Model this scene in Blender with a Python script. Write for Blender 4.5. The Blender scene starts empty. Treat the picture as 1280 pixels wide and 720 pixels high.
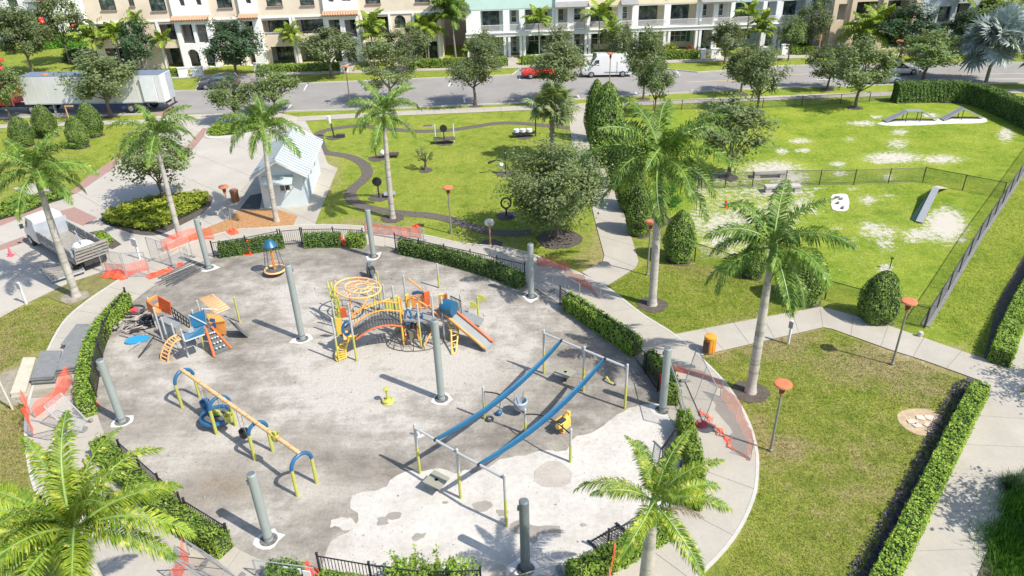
import bpy, math, random
import numpy as np
from mathutils import Vector, Matrix
rnd = random.Random(7)
nrg = np.random.default_rng(11)
SC = bpy.context.scene
COL = SC.collection
# ------------------------------------------------------------------ camera
FOC, YH, CAMH = 914.0, -150.0, 21.0
PITCH = math.atan((360 - YH) / FOC)
ROLL = math.atan(50 / 1640.0)
_F = Vector((0, math.cos(PITCH), -math.sin(PITCH)))
_U0 = Vector((0, math.sin(PITCH), math.cos(PITCH)))
_R0 = Vector((1, 0, 0))
_c, _s = math.cos(ROLL), math.sin(ROLL)
_R = _R0 * _c - _U0 * _s
_U = _U0 * _c + _R0 * _s
cam = bpy.data.cameras.new('camera'); camo = bpy.data.objects.new('camera', cam); COL.objects.link(camo)
cam.sensor_width = 36; cam.lens = 36 * FOC / 1280; cam.clip_end = 3000; cam.clip_start = 0.5
camo.matrix_world = Matrix(((_R.x, _U.x, -_F.x, 0), (_R.y, _U.y, -_F.y, 0), (_R.z, _U.z, -_F.z, CAMH), (0, 0, 0, 1)))
SC.camera = camo
# ------------------------------------------------------------------ light
SUN_AZ, SUN_EL = math.radians(-33), math.radians(50)
sv = Vector((math.cos(SUN_AZ) * math.cos(SUN_EL), math.sin(SUN_AZ) * math.cos(SUN_EL), math.sin(SUN_EL)))
sl = bpy.data.lights.new('sun', 'SUN'); sl.energy = 4.3; sl.angle = math.radians(0.5); sl.color = (1, .95, .87)
so = bpy.data.objects.new('sun', sl); COL.objects.link(so); so.rotation_euler = sv.to_track_quat('Z', 'Y').to_euler()
w = bpy.data.worlds.new('World'); SC.world = w; w.use_nodes = True
nt = w.node_tree; sky = nt.nodes.new('ShaderNodeTexSky'); sky.sky_type = 'NISHITA'; sky.sun_disc = False
sky.sun_elevation = SUN_EL; sky.sun_rotation = math.radians(123)
bg = nt.nodes['Background']; bg.inputs[1].default_value = 0.15; nt.links.new(sky.outputs[0], bg.inputs[0])
SC.view_settings.view_transform = 'Standard'; SC.view_settings.look = 'None'; SC.view_settings.gamma = 1
SC.view_settings.exposure = 0.60

# ------------------------------------------------------------------ photo ray -> world
def W(px, py, h=0.0):
    d = _F * FOC + _R * (px - 640) - _U * (py - 360)
    t = (h - CAMH) / d.z
    return Vector((d.x * t, d.y * t, h))
def G(px, py): return W(px, py, 0.0)
def proj(p):
    v = Vector((p[0], p[1], p[2] - CAMH)); w_ = v.dot(_F)
    return 640 + FOC * v.dot(_R) / w_, 360 - FOC * v.dot(_U) / w_
def hgt(bx, by, ty):
    g = G(bx, by); lo, hi = 0.0, 20.0
    for _ in range(30):
        m = (lo + hi) / 2
        if proj((g.x, g.y, m))[1] > ty: lo = m
        else: hi = m
    return lo
def ppm(p): # pixels per metre at a world point
    return FOC / Vector((p[0], p[1], p[2] - CAMH)).dot(_F)
def hit_plane(px, py, o, n):
    d = _F * FOC + _R * (px - 640) - _U * (py - 360)
    c = Vector((0, 0, CAMH)); t = (o - c).dot(n) / d.dot(n)
    return c + d * t

# ------------------------------------------------------------------ materials
MATS = {}
def newmat(name):
    m = bpy.data.materials.new(name); m.use_nodes = True
    return m, m.node_tree, m.node_tree.nodes['Principled BSDF']
def N(nt_, t, **kw):
    n = nt_.nodes.new(t)
    for k, v in kw.items(): setattr(n, k, v)
    return n
def noise(nt_, scale, detail=4, rough=.6, vec=None):
    n = N(nt_, 'ShaderNodeTexNoise'); n.inputs['Scale'].default_value = scale
    n.inputs['Detail'].default_value = detail; n.inputs['Roughness'].default_value = rough
    if vec is None:
        g = N(nt_, 'ShaderNodeNewGeometry'); vec = g.outputs['Position']
    nt_.links.new(vec, n.inputs['Vector']); return n.outputs['Fac']
def ramp(nt_, fac, stops):
    r = N(nt_, 'ShaderNodeValToRGB'); e = r.color_ramp.elements
    while len(e) < len(stops): e.new(.5)
    for q, (p, c) in zip(e, stops):
        q.position = p; q.color = (c[0], c[1], c[2], 1) if not isinstance(c, (int, float)) else (c, c, c, 1)
    nt_.links.new(fac, r.inputs[0]); return r.outputs[0]
def mix(nt_, fac, a, b, blend='MIX'):
    m = N(nt_, 'ShaderNodeMix', data_type='RGBA', blend_type=blend)
    for i, x in ((0, fac), (6, a), (7, b)):
        if isinstance(x, (int, float)): m.inputs[i].default_value = x
        elif isinstance(x, (tuple, list)): m.inputs[i].default_value = (x[0], x[1], x[2], 1)
        else: nt_.links.new(x, m.inputs[i])
    return m.outputs[2]
def bumpn(nt_, bs, h, strength, dist=.02):
    b = N(nt_, 'ShaderNodeBump'); b.inputs['Strength'].default_value = strength; b.inputs['Distance'].default_value = dist
    nt_.links.new(h, b.inputs['Height']); nt_.links.new(b.outputs[0], bs.inputs['Normal'])
def mul(c, k): return tuple(min(1, x * k) for x in c)
def M(name, col, rough=.6, var=.15, scale=2.0, fine=0, bump=0, metal=0, spec=.5):
    if name in MATS: return MATS[name]
    m, t, bs = newmat(name)
    f = noise(t, scale, 5)
    c = ramp(t, f, [(.3, mul(col, 1 - var)), (.7, mul(col, 1 + var))])
    if fine:
        f2 = noise(t, fine, 3); k = ramp(t, f2, [(.35, 1 - var * .8), (.65, 1 + 0.0)])
        c = mix(t, 1.0, c, k, 'MULTIPLY')
        if bump: bumpn(t, bs, f2, bump)
    t.links.new(c, bs.inputs['Base Color'])
    bs.inputs['Roughness'].default_value = rough; bs.inputs['Metallic'].default_value = metal
    bs.inputs['Specular IOR Level'].default_value = spec
    MATS[name] = m; return m
def leafmat(name, lo, hi, alt=None, trans=.3, scale=1.2, rough=.5):
    if name in MATS: return MATS[name]
    m, t, bs = newmat(name)
    c = ramp(t, noise(t, scale, 3), [(.33, lo), (.67, hi)])
    f2 = noise(t, 9, 2)
    c = mix(t, 1.0, c, ramp(t, f2, [(.3, .6), (.7, 1.25)]), 'MULTIPLY')
    if alt:
        c = mix(t, ramp(t, noise(t, 4.7, 2), [(.55, 0), (.7, 1)]), c, alt)
    oi = N(t, 'ShaderNodeObjectInfo')
    c = mix(t, 1.0, c, ramp(t, oi.outputs['Random'], [(0, .82), (1, 1.18)]), 'MULTIPLY')
    t.links.new(c, bs.inputs['Base Color']); bs.inputs['Roughness'].default_value = rough
    bs.inputs['Specular IOR Level'].default_value = .35
    tr = N(t, 'ShaderNodeBsdfTranslucent'); t.links.new(mix(t, 1.0, c, (1.3, 1.35, .55), 'MULTIPLY'), tr.inputs[0])
    ms = N(t, 'ShaderNodeMixShader'); ms.inputs[0].default_value = trans
    out = t.nodes['Material Output']; bs.inputs['Specular IOR Level'].default_value = .2
    t.links.new(bs.outputs[0], ms.inputs[1]); t.links.new(tr.outputs[0], ms.inputs[2]); t.links.new(ms.outputs[0], out.inputs[0])
    MATS[name] = m; return m
def netmat(name, col, cover, cell=.05, rough=.6):
    """fine woven net: strands with real gaps between them, by position on the sheet"""
    if name in MATS: return MATS[name]
    m, t, bs = newmat(name)
    uv = N(t, 'ShaderNodeUVMap'); sep = N(t, 'ShaderNodeSeparateXYZ'); t.links.new(uv.outputs[0], sep.inputs[0])
    ds = []
    for a in (0, 1):
        mm = N(t, 'ShaderNodeMath', operation='MULTIPLY'); mm.inputs[1].default_value = 1 / cell; t.links.new(sep.outputs[a], mm.inputs[0])
        fr = N(t, 'ShaderNodeMath', operation='FRACT'); t.links.new(mm.outputs[0], fr.inputs[0])
        lt = N(t, 'ShaderNodeMath', operation='LESS_THAN'); lt.inputs[1].default_value = cover; t.links.new(fr.outputs[0], lt.inputs[0]); ds.append(lt.outputs[0])
    mx = N(t, 'ShaderNodeMath', operation='MAXIMUM'); t.links.new(ds[0], mx.inputs[0]); t.links.new(ds[1], mx.inputs[1])
    c = ramp(t, noise(t, 3, 3), [(.3, mul(col, .85)), (.7, mul(col, 1.1))]); t.links.new(c, bs.inputs['Base Color'])
    bs.inputs['Roughness'].default_value = rough
    t.links.new(mx.outputs[0], bs.inputs['Alpha'])
    MATS[name] = m; return m

# ------------------------------------------------------------------ mesh builder
class MB:
    def __init__(s): s.v = []; s.f = []; s.m = []; s.uv = None; s.k = 0
    def add(s, vs, fs, k=None):
        b = len(s.v); s.v += [tuple(x) for x in vs]; s.f += [tuple(i + b for i in f) for f in fs]; s.m += [s.k if k is None else k] * len(fs); return s
    def box(s, c, d, rz=0, k=None, M4=None):
        x, y, z = d[0] / 2, d[1] / 2, d[2] / 2
        vs = [(-x, -y, -z), (x, -y, -z), (x, y, -z), (-x, y, -z), (-x, -y, z), (x, -y, z), (x, y, z), (-x, y, z)]
        ca, sa = math.cos(rz), math.sin(rz)
        vs = [(c[0] + a * ca - b * sa, c[1] + a * sa + b * ca, c[2] + g) for a, b, g in vs]
        return s.add(vs, [(0, 3, 2, 1), (4, 5, 6, 7), (0, 1, 5, 4), (1, 2, 6, 5), (2, 3, 7, 6), (3, 0, 4, 7)], k)
    def bx(s, x0, x1, y0, y1, z0, z1, k=None): return s.box(((x0 + x1) / 2, (y0 + y1) / 2, (z0 + z1) / 2), (x1 - x0, y1 - y0, z1 - z0), 0, k)
    def prism(s, pts, z0, z1, k=None):
        n = len(pts); a = sum(pts[i][0] * pts[(i + 1) % n][1] - pts[(i + 1) % n][0] * pts[i][1] for i in range(n))
        if a < 0: pts = pts[::-1]
        vs = [(p[0], p[1], z0) for p in pts] + [(p[0], p[1], z1) for p in pts]
        return s.add(vs, [tuple(range(n))[::-1], tuple(range(n, 2 * n))] + [(i, (i + 1) % n, n + (i + 1) % n, n + i) for i in range(n)], k)
    def slabp(s, p4, th, k=None):
        """a board: a planar polygon given thickness th along its normal"""
        p = [Vector(q) for q in p4]; nn = (p[1] - p[0]).cross(p[2] - p[0]).normalized() * th; n = len(p)
        return s.add(p + [q + nn for q in p], [tuple(range(n))[::-1], tuple(range(n, 2 * n))] + [(i, (i + 1) % n, n + (i + 1) % n, n + i) for i in range(n)], k)
    def tube(s, pts, r, n=8, k=None, closed=False):
        P = [Vector(p) for p in pts]; R = r if isinstance(r, (list, tuple)) else [r] * len(P); rings = []; L = len(P)
        up = None
        for i, p in enumerate(P):
            if closed: t = P[(i + 1) % L] - P[i - 1]
            else: t = P[min(i + 1, L - 1)] - P[max(i - 1, 0)]
            t.normalize()
            if up is None: up = Vector((0, 0, 1)) if abs(t.z) < .9 else Vector((1, 0, 0))
            a = t.cross(up).normalized(); b = a.cross(t).normalized(); up = b
            rings.append([p + (a * math.cos(2 * math.pi * j / n) + b * math.sin(2 * math.pi * j / n)) * R[i] for j in range(n)])
        vs = [q for r_ in rings for q in r_]; fs = []
        for i in range(L if closed else L - 1):
            i2 = (i + 1) % L
            for j in range(n): fs.append((i * n + j, i * n + (j + 1) % n, i2 * n + (j + 1) % n, i2 * n + j))
        if not closed: fs += [tuple(range(n))[::-1], tuple(range((L - 1) * n, L * n))]
        return s.add(vs, fs, k)
    def cyl(s, p0, p1, r0, r1=None, n=10, k=None): return s.tube([p0, p1], [r0, r0 if r1 is None else r1], n, k)
    def lathe(s, prof, n=16, c=(0, 0, 0), k=None):
        vs = [(c[0] + r * math.cos(2 * math.pi * j / n), c[1] + r * math.sin(2 * math.pi * j / n), c[2] + z) for r, z in prof for j in range(n)]; L = len(prof)
        fs = [(i * n + j, i * n + (j + 1) % n, (i + 1) * n + (j + 1) % n, (i + 1) * n + j) for i in range(L - 1) for j in range(n)]
        fs += [tuple(range(n))[::-1], tuple(range((L - 1) * n, L * n))]
        return s.add(vs, fs, k)
    def ico(s, c, r, sub=1, sq=(1, 1, 1), jit=0, k=None):
        import bmesh
        b = bmesh.new(); bmesh.ops.create_icosphere(b, subdivisions=sub, radius=1)
        b.verts.ensure_lookup_table()
        vs = []
        for v in b.verts:
            q = r * (1 + rnd.uniform(-jit, jit)); vs.append((c[0] + v.co.x * q * sq[0], c[1] + v.co.y * q * sq[1], c[2] + v.co.z * q * sq[2]))
        fs = [tuple(v.index for v in f.verts) for f in b.faces]; b.free()
        return s.add(vs, fs, k)
    def mesh(s, name, mats, smooth=False):
        me = bpy.data.meshes.new(name); me.from_pydata(s.v, [], s.f)
        for m in (mats if isinstance(mats, (list, tuple)) else [mats]): me.materials.append(m)
        if any(s.m): me.polygons.foreach_set('material_index', s.m)
        if smooth:
            me.polygons.foreach_set('use_smooth', [True] * len(me.polygons))
            try: me.set_sharp_from_angle(angle=math.radians(42))
            except Exception: pass
        me.update(); return me
def link(name, me, parent=None, loc=None, rz=0, sc=None):
    o = bpy.data.objects.new(name, me); COL.objects.link(o)
    if parent is not None: o.parent = parent
    if loc is not None: o.location = loc
    if rz: o.rotation_euler = (0, 0, rz)
    if sc is not None: o.scale = sc if not isinstance(sc, (int, float)) else (sc, sc, sc)
    return o
def part(name, mb, mat, parent=None, smooth=False, label=None, kind=None):
    o = link(name, mb.mesh(name, mat, smooth), parent)
    if label: o['label'] = label
    if kind: o['kind'] = kind
    return o
def tag(o, label, cat, group=None):
    o['label'] = label; o['category'] = cat
    if group: o['group'] = group
    return o
def thing(name, label, cat, loc=(0, 0, 0), rz=0, group=None, sc=None):
    return tag(link(name, None, None, loc, rz, sc), label, cat, group)
def struct(name, mb, mat, parent=None):
    o = part(name, mb, mat, parent); o['kind'] = 'structure'; return o
KIDS = {}
def dup(root, label, loc, rz=0, sc=None, group=None):
    r = root.copy(); COL.objects.link(r); r.location = loc; r.rotation_euler = (0, 0, rz); r['label'] = label
    if sc is not None: r.scale = sc if not isinstance(sc, (int, float)) else (sc, sc, sc)
    if group: r['group'] = group
    for ch in root.children:
        c = ch.copy(); COL.objects.link(c); c.parent = r
        for g in ch.children:
            d = g.copy(); COL.objects.link(d); d.parent = c
    return r
def npmesh(name, V, nper, mats, midx=None):
    """V: (n, nper, 3) array of separate polygons"""
    n = V.shape[0]; me = bpy.data.meshes.new(name)
    me.vertices.add(n * nper); me.vertices.foreach_set('co', V.reshape(-1).astype(np.float32))
    me.loops.add(n * nper); me.loops.foreach_set('vertex_index', np.arange(n * nper, dtype=np.int32))
    me.polygons.add(n); me.polygons.foreach_set('loop_start', np.arange(0, n * nper, nper, dtype=np.int32))
    me.polygons.foreach_set('loop_total', np.full(n, nper, dtype=np.int32))
    for m in (mats if isinstance(mats, (list, tuple)) else [mats]): me.materials.append(m)
    if midx is not None: me.polygons.foreach_set('material_index', midx.astype(np.int32))
    me.update(calc_edges=True); return me
def leaves(C, size, up=.35, asp=.55, nrm=None, seed=0):
    """C (n,3) leaf centres -> (n,4,3) folded-looking diamond leaves"""
    r = np.random.default_rng(seed + 5); n = len(C)
    a = r.normal(size=(n, 3)); a[:, 2] = a[:, 2] * .7
    if nrm is not None: nn = nrm + r.normal(size=(n, 3)) * .55
    else: nn = r.normal(size=(n, 3)); nn[:, 2] = np.abs(nn[:, 2]) + up
    nn /= np.linalg.norm(nn, axis=1, keepdims=True)
    a -= nn * (a * nn).sum(1, keepdims=True); a /= np.linalg.norm(a, axis=1, keepdims=True)
    b = np.cross(nn, a); s = size * (.65 + .7 * r.random((n, 1)))
    return np.stack([C - a * s, C + b * s * asp, C + a * s, C - b * s * asp], 1)
def smooth_poly(pts, n=4, closed=True):
    P = [Vector((p[0], p[1])) for p in pts]; L = len(P); out = []
    rng = range(L) if closed else range(L - 1)
    for i in rng:
        if closed: p0, p1, p2, p3 = P[i - 1], P[i], P[(i + 1) % L], P[(i + 2) % L]
        else: p0, p1, p2, p3 = P[max(i - 1, 0)], P[i], P[i + 1], P[min(i + 2, L - 1)]
        for j in range(n):
            t = j / n
            out.append(.5 * ((2 * p1) + (p2 - p0) * t + (2 * p0 - 5 * p1 + 4 * p2 - p3) * t * t + (3 * p1 - p0 - 3 * p2 + p3) * t ** 3))
    if not closed: out.append(P[-1])
    return out
def gp(pts): return [G(*p) for p in pts]
def resample(P, step):
    P = [Vector((p[0], p[1])) for p in P]; out = [P[0]]; d = 0
    L = sum((P[i + 1] - P[i]).length for i in range(len(P) - 1)); n = max(1, round(L / step)); st = L / n; acc = 0; nxt = st
    for i in range(len(P) - 1):
        seg = (P[i + 1] - P[i]).length
        while nxt <= acc + seg + 1e-6 and len(out) <= n:
            out.append(P[i] + (P[i + 1] - P[i]) * ((nxt - acc) / max(seg, 1e-9))); nxt += st
        acc += seg
    return out
def offset_line(P, d):
    out = []
    for i, p in enumerate(P):
        t = P[min(i + 1, len(P) - 1)] - P[max(i - 1, 0)]; t = Vector((t[0], t[1])).normalized(); out.append(Vector((p[0], p[1])) + Vector((-t.y, t.x)) * d)
    return out
def strip(name, P, wd, z0, z1, mat, parent=None, kind='structure'):
    a, b = offset_line(P, wd / 2), offset_line(P, -wd / 2); mb = MB()
    for i in range(len(P) - 1): mb.prism([a[i], b[i], b[i + 1], a[i + 1]], z0, z1)
    o = part(name, mb, mat, parent)
    if kind: o['kind'] = kind
    return o
# ------------------------------------------------------------------ ground painting helpers
def blob_field(XY, blobs):
    out = np.zeros(len(XY))
    for b in blobs:
        px, py, rx, ry = b[:4]; s = b[4] if len(b) > 4 else 1.0
        c = G(px, py); ex = G(px + rx, py) - c; ey = G(px, py - ry) - c
        d = XY - np.array([c.x, c.y]); M2 = np.linalg.inv(np.array([[ex.x, ey.x], [ex.y, ey.y]]))
        q = d @ M2.T; r = np.sqrt((q ** 2).sum(1)); out = np.maximum(out, s * np.clip(1.25 - r * .55, 0, 1))
    return out
def inside(XY, poly):
    x, y = XY[:, 0], XY[:, 1]; c = np.zeros(len(XY), bool); n = len(poly)
    for i in range(n):
        x0, y0 = poly[i][0], poly[i][1]; x1, y1 = poly[(i + 1) % n][0], poly[(i + 1) % n][1]
        with np.errstate(divide='ignore', invalid='ignore'):
            k = ((y0 > y) != (y1 > y)) & (x < (x1 - x0) * (y - y0) / (y1 - y0) + x0)
        c ^= k
    return c
def grid_mesh(name, xs, ys, z, mat, attrs, keep=None):
    X, Y = np.meshgrid(xs, ys); nx, ny = len(xs), len(ys)
    V = np.stack([X.ravel(), Y.ravel(), np.full(nx * ny, z)], 1)
    i = np.arange(nx * ny).reshape(ny, nx); F = np.stack([i[:-1, :-1], i[:-1, 1:], i[1:, 1:], i[1:, :-1]], -1).reshape(-1, 4)
    if keep is not None:
        cen = V[F].mean(1)[:, :2]; F = F[keep(cen)]
        u, inv = np.unique(F, return_inverse=True); V = V[u]; F = inv.reshape(-1, 4)
    me = bpy.data.meshes.new(name); me.vertices.add(len(V)); me.vertices.foreach_set('co', V.astype(np.float32).ravel())
    me.loops.add(F.size); me.loops.foreach_set('vertex_index', F.astype(np.int32).ravel()); me.polygons.add(len(F))
    me.polygons.foreach_set('loop_start', np.arange(0, F.size, 4, dtype=np.int32)); me.polygons.foreach_set('loop_total', np.full(len(F), 4, dtype=np.int32))
    me.materials.append(mat); me.update(calc_edges=True)
    for k, fn in attrs.items():
        a = me.attributes.new(k, 'FLOAT', 'POINT'); a.data.foreach_set('value', fn(V[:, :2]).astype(np.float32))
    o = link(name, me); o['kind'] = 'structure'; return o
def attr(t, name):
    a = N(t, 'ShaderNodeAttribute'); a.attribute_name = name; return a.outputs['Fac']
def mth(t, op, a, b):
    m = N(t, 'ShaderNodeMath', operation=op)
    for i, x in ((0, a), (1, b)):
        if isinstance(x, (int, float)): m.inputs[i].default_value = x
        else: t.links.new(x, m.inputs[i])
    return m.outputs[0]
# ------------------------------------------------------------------ lawn
m, t, bs = newmat('lawn')
big = noise(t, .22, 4); mid = noise(t, 1.1, 5, .65); fin = noise(t, 14, 3, .7); spk = noise(t, 45, 2, .8)
lush = attr(t, 'lush'); dry = attr(t, 'dry'); sand = attr(t, 'sand')
dull = ramp(t, mid, [(.30, (.165, .205, .034)), (.5, (.255, .28, .05)), (.70, (.33, .32, .085))])
brig = ramp(t, mid, [(.30, (.135, .230, .018)), (.5, (.215, .305, .026)), (.70, (.30, .36, .045))])
brig = mix(t, ramp(t, big, [(.42, 0), (.62, .8)]), brig, (.34, .39, .05))
c = mix(t, lush, dull, brig)
dk = mth(t, 'ADD', mth(t, 'MULTIPLY', dry, .9), mth(t, 'SUBTRACT', mid, .62))
c = mix(t, ramp(t, dk, [(.05, 0), (.4, .85)]), c, (.36, .29, .14))
c = mix(t, 1, c, ramp(t, fin, [(.3, .60), (.7, 1.25)]), 'MULTIPLY')
c = mix(t, 1, c, ramp(t, noise(t, 4.2, 4, .75), [(.32, .74), (.62, 1.14)]), 'MULTIPLY')
c = mix(t, 1, c, ramp(t, spk, [(.3, .62), (.7, 1.25)]), 'MULTIPLY')
sn = mth(t, 'ADD', mth(t, 'MULTIPLY', sand, .62), mth(t, 'ADD', mth(t, 'MULTIPLY', noise(t, 2.6, 6, .75), 1.6), mth(t, 'MULTIPLY', fin, .9)))
sc_ = mix(t, mid, (.50, .46, .37), (.60, .56, .47))
c = mix(t, ramp(t, sn, [(.60, 0), (.66, 1)] if False else [(.0, 0), (1, 1)]), c, c)
thr = mth(t, 'MULTIPLY', mth(t, 'SUBTRACT', sn, 1.66), 6.0); thr2 = N(t, 'ShaderNodeClamp'); t.links.new(thr, thr2.inputs[0])
c = mix(t, thr2.outputs[0], c, sc_)
t.links.new(c, bs.inputs['Base Color']); bs.inputs['Roughness'].default_value = .85; bs.inputs['Specular IOR Level'].default_value = .15
bumpn(t, bs, mth(t, 'ADD', fin, spk), .7, .06)
LAWN = m
SAND = [(966,211,34,9),(907,224,22,6,.8),(985,222,25,8),(900,280,30,18,.9),(954,261,20,8,.8),(1000,255,20,8,.85),(945,240,25,8,.8),(1048,205,9,3),(1050,217,9,4,.9),(1116,197,30,6,1.1),(1100,202,12,3),(1175,199,24,5),
 (1122,180,13,7,.85),(1125,165,10,4,.9),(1079,154,18,3),(1095,146,8,2),(1000,176,12,3),(977,189,7,4),(1004,188,9,3),(1063,174,8,3,.8),(1257,168,9,8),(1163,144,10,3),(1100,290,22,9,.9),(1088,283,12,5),(1108,305,10,8,.9),(1182,280,20,16,1.3),
 (1150,293,18,7,1.05),(1085,250,10,5),(1110,221,9,4,.9),(1110,244,8,3,.8),(1107,337,8,7,1.05),(1202,300,8,3),(1017,265,10,4,.8),(1060,300,14,4,.7),(905,300,24,12,.95),(930,270,22,12,.95),(875,262,10,8,.8),(950,292,18,10,.85),(1045,285,8,4,.7),(875,240,14,6,.8),(1140,300,10,4,.9),(1065,236,8,3,.7),(1020,236,12,3,.7),
 (870,275,12,14,.8),(885,320,10,6,.6),(1135,444,20,8,.62),(1110,436,14,5,.62),(1160,452,14,6,.55),(40,470,22,12,.6),(12,478,18,10,.6),(410,225,6,10,.6),(745,300,5,14,.55)]
DRY = [(960,420,40,18,.75),(1150,450,50,12,.9),(1110,438,30,8,.8),(890,440,30,10,.5),(980,560,22,12,.8),(950,545,15,40,.4),(1080,600,60,60,.3),(1010,600,40,60,.2),(1150,480,30,20,.5),(40,470,60,25,.6),(20,540,40,60,.55),(60,400,50,30,.35),(0,450,40,50,.45),(130,345,30,6,.5),(450,282,50,8,.45),(620,300,50,15,.3),
 (745,320,20,25,.5),(870,340,30,12,.3),(1110,455,80,20,.6),(410,215,15,20,.5),(540,165,40,8,.15),(70,185,40,20,.2)]
_rx = nrg.normal(size=(2, 40))
def lushf(XY):
    v = np.full(len(XY), .15)
    dog = [G(*p) for p in ((745,140),(790,125),(1120,108),(1300,108),(1300,190),(1160,412),(1030,376),(870,330),(790,240))]
    v[inside(XY, dog)] = 1.0
    right = [G(*p) for p in ((1290,180),(1330,220),(1280,420),(1225,452),(1120,415),(1160,400))]; v[inside(XY, right)] = .85
    gard = [G(*p) for p in ((370,150),(640,134),(712,132),(760,320),(640,312),(400,280),(400,180))]; v[inside(XY, gard)] = .6
    v[XY[:, 1] > 66] = np.maximum(v[XY[:, 1] > 66], .55)
    tri = [G(*p) for p in ((760,360),(800,330),(1030,380),(840,418))]; v[inside(XY, tri)] = .5
    v = np.maximum(v, blob_field(XY, [(1075,505,60,30,.35),(1010,470,40,18,.3),(960,650,30,50,.3),(150,190,60,30,.7),(50,400,30,15,.4),(1090,690,40,30,.25)]))
    return v
_dogl = [G(*p) for p in ((868,205),(1010,200),(1150,235),(1165,300),(1100,350),(1000,345),(872,322))]
def sandf(XY):
    v = blob_field(XY, SAND); k = inside(XY, _dogl); v[k] = np.maximum(v[k], .38); k = inside(XY, [G(*p) for p in ((866,215),(960,203),(1020,240),(975,322),(872,326))]); v[k] = np.maximum(v[k], .66); return v
xs = np.concatenate([[-900, -400, -200, -130], np.arange(-95, 95, .45), [130, 200, 400, 900]])
ys = np.concatenate([[-300, -100, -20, 5], np.arange(12, 112, .45), [140, 200, 400, 900, 1800]])
grid_mesh('lawn', xs, ys, 0, LAWN, {'sand': sandf, 'dry': lambda p: blob_field(p, DRY), 'lush': lushf})
# ------------------------------------------------------------------ surface materials
ASPH = M('asphalt', (.265, .25, .23), .9, .10, .35, fine=30, bump=.25)
CONC = M('concrete', (.395, .36, .30), .85, .09, .5, fine=9, bump=.12)
CONC2 = M('plaza_concrete', (.42, .385, .33), .85, .08, .35, fine=7, bump=.1)
JOINT = M('joint', (.25, .225, .18), .95, .1)
KERB = M('kerb_concrete', (.46, .44, .39), .85, .08)
MULCH = M('dark_mulch', (.105, .085, .07), .95, .35, 6, fine=28, bump=.9)
PATHM = M('brown_mulch', (.125, .105, .085), .95, .30, 5, fine=28, bump=.9)
ORMULCH = M('orange_mulch', (.42, .225, .095), .95, .25, 5, fine=26, bump=.9)
SOILM = M('pale_soil', (.30, .265, .2), .95, .25, 3, fine=20, bump=.6)
WHITEL = M('road_paint', (.62, .61, .58), .7, .1, 3)
YELL = M('yellow_road_paint', (.62, .40, .12), .7, .1, 3)
m, t, bs = newmat('brick_paving')
g = N(t, 'ShaderNodeNewGeometry'); mp = N(t, 'ShaderNodeMapping'); mp.inputs['Rotation'].default_value[2] = .6; t.links.new(g.outputs['Position'], mp.inputs[0])
bt = N(t, 'ShaderNodeTexBrick'); bt.inputs['Scale'].default_value = 4; bt.inputs['Color1'].default_value = (.36, .22, .18, 1); bt.inputs['Color2'].default_value = (.29, .17, .14, 1); bt.inputs['Mortar'].default_value = (.24, .19, .16, 1)
bt.inputs['Mortar Size'].default_value = .012; t.links.new(mp.outputs[0], bt.inputs[0]); t.links.new(bt.outputs[0], bs.inputs['Base Color']); bs.inputs['Roughness'].default_value = .9
BRICKM = m
def flat(name, pts, z0, z1, mat, n=0, world=False, kind='structure', parent=None):
    P = pts if world else gp(pts)
    if n: P = smooth_poly(P, n)
    mb = MB(); mb.prism([(p[0], p[1]) for p in P], z0, z1)
    o = part(name, mb, mat, parent)
    if kind: o['kind'] = kind
    return o
# ------------------------------------------------------------------ street
near = [(-140,152),(40,147),(190,143),(347,140),(500,135.5),(640,129.5),(800,119.5),(960,110.5),(1120,106),(1290,104),(1420,103)]
far = [(-140,117),(60,114),(205,115),(246,113.5),(252,98),(330,96),(336,107),(367,105.5),(500,100),(640,94.5),(652,85.5),(812,78.5),(836,87.5),(872,91),(900,89.5),(980,83),(1150,80),(1290,79),(1420,78)]
nw, fw = gp(near), gp(far)
flat('street', [(p.x, p.y) for p in nw] + [(p.x, p.y) for p in fw[::-1]], -.1, .004, ASPH, world=True)
for nm, pl, d in (('street_kerb', nw[:3], -.08), ('street_kerb', nw[3:], -.08), ('street_kerb', fw, .08)):
    strip(nm, offset_line([Vector((p.x, p.y)) for p in pl], d), .17, -.1, .13, KERB)
def line(a, b, wd, mat, nm='road_marking'):
    a, b = G(*a), G(*b); strip(nm, [a, b], wd, .004, .010, mat)
for a, b in (((384,105.5),(380,113)),((364,131),(358,138)),((649,95.5),(650,100)),((722,119),(725,124)),((508,126),(508,131)),((845,88),(850,94)),((865,112),(870,117)),((794,115),(797,119)),((563,103),(561,108)),((580,122),(581,128))):
    line(a, b, .16, WHITEL)
line((858,102.5),(962,98.5), .14, YELL); line((975,94.5),(1010,92.2), .14, YELL); line((1180,93),(1300,91.5), .14, YELL)
line((1020,99.5),(1290,98.6), .14, WHITEL)
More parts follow.
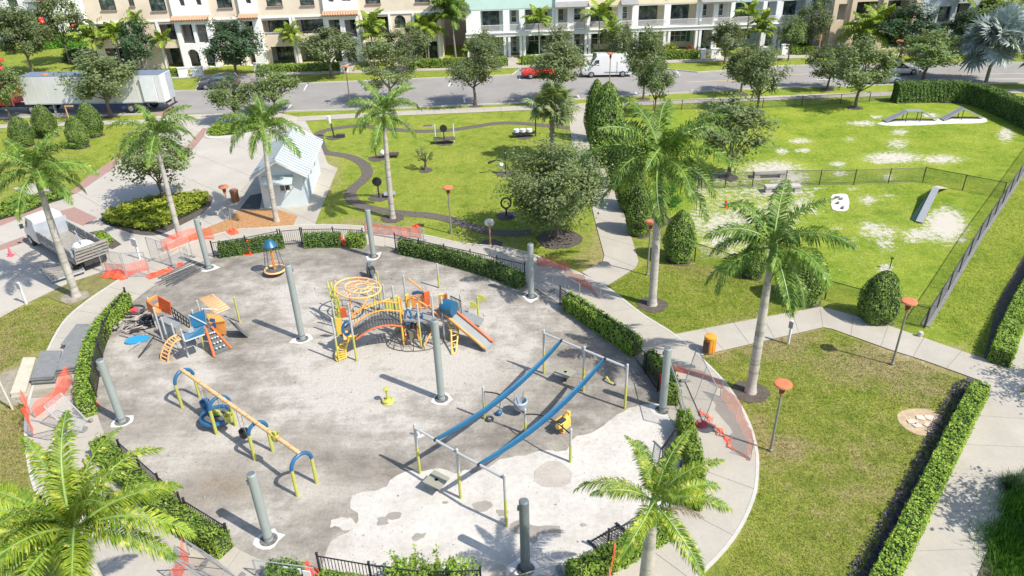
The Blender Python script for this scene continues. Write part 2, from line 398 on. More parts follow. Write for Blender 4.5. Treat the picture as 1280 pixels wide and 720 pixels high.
# far and near footways in slabs
def slab_path(name, Lp, Rp, n, z1=.045, mat=None, gap=.012, z0=-.05):
    """two edge polylines (world); n slabs as children of a base sheet"""
    mat = mat or CONC
    L = resample(Lp, 1e9) if False else None
    def rs(P, n):
        P = [Vector((p[0], p[1])) for p in P]; d = [0]
        for i in range(len(P) - 1): d.append(d[-1] + (P[i + 1] - P[i]).length)
        out = []
        for k in range(n + 1):
            s = d[-1] * k / n; i = 0
            while i < len(P) - 2 and d[i + 1] < s: i += 1
            out.append(P[i].lerp(P[i + 1], min(1, max(0, (s - d[i]) / max(1e-9, d[i + 1] - d[i])))))
        return out
    sub = 3; A, B = rs(Lp, n * sub), rs(Rp, n * sub)
    mb = MB(); mb.prism([tuple(p) for p in A] + [tuple(p) for p in B[::-1]], z0, z1 - .012)
    base = part(name, mb, JOINT); base['kind'] = 'structure'
    for k in range(n):
        a, b = A[k * sub:(k + 1) * sub + 1], B[k * sub:(k + 1) * sub + 1]
        def sh(q, first, last):
            q = list(q)
            q[0] = q[0] + (q[1] - q[0]).normalized() * gap; q[-1] = q[-1] + (q[-2] - q[-1]).normalized() * gap; return q
        a, b = sh(a, 0, 0), sh(b, 0, 0); mb = MB(); mb.prism([tuple(p) for p in a] + [tuple(p) for p in b[::-1]], z1 - .05, z1 + rnd.uniform(-.002, .003))
        part('slab', mb, mat, base)
    return base
def band(pts, wd):
    P = [Vector((p.x, p.y)) for p in gp(pts)]; return offset_line(P, wd / 2), offset_line(P, -wd / 2)
a, b = band([(-60,101),(200,97),(345,93),(470,89),(630,84),(840,77),(1000,71),(1200,66),(1320,63)], 1.7); slab_path('far_sidewalk', a, b, 60)
a, b = band([(372,149),(500,142),(640,136),(735,132),(870,126.5),(960,123),(1122,117),(1330,113)], 1.7); slab_path('near_sidewalk', a, b, 46)
a, b = band([(-40,160),(60,156),(190,152)], 1.4); slab_path('west_sidewalk', a, b, 9)
a, b = band([(30,232),(60,246),(84,262)], 1.7); slab_path('short_sidewalk', a, b, 3)
# ------------------------------------------------------------------ ring walk
ring_out = [(62,438),(80,405),(100,385),(137,359),(205,318),(285,290),(330,286),(390,282),(455,284),(530,295),(576,305),(640,312),(702,334),(755,359),(800,393),(840,418),(872,446),(905,480),(930,520),(943,560),(944,590),(940,620),(922,660),(895,695),(850,735),(760,790),(600,835),(400,830),(270,790),(150,740),(60,640),(36,560),(39,499)]
ring_in = [(130,437),(142,410),(162,382),(205,350),(268,322),(312,315),(352,307),(404,304),(455,306),(495,312),(545,324),(600,336),(645,347),(700,381),(727,398),(755,415),(783,440),(805,465),(822,490),(838,525),(848,550),(853,585),(846,620),(815,668),(761,700),(700,722),(600,740),(480,736),(390,722),(320,698),(285,680),(233,652),(155,585),(124,525),(121,497)]
RO = smooth_poly(gp(ring_out), 4); RI = smooth_poly(gp(ring_in), 4)
RI0 = smooth_poly(gp(ring_in), 4)
def ring_cut(P):
    """start both loops at the same bearing from the centre and run them the same way round"""
    c = Vector((-6.5, 31)); ang = [math.atan2(p.y - c.y, p.x - c.x) for p in P]
    A = sorted(zip(ang, range(len(P)))); return [P[i] for _, i in A]
cc = Vector((-6.5, 31))
def at_angle(P, th):
    best = None; d = Vector((math.cos(th), math.sin(th)))
    for i in range(len(P)):
        a, b = P[i] - cc, P[(i + 1) % len(P)] - cc; den = d.x * (b - a).y - d.y * (b - a).x
        if abs(den) < 1e-9: continue
        s = (a.x * (b - a).y - a.y * (b - a).x) / den; u = (a.x * d.y - a.y * d.x) / den
        if s > 0 and -1e-6 <= u <= 1 + 1e-6: best = cc + d * s if best is None or s < (best - cc).length else best
    return best
nslab = 44; sub = 4
TH = [2 * math.pi * k / (nslab * sub) for k in range(nslab * sub + 1)]
A = [at_angle(RO, th) for th in TH]; B = [at_angle(RI, th) for th in TH]
mb = MB()
for i in range(len(TH) - 1): mb.prism([A[i], A[i + 1], B[i + 1], B[i]], -.05, .034)
ringw = part('ring_path', mb, JOINT); ringw['kind'] = 'structure'
for k in range(nslab):
    a, b = list(A[k * sub:(k + 1) * sub + 1]), list(B[k * sub:(k + 1) * sub + 1])
    for q in (a, b):
        q[0] = q[0] + (q[1] - q[0]).normalized() * .013; q[-1] = q[-1] + (q[-2] - q[-1]).normalized() * .013
    mb = MB(); mb.prism([tuple(p) for p in a] + [tuple(p) for p in b[::-1]], 0, .046 + rnd.uniform(-.002, .002)); part('slab', mb, CONC, ringw)
mb = MB(); AO = offset_line(A, .0); 
for i in range(len(TH) - 1):
    a, b = A[i], A[i + 1]; da, db = (a - cc).normalized() * .14, (b - cc).normalized() * .14
    mb.prism([a + da * .05, a + da, b + db, b + db * .05], -.05, .056)
part('ring_path_edging', mb, KERB)['kind'] = 'structure'
# ------------------------------------------------------------------ playground surface
m, t, bs = newmat('playground_sand')
big = noise(t, .16, 5, .62); mid = noise(t, .8, 6, .68); fin = noise(t, 7, 5, .75); pale = attr(t, 'pale'); soil = attr(t, 'soil')
_mp = N(t, 'ShaderNodeMapping'); _mp.inputs['Rotation'].default_value[2] = .7; _mp.inputs['Scale'].default_value = (.35, 2.2, 1); _gg = N(t, 'ShaderNodeNewGeometry'); t.links.new(_gg.outputs['Position'], _mp.inputs[0]); strk = noise(t, .9, 5, .7, _mp.outputs[0])
v = mth(t, 'ADD', mth(t, 'ADD', mth(t, 'MULTIPLY', pale, .48), mth(t, 'MULTIPLY', mth(t, 'SUBTRACT', strk, .5), .38)), mth(t, 'ADD', mth(t, 'MULTIPLY', mid, .9), mth(t, 'MULTIPLY', big, .35)))
c = ramp(t, v, [(.43, (.155, .138, .115)), (.60, (.225, .203, .172)), (.75, (.31, .284, .245)), (.92, (.44, .41, .36))])
c = mix(t, mth(t, 'MULTIPLY', soil, ramp(t, mid, [(.4, .2), (.6, 1)])), c, (.20, .155, .105))
c = mix(t, 1, c, ramp(t, fin, [(.3, .84), (.7, 1.1)]), 'MULTIPLY')
t.links.new(c, bs.inputs['Base Color']); bs.inputs['Roughness'].default_value = .95; bs.inputs['Specular IOR Level'].default_value = .1
bumpn(t, bs, mth(t, 'ADD', mid, fin), .55, .06)
PALE = [(540,460,80,30,.75),(440,480,70,35,.8),(430,440,60,25,.7),(600,400,50,18,.65),(560,375,60,20,.5),(390,400,40,30,.6),(370,370,50,20,.5),(240,560,70,30,.55),(400,620,50,20,.5),(200,490,50,25,.35),(380,360,60,12,.45),(640,430,30,20,.55),(300,540,40,20,.6),(255,470,20,10,.75),(240,440,18,12,.7),(660,395,40,18,.4),
 (690,570,20,10,.3),(360,520,30,20,.3),(420,400,30,20,.6),(150,450,25,25,.4),(460,520,60,20,.55),(520,345,40,8,.3),(310,650,60,25,.3)]
SOIL = [(280,600,30,20,.9),(430,600,30,25,.35),(410,640,25,14,.4),(470,600,40,20,.3),(200,540,40,20,.35),(250,620,30,14,.5),(640,480,40,16,.3),(380,560,40,18,.3),(720,440,25,10,.25),(160,470,15,10,.15),(210,345,18,6,.5)]
gx = np.arange(-27, 11, .3); gy = np.arange(14, 49, .3)
RIp = [(p.x, p.y) for p in smooth_poly(gp(ring_in), 3)]
RIx = [(cc.x + (p[0] - cc.x) * 1.03, cc.y + (p[1] - cc.y) * 1.03) for p in RIp]
grid_mesh('playground_ground', gx, gy, .014, m, {'pale': lambda p: blob_field(p, PALE), 'soil': lambda p: blob_field(p, SOIL)}, keep=lambda c: inside(c, RIx))
# white compacted base laid over the south-east of the playground, ragged edge
def ragged(P, amp, step=.35, seed=3):
    r = random.Random(seed); Q = resample([Vector((p[0], p[1])) for p in P], step); out = []; a = 0
    for i, p in enumerate(Q):
        tdir = Q[min(i + 1, len(Q) - 1)] - Q[max(i - 1, 0)]; tdir.normalize(); a = a * .7 + r.uniform(-1, 1) * amp
        out.append(p + Vector((-tdir.y, tdir.x)) * a)
    return out
m, t, bs = newmat('white_base')
mid = noise(t, .5, 6, .65); fin = noise(t, 5, 5, .7); ff = noise(t, 20, 3, .7)
c = ramp(t, mid, [(.3, (.38, .35, .30)), (.46, (.47, .44, .39)), (.66, (.54, .51, .46))]); c = mix(t, 1, c, ramp(t, fin, [(.3, .87), (.6, 1.04)]), 'MULTIPLY')
c = mix(t, ramp(t, fin, [(.66, 0), (.76, .5)]), c, (.30, .27, .22))
t.links.new(c, bs.inputs['Base Color']); bs.inputs['Roughness'].default_value = .92; bumpn(t, bs, mth(t, 'ADD', fin, ff), .4, .03); WBASE = m
edge = ragged(gp([(400,716),(405,692),(418,672),(428,664),(446,657),(444,645),(437,632),(440,622),(452,617),(480,614),(490,602),(500,594),(520,590),(549,587),(590,592),(612,588),(631,576),(676,569),(712,560),(717,547),(740,541),(762,525),(790,513),(820,509),(836,512)]), .13)
back = [Vector((p.x, p.y)) for p in gp([(850,560),(848,620),(815,665),(761,698),(700,722),(600,740),(480,736)])]
flat('white_base_ground', [tuple(p) for p in edge] + [tuple(p) for p in back], 0, .022, WBASE, world=True)
rr_ = random.Random(21)
def spots(n, box, mat_, z, smin, smax, nm):
    for k in range(n):
        x, y = rr_.uniform(box[0], box[2]), rr_.uniform(box[1], box[3]); s_ = rr_.uniform(smin, smax); g_ = G(x, y); P_ = [Vector((g_.x + math.cos(a) * s_ * rr_.uniform(.5, 1.4) * 1.5, g_.y + math.sin(a) * s_ * rr_.uniform(.5, 1.4))) for a in [j * .698 for j in range(9)]]
        E_ = ragged(smooth_poly(P_, 4) + [P_[0]], .03, .1, k)[:-1]; flat(nm, [tuple(p) for p in E_], 0, z + .0004 * k, mat_, world=True)
for bx_ in ((470,600,520,622),(560,585,640,600),(650,566,720,582),(730,530,800,548),(420,640,450,680)): spots(3, bx_, WBASE, .0185, .12, .4, 'pale_spot')
GREYP = M('damp_patch', (.285, .26, .22), .95, .14, 1.2, fine=9, bump=.3)
def patch(name, px, mat, z, seed=1, amp=.06):
    P = smooth_poly(gp(px), 5); E_ = ragged(P + [P[0]], amp, .25, seed)[:-1]
    return flat(name, [tuple(p) for p in E_], 0, z, mat, world=True)
patch('damp_patch', [(637,655),(652,648),(668,655),(690,658),(700,660),(700,673),(690,668),(672,671),(645,666)], GREYP, .026, 4)
PALEP = M('pale_patch', (.40, .36, .31), .95, .12, 1.2, fine=8, bump=.3)
spots(9, (470, 625, 790, 690), GREYP, .0262, .08, .28, 'damp_spot')
patch('damp_patch', [(668,590),(690,578),(712,588),(708,606),(684,610),(666,602)], PALEP, .026, 5)
# ------------------------------------------------------------------ other walks
def quadpath(name, Lpx, Rpx, n, z=.050): return slab_path(name, gp(Lpx), gp(Rpx), n, z)
quadpath('north_path', [(709,133),(715,180),(733,230),(744,277),(757,326),(727,341)], [(738,131),(748,180),(760,228),(775,252),(800,332),(757,359)], 13)
quadpath('east_path', [(842,419),(930,402),(1027,384),(1100,404),(1180,432),(1252,457)], [(872,446),(950,428),(1032,409),(1110,437),(1160,453),(1226,477)], 10)
flat('east_sidewalk_apron', [(1252,457),(1226,477),(1233,488),(1262,500),(1330,440),(1300,390),(1275,420)], -.05, .042, CONC)
quadpath('east_sidewalk', [(1233,487),(1212,540),(1170,625),(1123,722),(1080,810)], [(1320,495),(1284,575),(1250,650),(1220,722),(1190,800)], 7)
quadpath('east_sidewalk_upper', [(1262,440),(1300,375),(1350,290),(1420,180)], [(1345,455),(1390,370),(1440,280),(1500,180)], 8, .046)
# ------------------------------------------------------------------ plaza: clipped into slabs
plaza = [(196,145),(280,142),(347,141),(380,148),(388,163),(400,180),(410,205),(422,211),(393,282),(330,285),(285,289),(205,317),(137,358),(163,342),(128,340),(88,353),(30,381),(-60,430),(-150,420),(-120,350),(-60,300),(0,278),(52,258),(75,252),(95,242),(112,230),(145,207),(165,182),(185,160)]
def clip_cell(subj, cell):
    out = subj
    for i in range(len(cell)):
        a, b = cell[i], cell[(i + 1) % len(cell)]; inp = out; out = []
        f = lambda p: (b[0] - a[0]) * (p[1] - a[1]) - (b[1] - a[1]) * (p[0] - a[0])
        for j in range(len(inp)):
            p, q = inp[j - 1], inp[j]; fp, fq = f(p), f(q)
            if (fp >= 0) != (fq >= 0):
                s = fp / (fp - fq); out.append((p[0] + (q[0] - p[0]) * s, p[1] + (q[1] - p[1]) * s))
            if fq >= 0: out.append(q)
        if not out: return []
    return out
def slab_field(name, px, ang, size, z, mat, gap=.015, n=0):
    P = [(p.x, p.y) for p in gp(px)]
    a = sum(P[i][0] * P[(i + 1) % len(P)][1] - P[(i + 1) % len(P)][0] * P[i][1] for i in range(len(P)))
    if a < 0: P = P[::-1]
    mb = MB(); mb.prism(P, -.05, z - .012); base = part(name, mb, JOINT); base['kind'] = 'structure'
    ca, sa = math.cos(ang), math.sin(ang); R = lambda u, v: (u * ca - v * sa, u * sa + v * ca)
    us = [p[0] * ca + p[1] * sa for p in P]; vs = [-p[0] * sa + p[1] * ca for p in P]
    u = math.floor(min(us) / size) * size
    while u < max(us):
        v = math.floor(min(vs) / size) * size
        while v < max(vs):
            cell = [R(u + gap, v + gap), R(u + size - gap, v + gap), R(u + size - gap, v + size - gap), R(u + gap, v + size - gap)]
            q = clip_cell(P, cell)
            if len(q) > 2:
                ar = abs(sum(q[i][0] * q[(i + 1) % len(q)][1] - q[(i + 1) % len(q)][0] * q[i][1] for i in range(len(q)))) / 2
                if ar > .05: mb = MB(); mb.prism(q, z - .05, z + rnd.uniform(-.002, .002)); part('slab', mb, mat, base)
            v += size
        u += size
    return base
slab_field('plaza_paving', plaza, math.radians(48), 3.6, .030, CONC2)
for b in ([(75,251),(122,273),(104,283),(88,276),(52,258)], [(95,243),(113,231),(146,208),(151,196),(142,200),(110,221),(88,241)], [(196,144),(208,133),(221,134),(206,147)], [(254,160),(262,162),(240,189),(231,186)], [(-40,320),(0,307),(30,296),(36,302),(0,314),(-40,327)], [(-40,290),(0,276),(52,257),(57,261),(0,283),(-40,297)], [(176,165),(186,158),(192,162),(172,178)]):
    flat('brick_band', b, 0, .040, BRICKM)
# beds and mulch
flat('orange_mulch_bed', [(203,310),(237,295),(262,284),(287,274),(297,263),(345,262),(372,271),(366,283),(330,285),(285,289),(240,300),(215,317)], 0, .052, ORMULCH)
flat('orange_mulch_bed', [(452,278),(500,284),(526,283),(527,294),(500,291),(458,285)], 0, .030, ORMULCH)
flat('verge_grass_bed', [(90,354),(128,341),(165,342),(150,350),(134,360),(92,384),(60,372),(40,378)], 0, .040, M('dry_grass', (.20, .185, .06), .95, .3, 2, fine=16, bump=.7))
flat('worn_soil', [(0,470),(18,462),(38,455),(60,452),(40,490),(28,505),(0,500)], 0, .008, SOILM, 3)
P1 = smooth_poly(gp([(398,172),(404,189),(422,193),(440,197),(455,206),(459,217),(452,227),(441,236),(438,246),(447,255),(465,261),(495,266),(532,269),(560,274),(585,282),(612,290),(645,292),(665,290)]), 5, False)
strip('mulch_path', P1, .95, 0, .022, PATHM)
P2 = smooth_poly(gp([(398,174),(400,166),(412,162),(430,159),(450,157.5),(485,161),(520,164),(560,163),(595,158),(625,154),(655,154.5),(690,158),(712,160)]), 5, False)
strip('mulch_path', P2, .95, 0, .026, PATHM)
GRAV = M('grey_gravel', (.20, .195, .18), .95, .2, 6, fine=28, bump=.8)
def ring_bed(name, px, py, r, mat=None, z=.03, sq=1):
    g_ = G(px, py); rr = random.Random(px * 7 + py); mb = MB()
    mb.prism([(g_.x + math.cos(a) * r * rr.uniform(.9, 1.1), g_.y + math.sin(a) * r * sq * rr.uniform(.9, 1.1)) for a in [k * math.pi / 10 for k in range(20)]], 0, z)
    return struct(name, mb, mat or MULCH)
strip('mowing_strip', [G(*p) for p in ((1156,408),(1185,362),(1222,300),(1262,240),(1300,180))], .42, 0, .05, GRAV)
flat('hedge_bed', [(1244,468),(1253,462),(1290,380),(1330,300),(1290,300),(1246,380),(1228,455)], 0, .024, MULCH)
flat('hedge_bed', [(1212,466),(1241,470),(1236,490),(1214,540),(1168,630),(1120,722),(1090,790),(1025,790),(1075,722),(1130,620),(1180,540)], 0, .024, MULCH)
flat('shrub_bed', [(1290,570),(1284,577),(1250,650),(1220,724),(1200,770),(1300,790),(1380,640)], 0, .03, MULCH)
flat('shrub_bed', [(1212,118),(1120,124),(1105,126),(1205,130),(1240,138),(1280,152),(1330,168),(1330,150),(1280,135)], 0, .02, MULCH)
# ------------------------------------------------------------------ foliage materials
BARK = M('bark', (.16, .125, .095), .9, .25, 8, fine=30, bump=.6)
BARKG = M('grey_bark', (.27, .24, .205), .9, .22, 8, fine=30, bump=.6)
OAK = leafmat('oak_leaves', (.085, .125, .045), (.225, .275, .115), (.33, .35, .19), .33)
OAKY = leafmat('young_leaves', (.10, .16, .045), (.23, .30, .10), (.30, .33, .16), .3)
DARKG = leafmat('dark_leaves', (.035, .075, .035), (.09, .15, .065), None, .2)
BRIGHT = leafmat('bright_leaves', (.06, .17, .015), (.15, .33, .04), None, .35)
CONEL = leafmat('topiary_leaves', (.08, .155, .03), (.23, .33, .06), (.33, .38, .15), .2, 1.5)
HEDGEL = leafmat('hedge_leaves', (.13, .24, .025), (.34, .46, .07), (.20, .26, .07), .3, 2.0)
HEDGED = leafmat('dark_hedge_leaves', (.06, .13, .025), (.17, .27, .06), (.28, .33, .12), .25, 2.0)
CROTON = leafmat('croton_leaves', (.14, .25, .02), (.46, .48, .06), (.52, .50, .08), .25, 1.6)
FROND = leafmat('palm_leaflets', (.045, .12, .018), (.16, .255, .035), (.36, .40, .08), .14, 1.6, .5)
FRONDY = leafmat('yellow_palm_leaflets', (.075, .165, .015), (.29, .37, .035), (.50, .48, .09), .2, 1.6, .5)
DEADF = leafmat('dry_leaflets', (.16, .12, .08), (.30, .25, .18), None, .2, 3)
SHAFT = M('crownshaft_green', (.20, .30, .07), .5, .2, 2)
RPT = M('royal_palm_trunk', (.42, .385, .33), .85, .16, 1.5, fine=12, bump=.3)
_t = RPT.node_tree; _b = _t.nodes['Principled BSDF']; _src = _b.inputs['Base Color'].links[0].from_socket
_g = N(_t, 'ShaderNodeNewGeometry'); _m = N(_t, 'ShaderNodeMapping'); _m.inputs['Scale'].default_value = (.25, .25, 5.5); _t.links.new(_g.outputs['Position'], _m.inputs[0])
_t.links.new(mix(_t, 1, _src, ramp(_t, noise(_t, 1.0, 3, .6, _m.outputs[0]), [(.34, .66), (.5, 1.04)]), 'MULTIPLY'), _b.inputs['Base Color'])
SILVER = leafmat('silver_leaves', (.20, .25, .24), (.42, .47, .45), None, .15, 1.5)
SABL = leafmat('sabal_leaves', (.13, .18, .07), (.32, .37, .17), (.42, .44, .25), .3, 2)
REDFL = M('red_flowers', (.55, .05, .03), .5, .2, 10)
REDL = leafmat('red_leaves', (.22, .04, .04), (.42, .10, .07), None, .3)
SHADE_PURP = leafmat('shade_purple_leaves', (.05, .045, .075), (.13, .11, .16), (.06, .12, .05), .15, 3)  # low purple plants, with the hedge's cast shade mixed into their dark tones
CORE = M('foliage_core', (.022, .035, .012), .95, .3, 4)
def LM(C, size, seed, up=.35, asp=.55, nrm=None): return leaves(np.asarray(C, float), size, up, asp, nrm, seed)
# ------------------------------------------------------------------ trees
def tree_meshes(kind, seed, n=6500, H=5.0, Rr=2.0, bare=1.3, leaf=.10, flat_=.0, ncl=46):
    r = random.Random(seed); g = np.random.default_rng(seed); mb = MB()
    limbs = []; fork = bare + .15
    mb.tube([(0, 0, -.1), (r.uniform(-.04, .04), r.uniform(-.04, .04), bare * .6), (r.uniform(-.1, .1), r.uniform(-.1, .1), fork)], [.13, .095, .08], 8)
    ncore = 6
    for i in range(ncore):
        a = i * 2.4 + r.uniform(-.4, .4); e = r.uniform(.55, 1.25) if i else 1.5
        L = (H - fork) * r.uniform(.6, .85); p0 = Vector((0, 0, fork - r.uniform(0, .25)))
        d = Vector((math.cos(a) * math.cos(e), math.sin(a) * math.cos(e), math.sin(e)))
        p1 = p0 + d * L * .5; p2 = p0 + d * L + Vector((0, 0, L * .12)); mb.tube([p0, p1, p2], [.055, .035, .012], 6); limbs += [(p0, p1), (p1, p2)]
        for j in range(3):
            q = p0.lerp(p2, r.uniform(.35, .8)); dd = (d + Vector((r.uniform(-1, 1), r.uniform(-1, 1), r.uniform(-.2, .8)))).normalized(); mb.tube([q, q + dd * L * .4], [.022, .006], 5)
    wood = mb.mesh(kind + '_wood', BARK, True)
    cz = (bare + H) / 2 + .05; hz = (H - bare) / 2; C = []; Nn = []
    for k in range(ncl):
        for _ in range(50):
            x, y, z = r.uniform(-1, 1), r.uniform(-1, 1), r.uniform(-1, 1); q = x * x + y * y + z * z
            if .12 < q < .92: break
        shr = 1.0 - .25 * max(0, z) - .15 * max(0, -z)
        c = np.array([x * Rr * shr * .92, y * Rr * shr * .92, cz + z * hz * .9]); s = r.uniform(.17, .34) * Rr * .75
        m = int(n / ncl * r.uniform(.6, 1.4)); out = np.array([x, y, z + .5]); out /= np.linalg.norm(out)
        P = g.normal(size=(m, 3)) * s * np.array([.62, .62, .5]); tw = g.random((m, 1)) ** 2 * s * 1.5; P = P + out * tw; C.append(P + c); Nn.append(np.repeat(out[None] * .8, m, 0) + np.array([0, 0, .6]))
    C = np.concatenate(C); Nn = np.concatenate(Nn)
    return wood, C, Nn, leaf, seed
_tm = {}
def tree_kind(kind, mat, seed, **kw):
    wood, C, Nn, leaf, sd = tree_meshes(kind, seed, **kw)
    cr = npmesh(kind + '_crown', LM(C, leaf, sd, nrm=Nn), 4, mat); _tm[kind] = (wood, cr, kw.get('H', 5.0), kw.get('Rr', 2.0))
for i in range(4): tree_kind('oak%d' % i, OAK, 20 + i, n=6500)
for i in range(2): tree_kind('young%d' % i, OAKY, 40 + i, n=6000)
tree_kind('dark0', DARKG, 50, n=6500, ncl=40)
tree_kind('bright0', BRIGHT, 55, n=3500, bare=1.5)
tree_kind('big0', OAK, 60, n=22000, H=6, Rr=3, bare=1.2, leaf=.092, ncl=120)
tree_kind('sap0', OAKY, 61, n=700, H=2.4, Rr=.8, bare=.8, leaf=.06, ncl=12)
tree_kind('feather0', OAK, 63, n=7500, ncl=34, leaf=.075)
tree_kind('shade0', OAK, 64, n=4200, ncl=40, leaf=.09, bare=2.0)
PPX = {}
def tree(kind, bx, by, ty, wpx, label, cat='tree', group=None, nm='shade_tree', flowers=0, loc=None, hh=None, rr=None):
    wood, cr, H, Rr = _tm[kind]
    g_ = G(bx, by) if loc is None else Vector(loc); h = hh or hgt(bx, by, ty); R = rr or wpx / 2 / ppm((g_.x, g_.y, h * .6))
    t_ = thing(nm, label, cat, g_, rnd.uniform(0, 6.28), group, (R / Rr * 1.02, R / Rr * 1.02, h / H * .98))
    link('trunk', wood, t_); link('crown', cr, t_)
    if flowers:
        mb = MB(); rr_ = random.Random(bx)
        for _ in range(flowers):
            a, z = rr_.uniform(0, 6.28), rr_.uniform(.45, .9); q = Rr * .85 * math.sin(math.pi * (z - .1)); mb.ico((math.cos(a) * q, math.sin(a) * q, z * H), .22, 1, (1, 1, .7), .3)
        part('flower_cluster', mb, REDFL, t_, kind='stuff')
    return t_
TR = [
('oak0',139,146,64,84,'grey-green street tree in front of the white semi trailer','tree'),
('oak1',42,94,6,62,'pale green tree beyond the street above the truck cab','tree'),
('young0',14,150,66,52,'light green tree over the red truck cab at far left','tree'),
('young0',295,153,95,56,'round young tree at the left end of the planted island by the street','tree'),
('young1',346,143,82,60,'young tree at the right end of the planted island by the street','tree'),
('feather0',594,132,44,72,'oak on the near verge left of the red car','tree'),
('feather0',489,131,48,76,'wide grey-green oak behind the palm on the near verge','tree'),
('oak3',698,130,52,70,'bushy oak hiding the middle of the red car','tree'),
('oak1',804,124,36,52,'tall oak right of the white van on the near verge','tree'),
('young1',818,145,68,44,'slim tree inside the dog park fence, just right of the tall cone hedge','tree'),
('oak2',926,118,54,52,'left tree of the overlapping pair on the verge above the dog park','tree'),
('oak0',946,140,60,60,'right tree of the overlapping pair, trunk inside the dog park fence','tree'),
('oak3',911,222,124,96,'broad tree in the dog park above the concrete benches','tree'),
('oak1',1069,135,50,74,'flat-topped tree in the dog park with the wide dark shadow under it','tree'),
('oak2',1034,112,58,56,'tree on the verge just left of the flat-topped dog park tree','tree'),
('young0',1154,100,36,78,'spreading light green tree behind the tall hedge, left of the silver palm','tree'),
('young1',985,76,18,34,'thin young tree before the last pale blue house','tree'),
('dark0',1124,76,2,72,'dark leafy tree beside the arched grey house','tree'),
('oak0',905,80,26,44,'small grey tree in front of the aqua townhouse','tree'),
('dark0',297,97,24,74,'dense dark tree before the white arched bay of the cream townhouses','tree'),
('oak3',415,97,34,72,'dense tree before the second white bay of the cream townhouses','tree'),
('dark0',180,93,22,46,'dark narrow tree by the first arch window of the cream townhouses','tree'),
('oak2',511,92,30,54,'tree before the round-arched window of the cream townhouses','tree'),
('oak1',700,92,34,40,'small oak in front of the white bay behind the red car','tree'),
('oak2',775,90,30,40,'oak behind the white van roof','tree'),
('oak3',609,92,38,44,'tree at the left corner of the mint townhouse','tree'),
('oak0',206,252,163,86,'wide light tree rising from the croton island beside a palm','tree'),
('big0',696,298,180,128,'largest grey-green oak, between the garden and the north path','tree'),
('sap0',532,213,184,26,'tiny sapling alone on the garden lawn','tree'),
('bright0',832,276,222,46,'small bright green tree behind the large palm trunk','tree'),
('oak1',88,80,-14,56,'light tree with red blossoms left of the cream townhouses','tree'),
('dark0',44,66,14,40,'dark shrub-like tree by the white house','tree'),
('young1',8,60,6,54,'light tree at the far top left corner','tree'),
('oak2',1010,66,2,40,'leafy tree between the pale blue house and the beige house','tree'),
('young0',1258,70,-8,90,'green tree behind the silver palm','tree'),
('dark0',1195,72,10,50,'dark green tree on the right of the arched grey house','tree'),
]
for i, (k, bx, by, ty, wp, lab, cat) in enumerate(TR):
    nm = {'sap0': 'sapling', 'dark0': 'evergreen_tree', 'big0': 'oak_tree'}.get(k, 'street_tree')
    tree(k, bx, by, ty, wp, lab, cat, nm=nm, flowers=9 if i in (2, 30) else 0)
    if by > 105 and k != 'big0': ring_bed('tree_mulch', bx, by, .75 if k != 'sap0' else .6)
ring_bed('tree_mulch', 698, 299, 1.5); 
# trees just outside the right edge, whose crowns shade the walk
for (x, y, hh, rr, lab) in ((G(1218,645).x + 4.0, G(1218,645).y - 2.4, 5.6, 2.3, 'street tree just past the bottom right edge of the walk'), (G(1262,478).x + 3.6, G(1262,478).y - 2.3, 5.4, 1.9, 'street tree just past the right edge near the hedge corner')):
    tree('shade0', 0, 0, 0, 0, lab, 'tree', nm='street_tree', loc=(x, y, 0), hh=hh, rr=rr)
# ------------------------------------------------------------------ cone topiary
def cone_mesh(seed, n=5200, prof=1.0):
    g = np.random.default_rng(seed); z = 1 - g.random(n) ** .72; a = g.random(n) * 2 * np.pi
    R = np.where(z < .3, .70 + 1.0 * z, np.sqrt(np.clip(1 - ((z - .3) / .7) ** 2, 0, 1)) ** 1.25); R = R * (1 + .05 * np.sin(a * 5 + seed) + .035 * np.sin(z * 14 + a * 2)) * g.uniform(.93, 1.03, n)
    C = np.stack([np.cos(a) * R, np.sin(a) * R, z * 2.0 + .08], 1); Nn = np.stack([np.cos(a), np.sin(a), np.full(n, .45)], 1)
    return npmesh('topiary_crown', LM(C, .05, seed, nrm=Nn * 1.1), 4, CONEL)
def cone_core():
    mb = MB(); prof = []
    for i in range(9):
        z = i / 8; R = .70 + z if z < .3 else max(0, 1 - ((z - .3) / .7) ** 2) ** .625
        prof.append((max(.02, R * .93), z * 2.0 + .04))
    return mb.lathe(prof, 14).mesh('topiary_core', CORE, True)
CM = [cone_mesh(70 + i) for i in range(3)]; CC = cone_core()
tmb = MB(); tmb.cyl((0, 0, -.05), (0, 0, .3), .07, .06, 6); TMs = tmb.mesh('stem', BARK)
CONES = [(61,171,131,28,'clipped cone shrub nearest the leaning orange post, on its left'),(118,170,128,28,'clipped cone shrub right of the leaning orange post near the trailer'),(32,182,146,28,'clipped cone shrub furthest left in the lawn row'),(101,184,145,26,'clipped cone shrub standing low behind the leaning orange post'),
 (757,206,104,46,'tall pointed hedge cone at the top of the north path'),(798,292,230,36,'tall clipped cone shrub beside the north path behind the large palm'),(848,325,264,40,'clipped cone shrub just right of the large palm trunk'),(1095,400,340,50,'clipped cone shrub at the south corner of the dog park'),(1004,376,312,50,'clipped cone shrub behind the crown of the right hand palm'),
 (778,232,162,44,'cone shrub under the large palm crown beside the north path'),(788,262,198,38,'cone shrub between two others along the north path'),(54,59,16,14,'slender pointed shrub before the white house'),(940,345,300,30,'cone shrub mostly hidden behind palm fronds'),(744,176,100,28,'upper cone of the tall hedge row by the north path')]
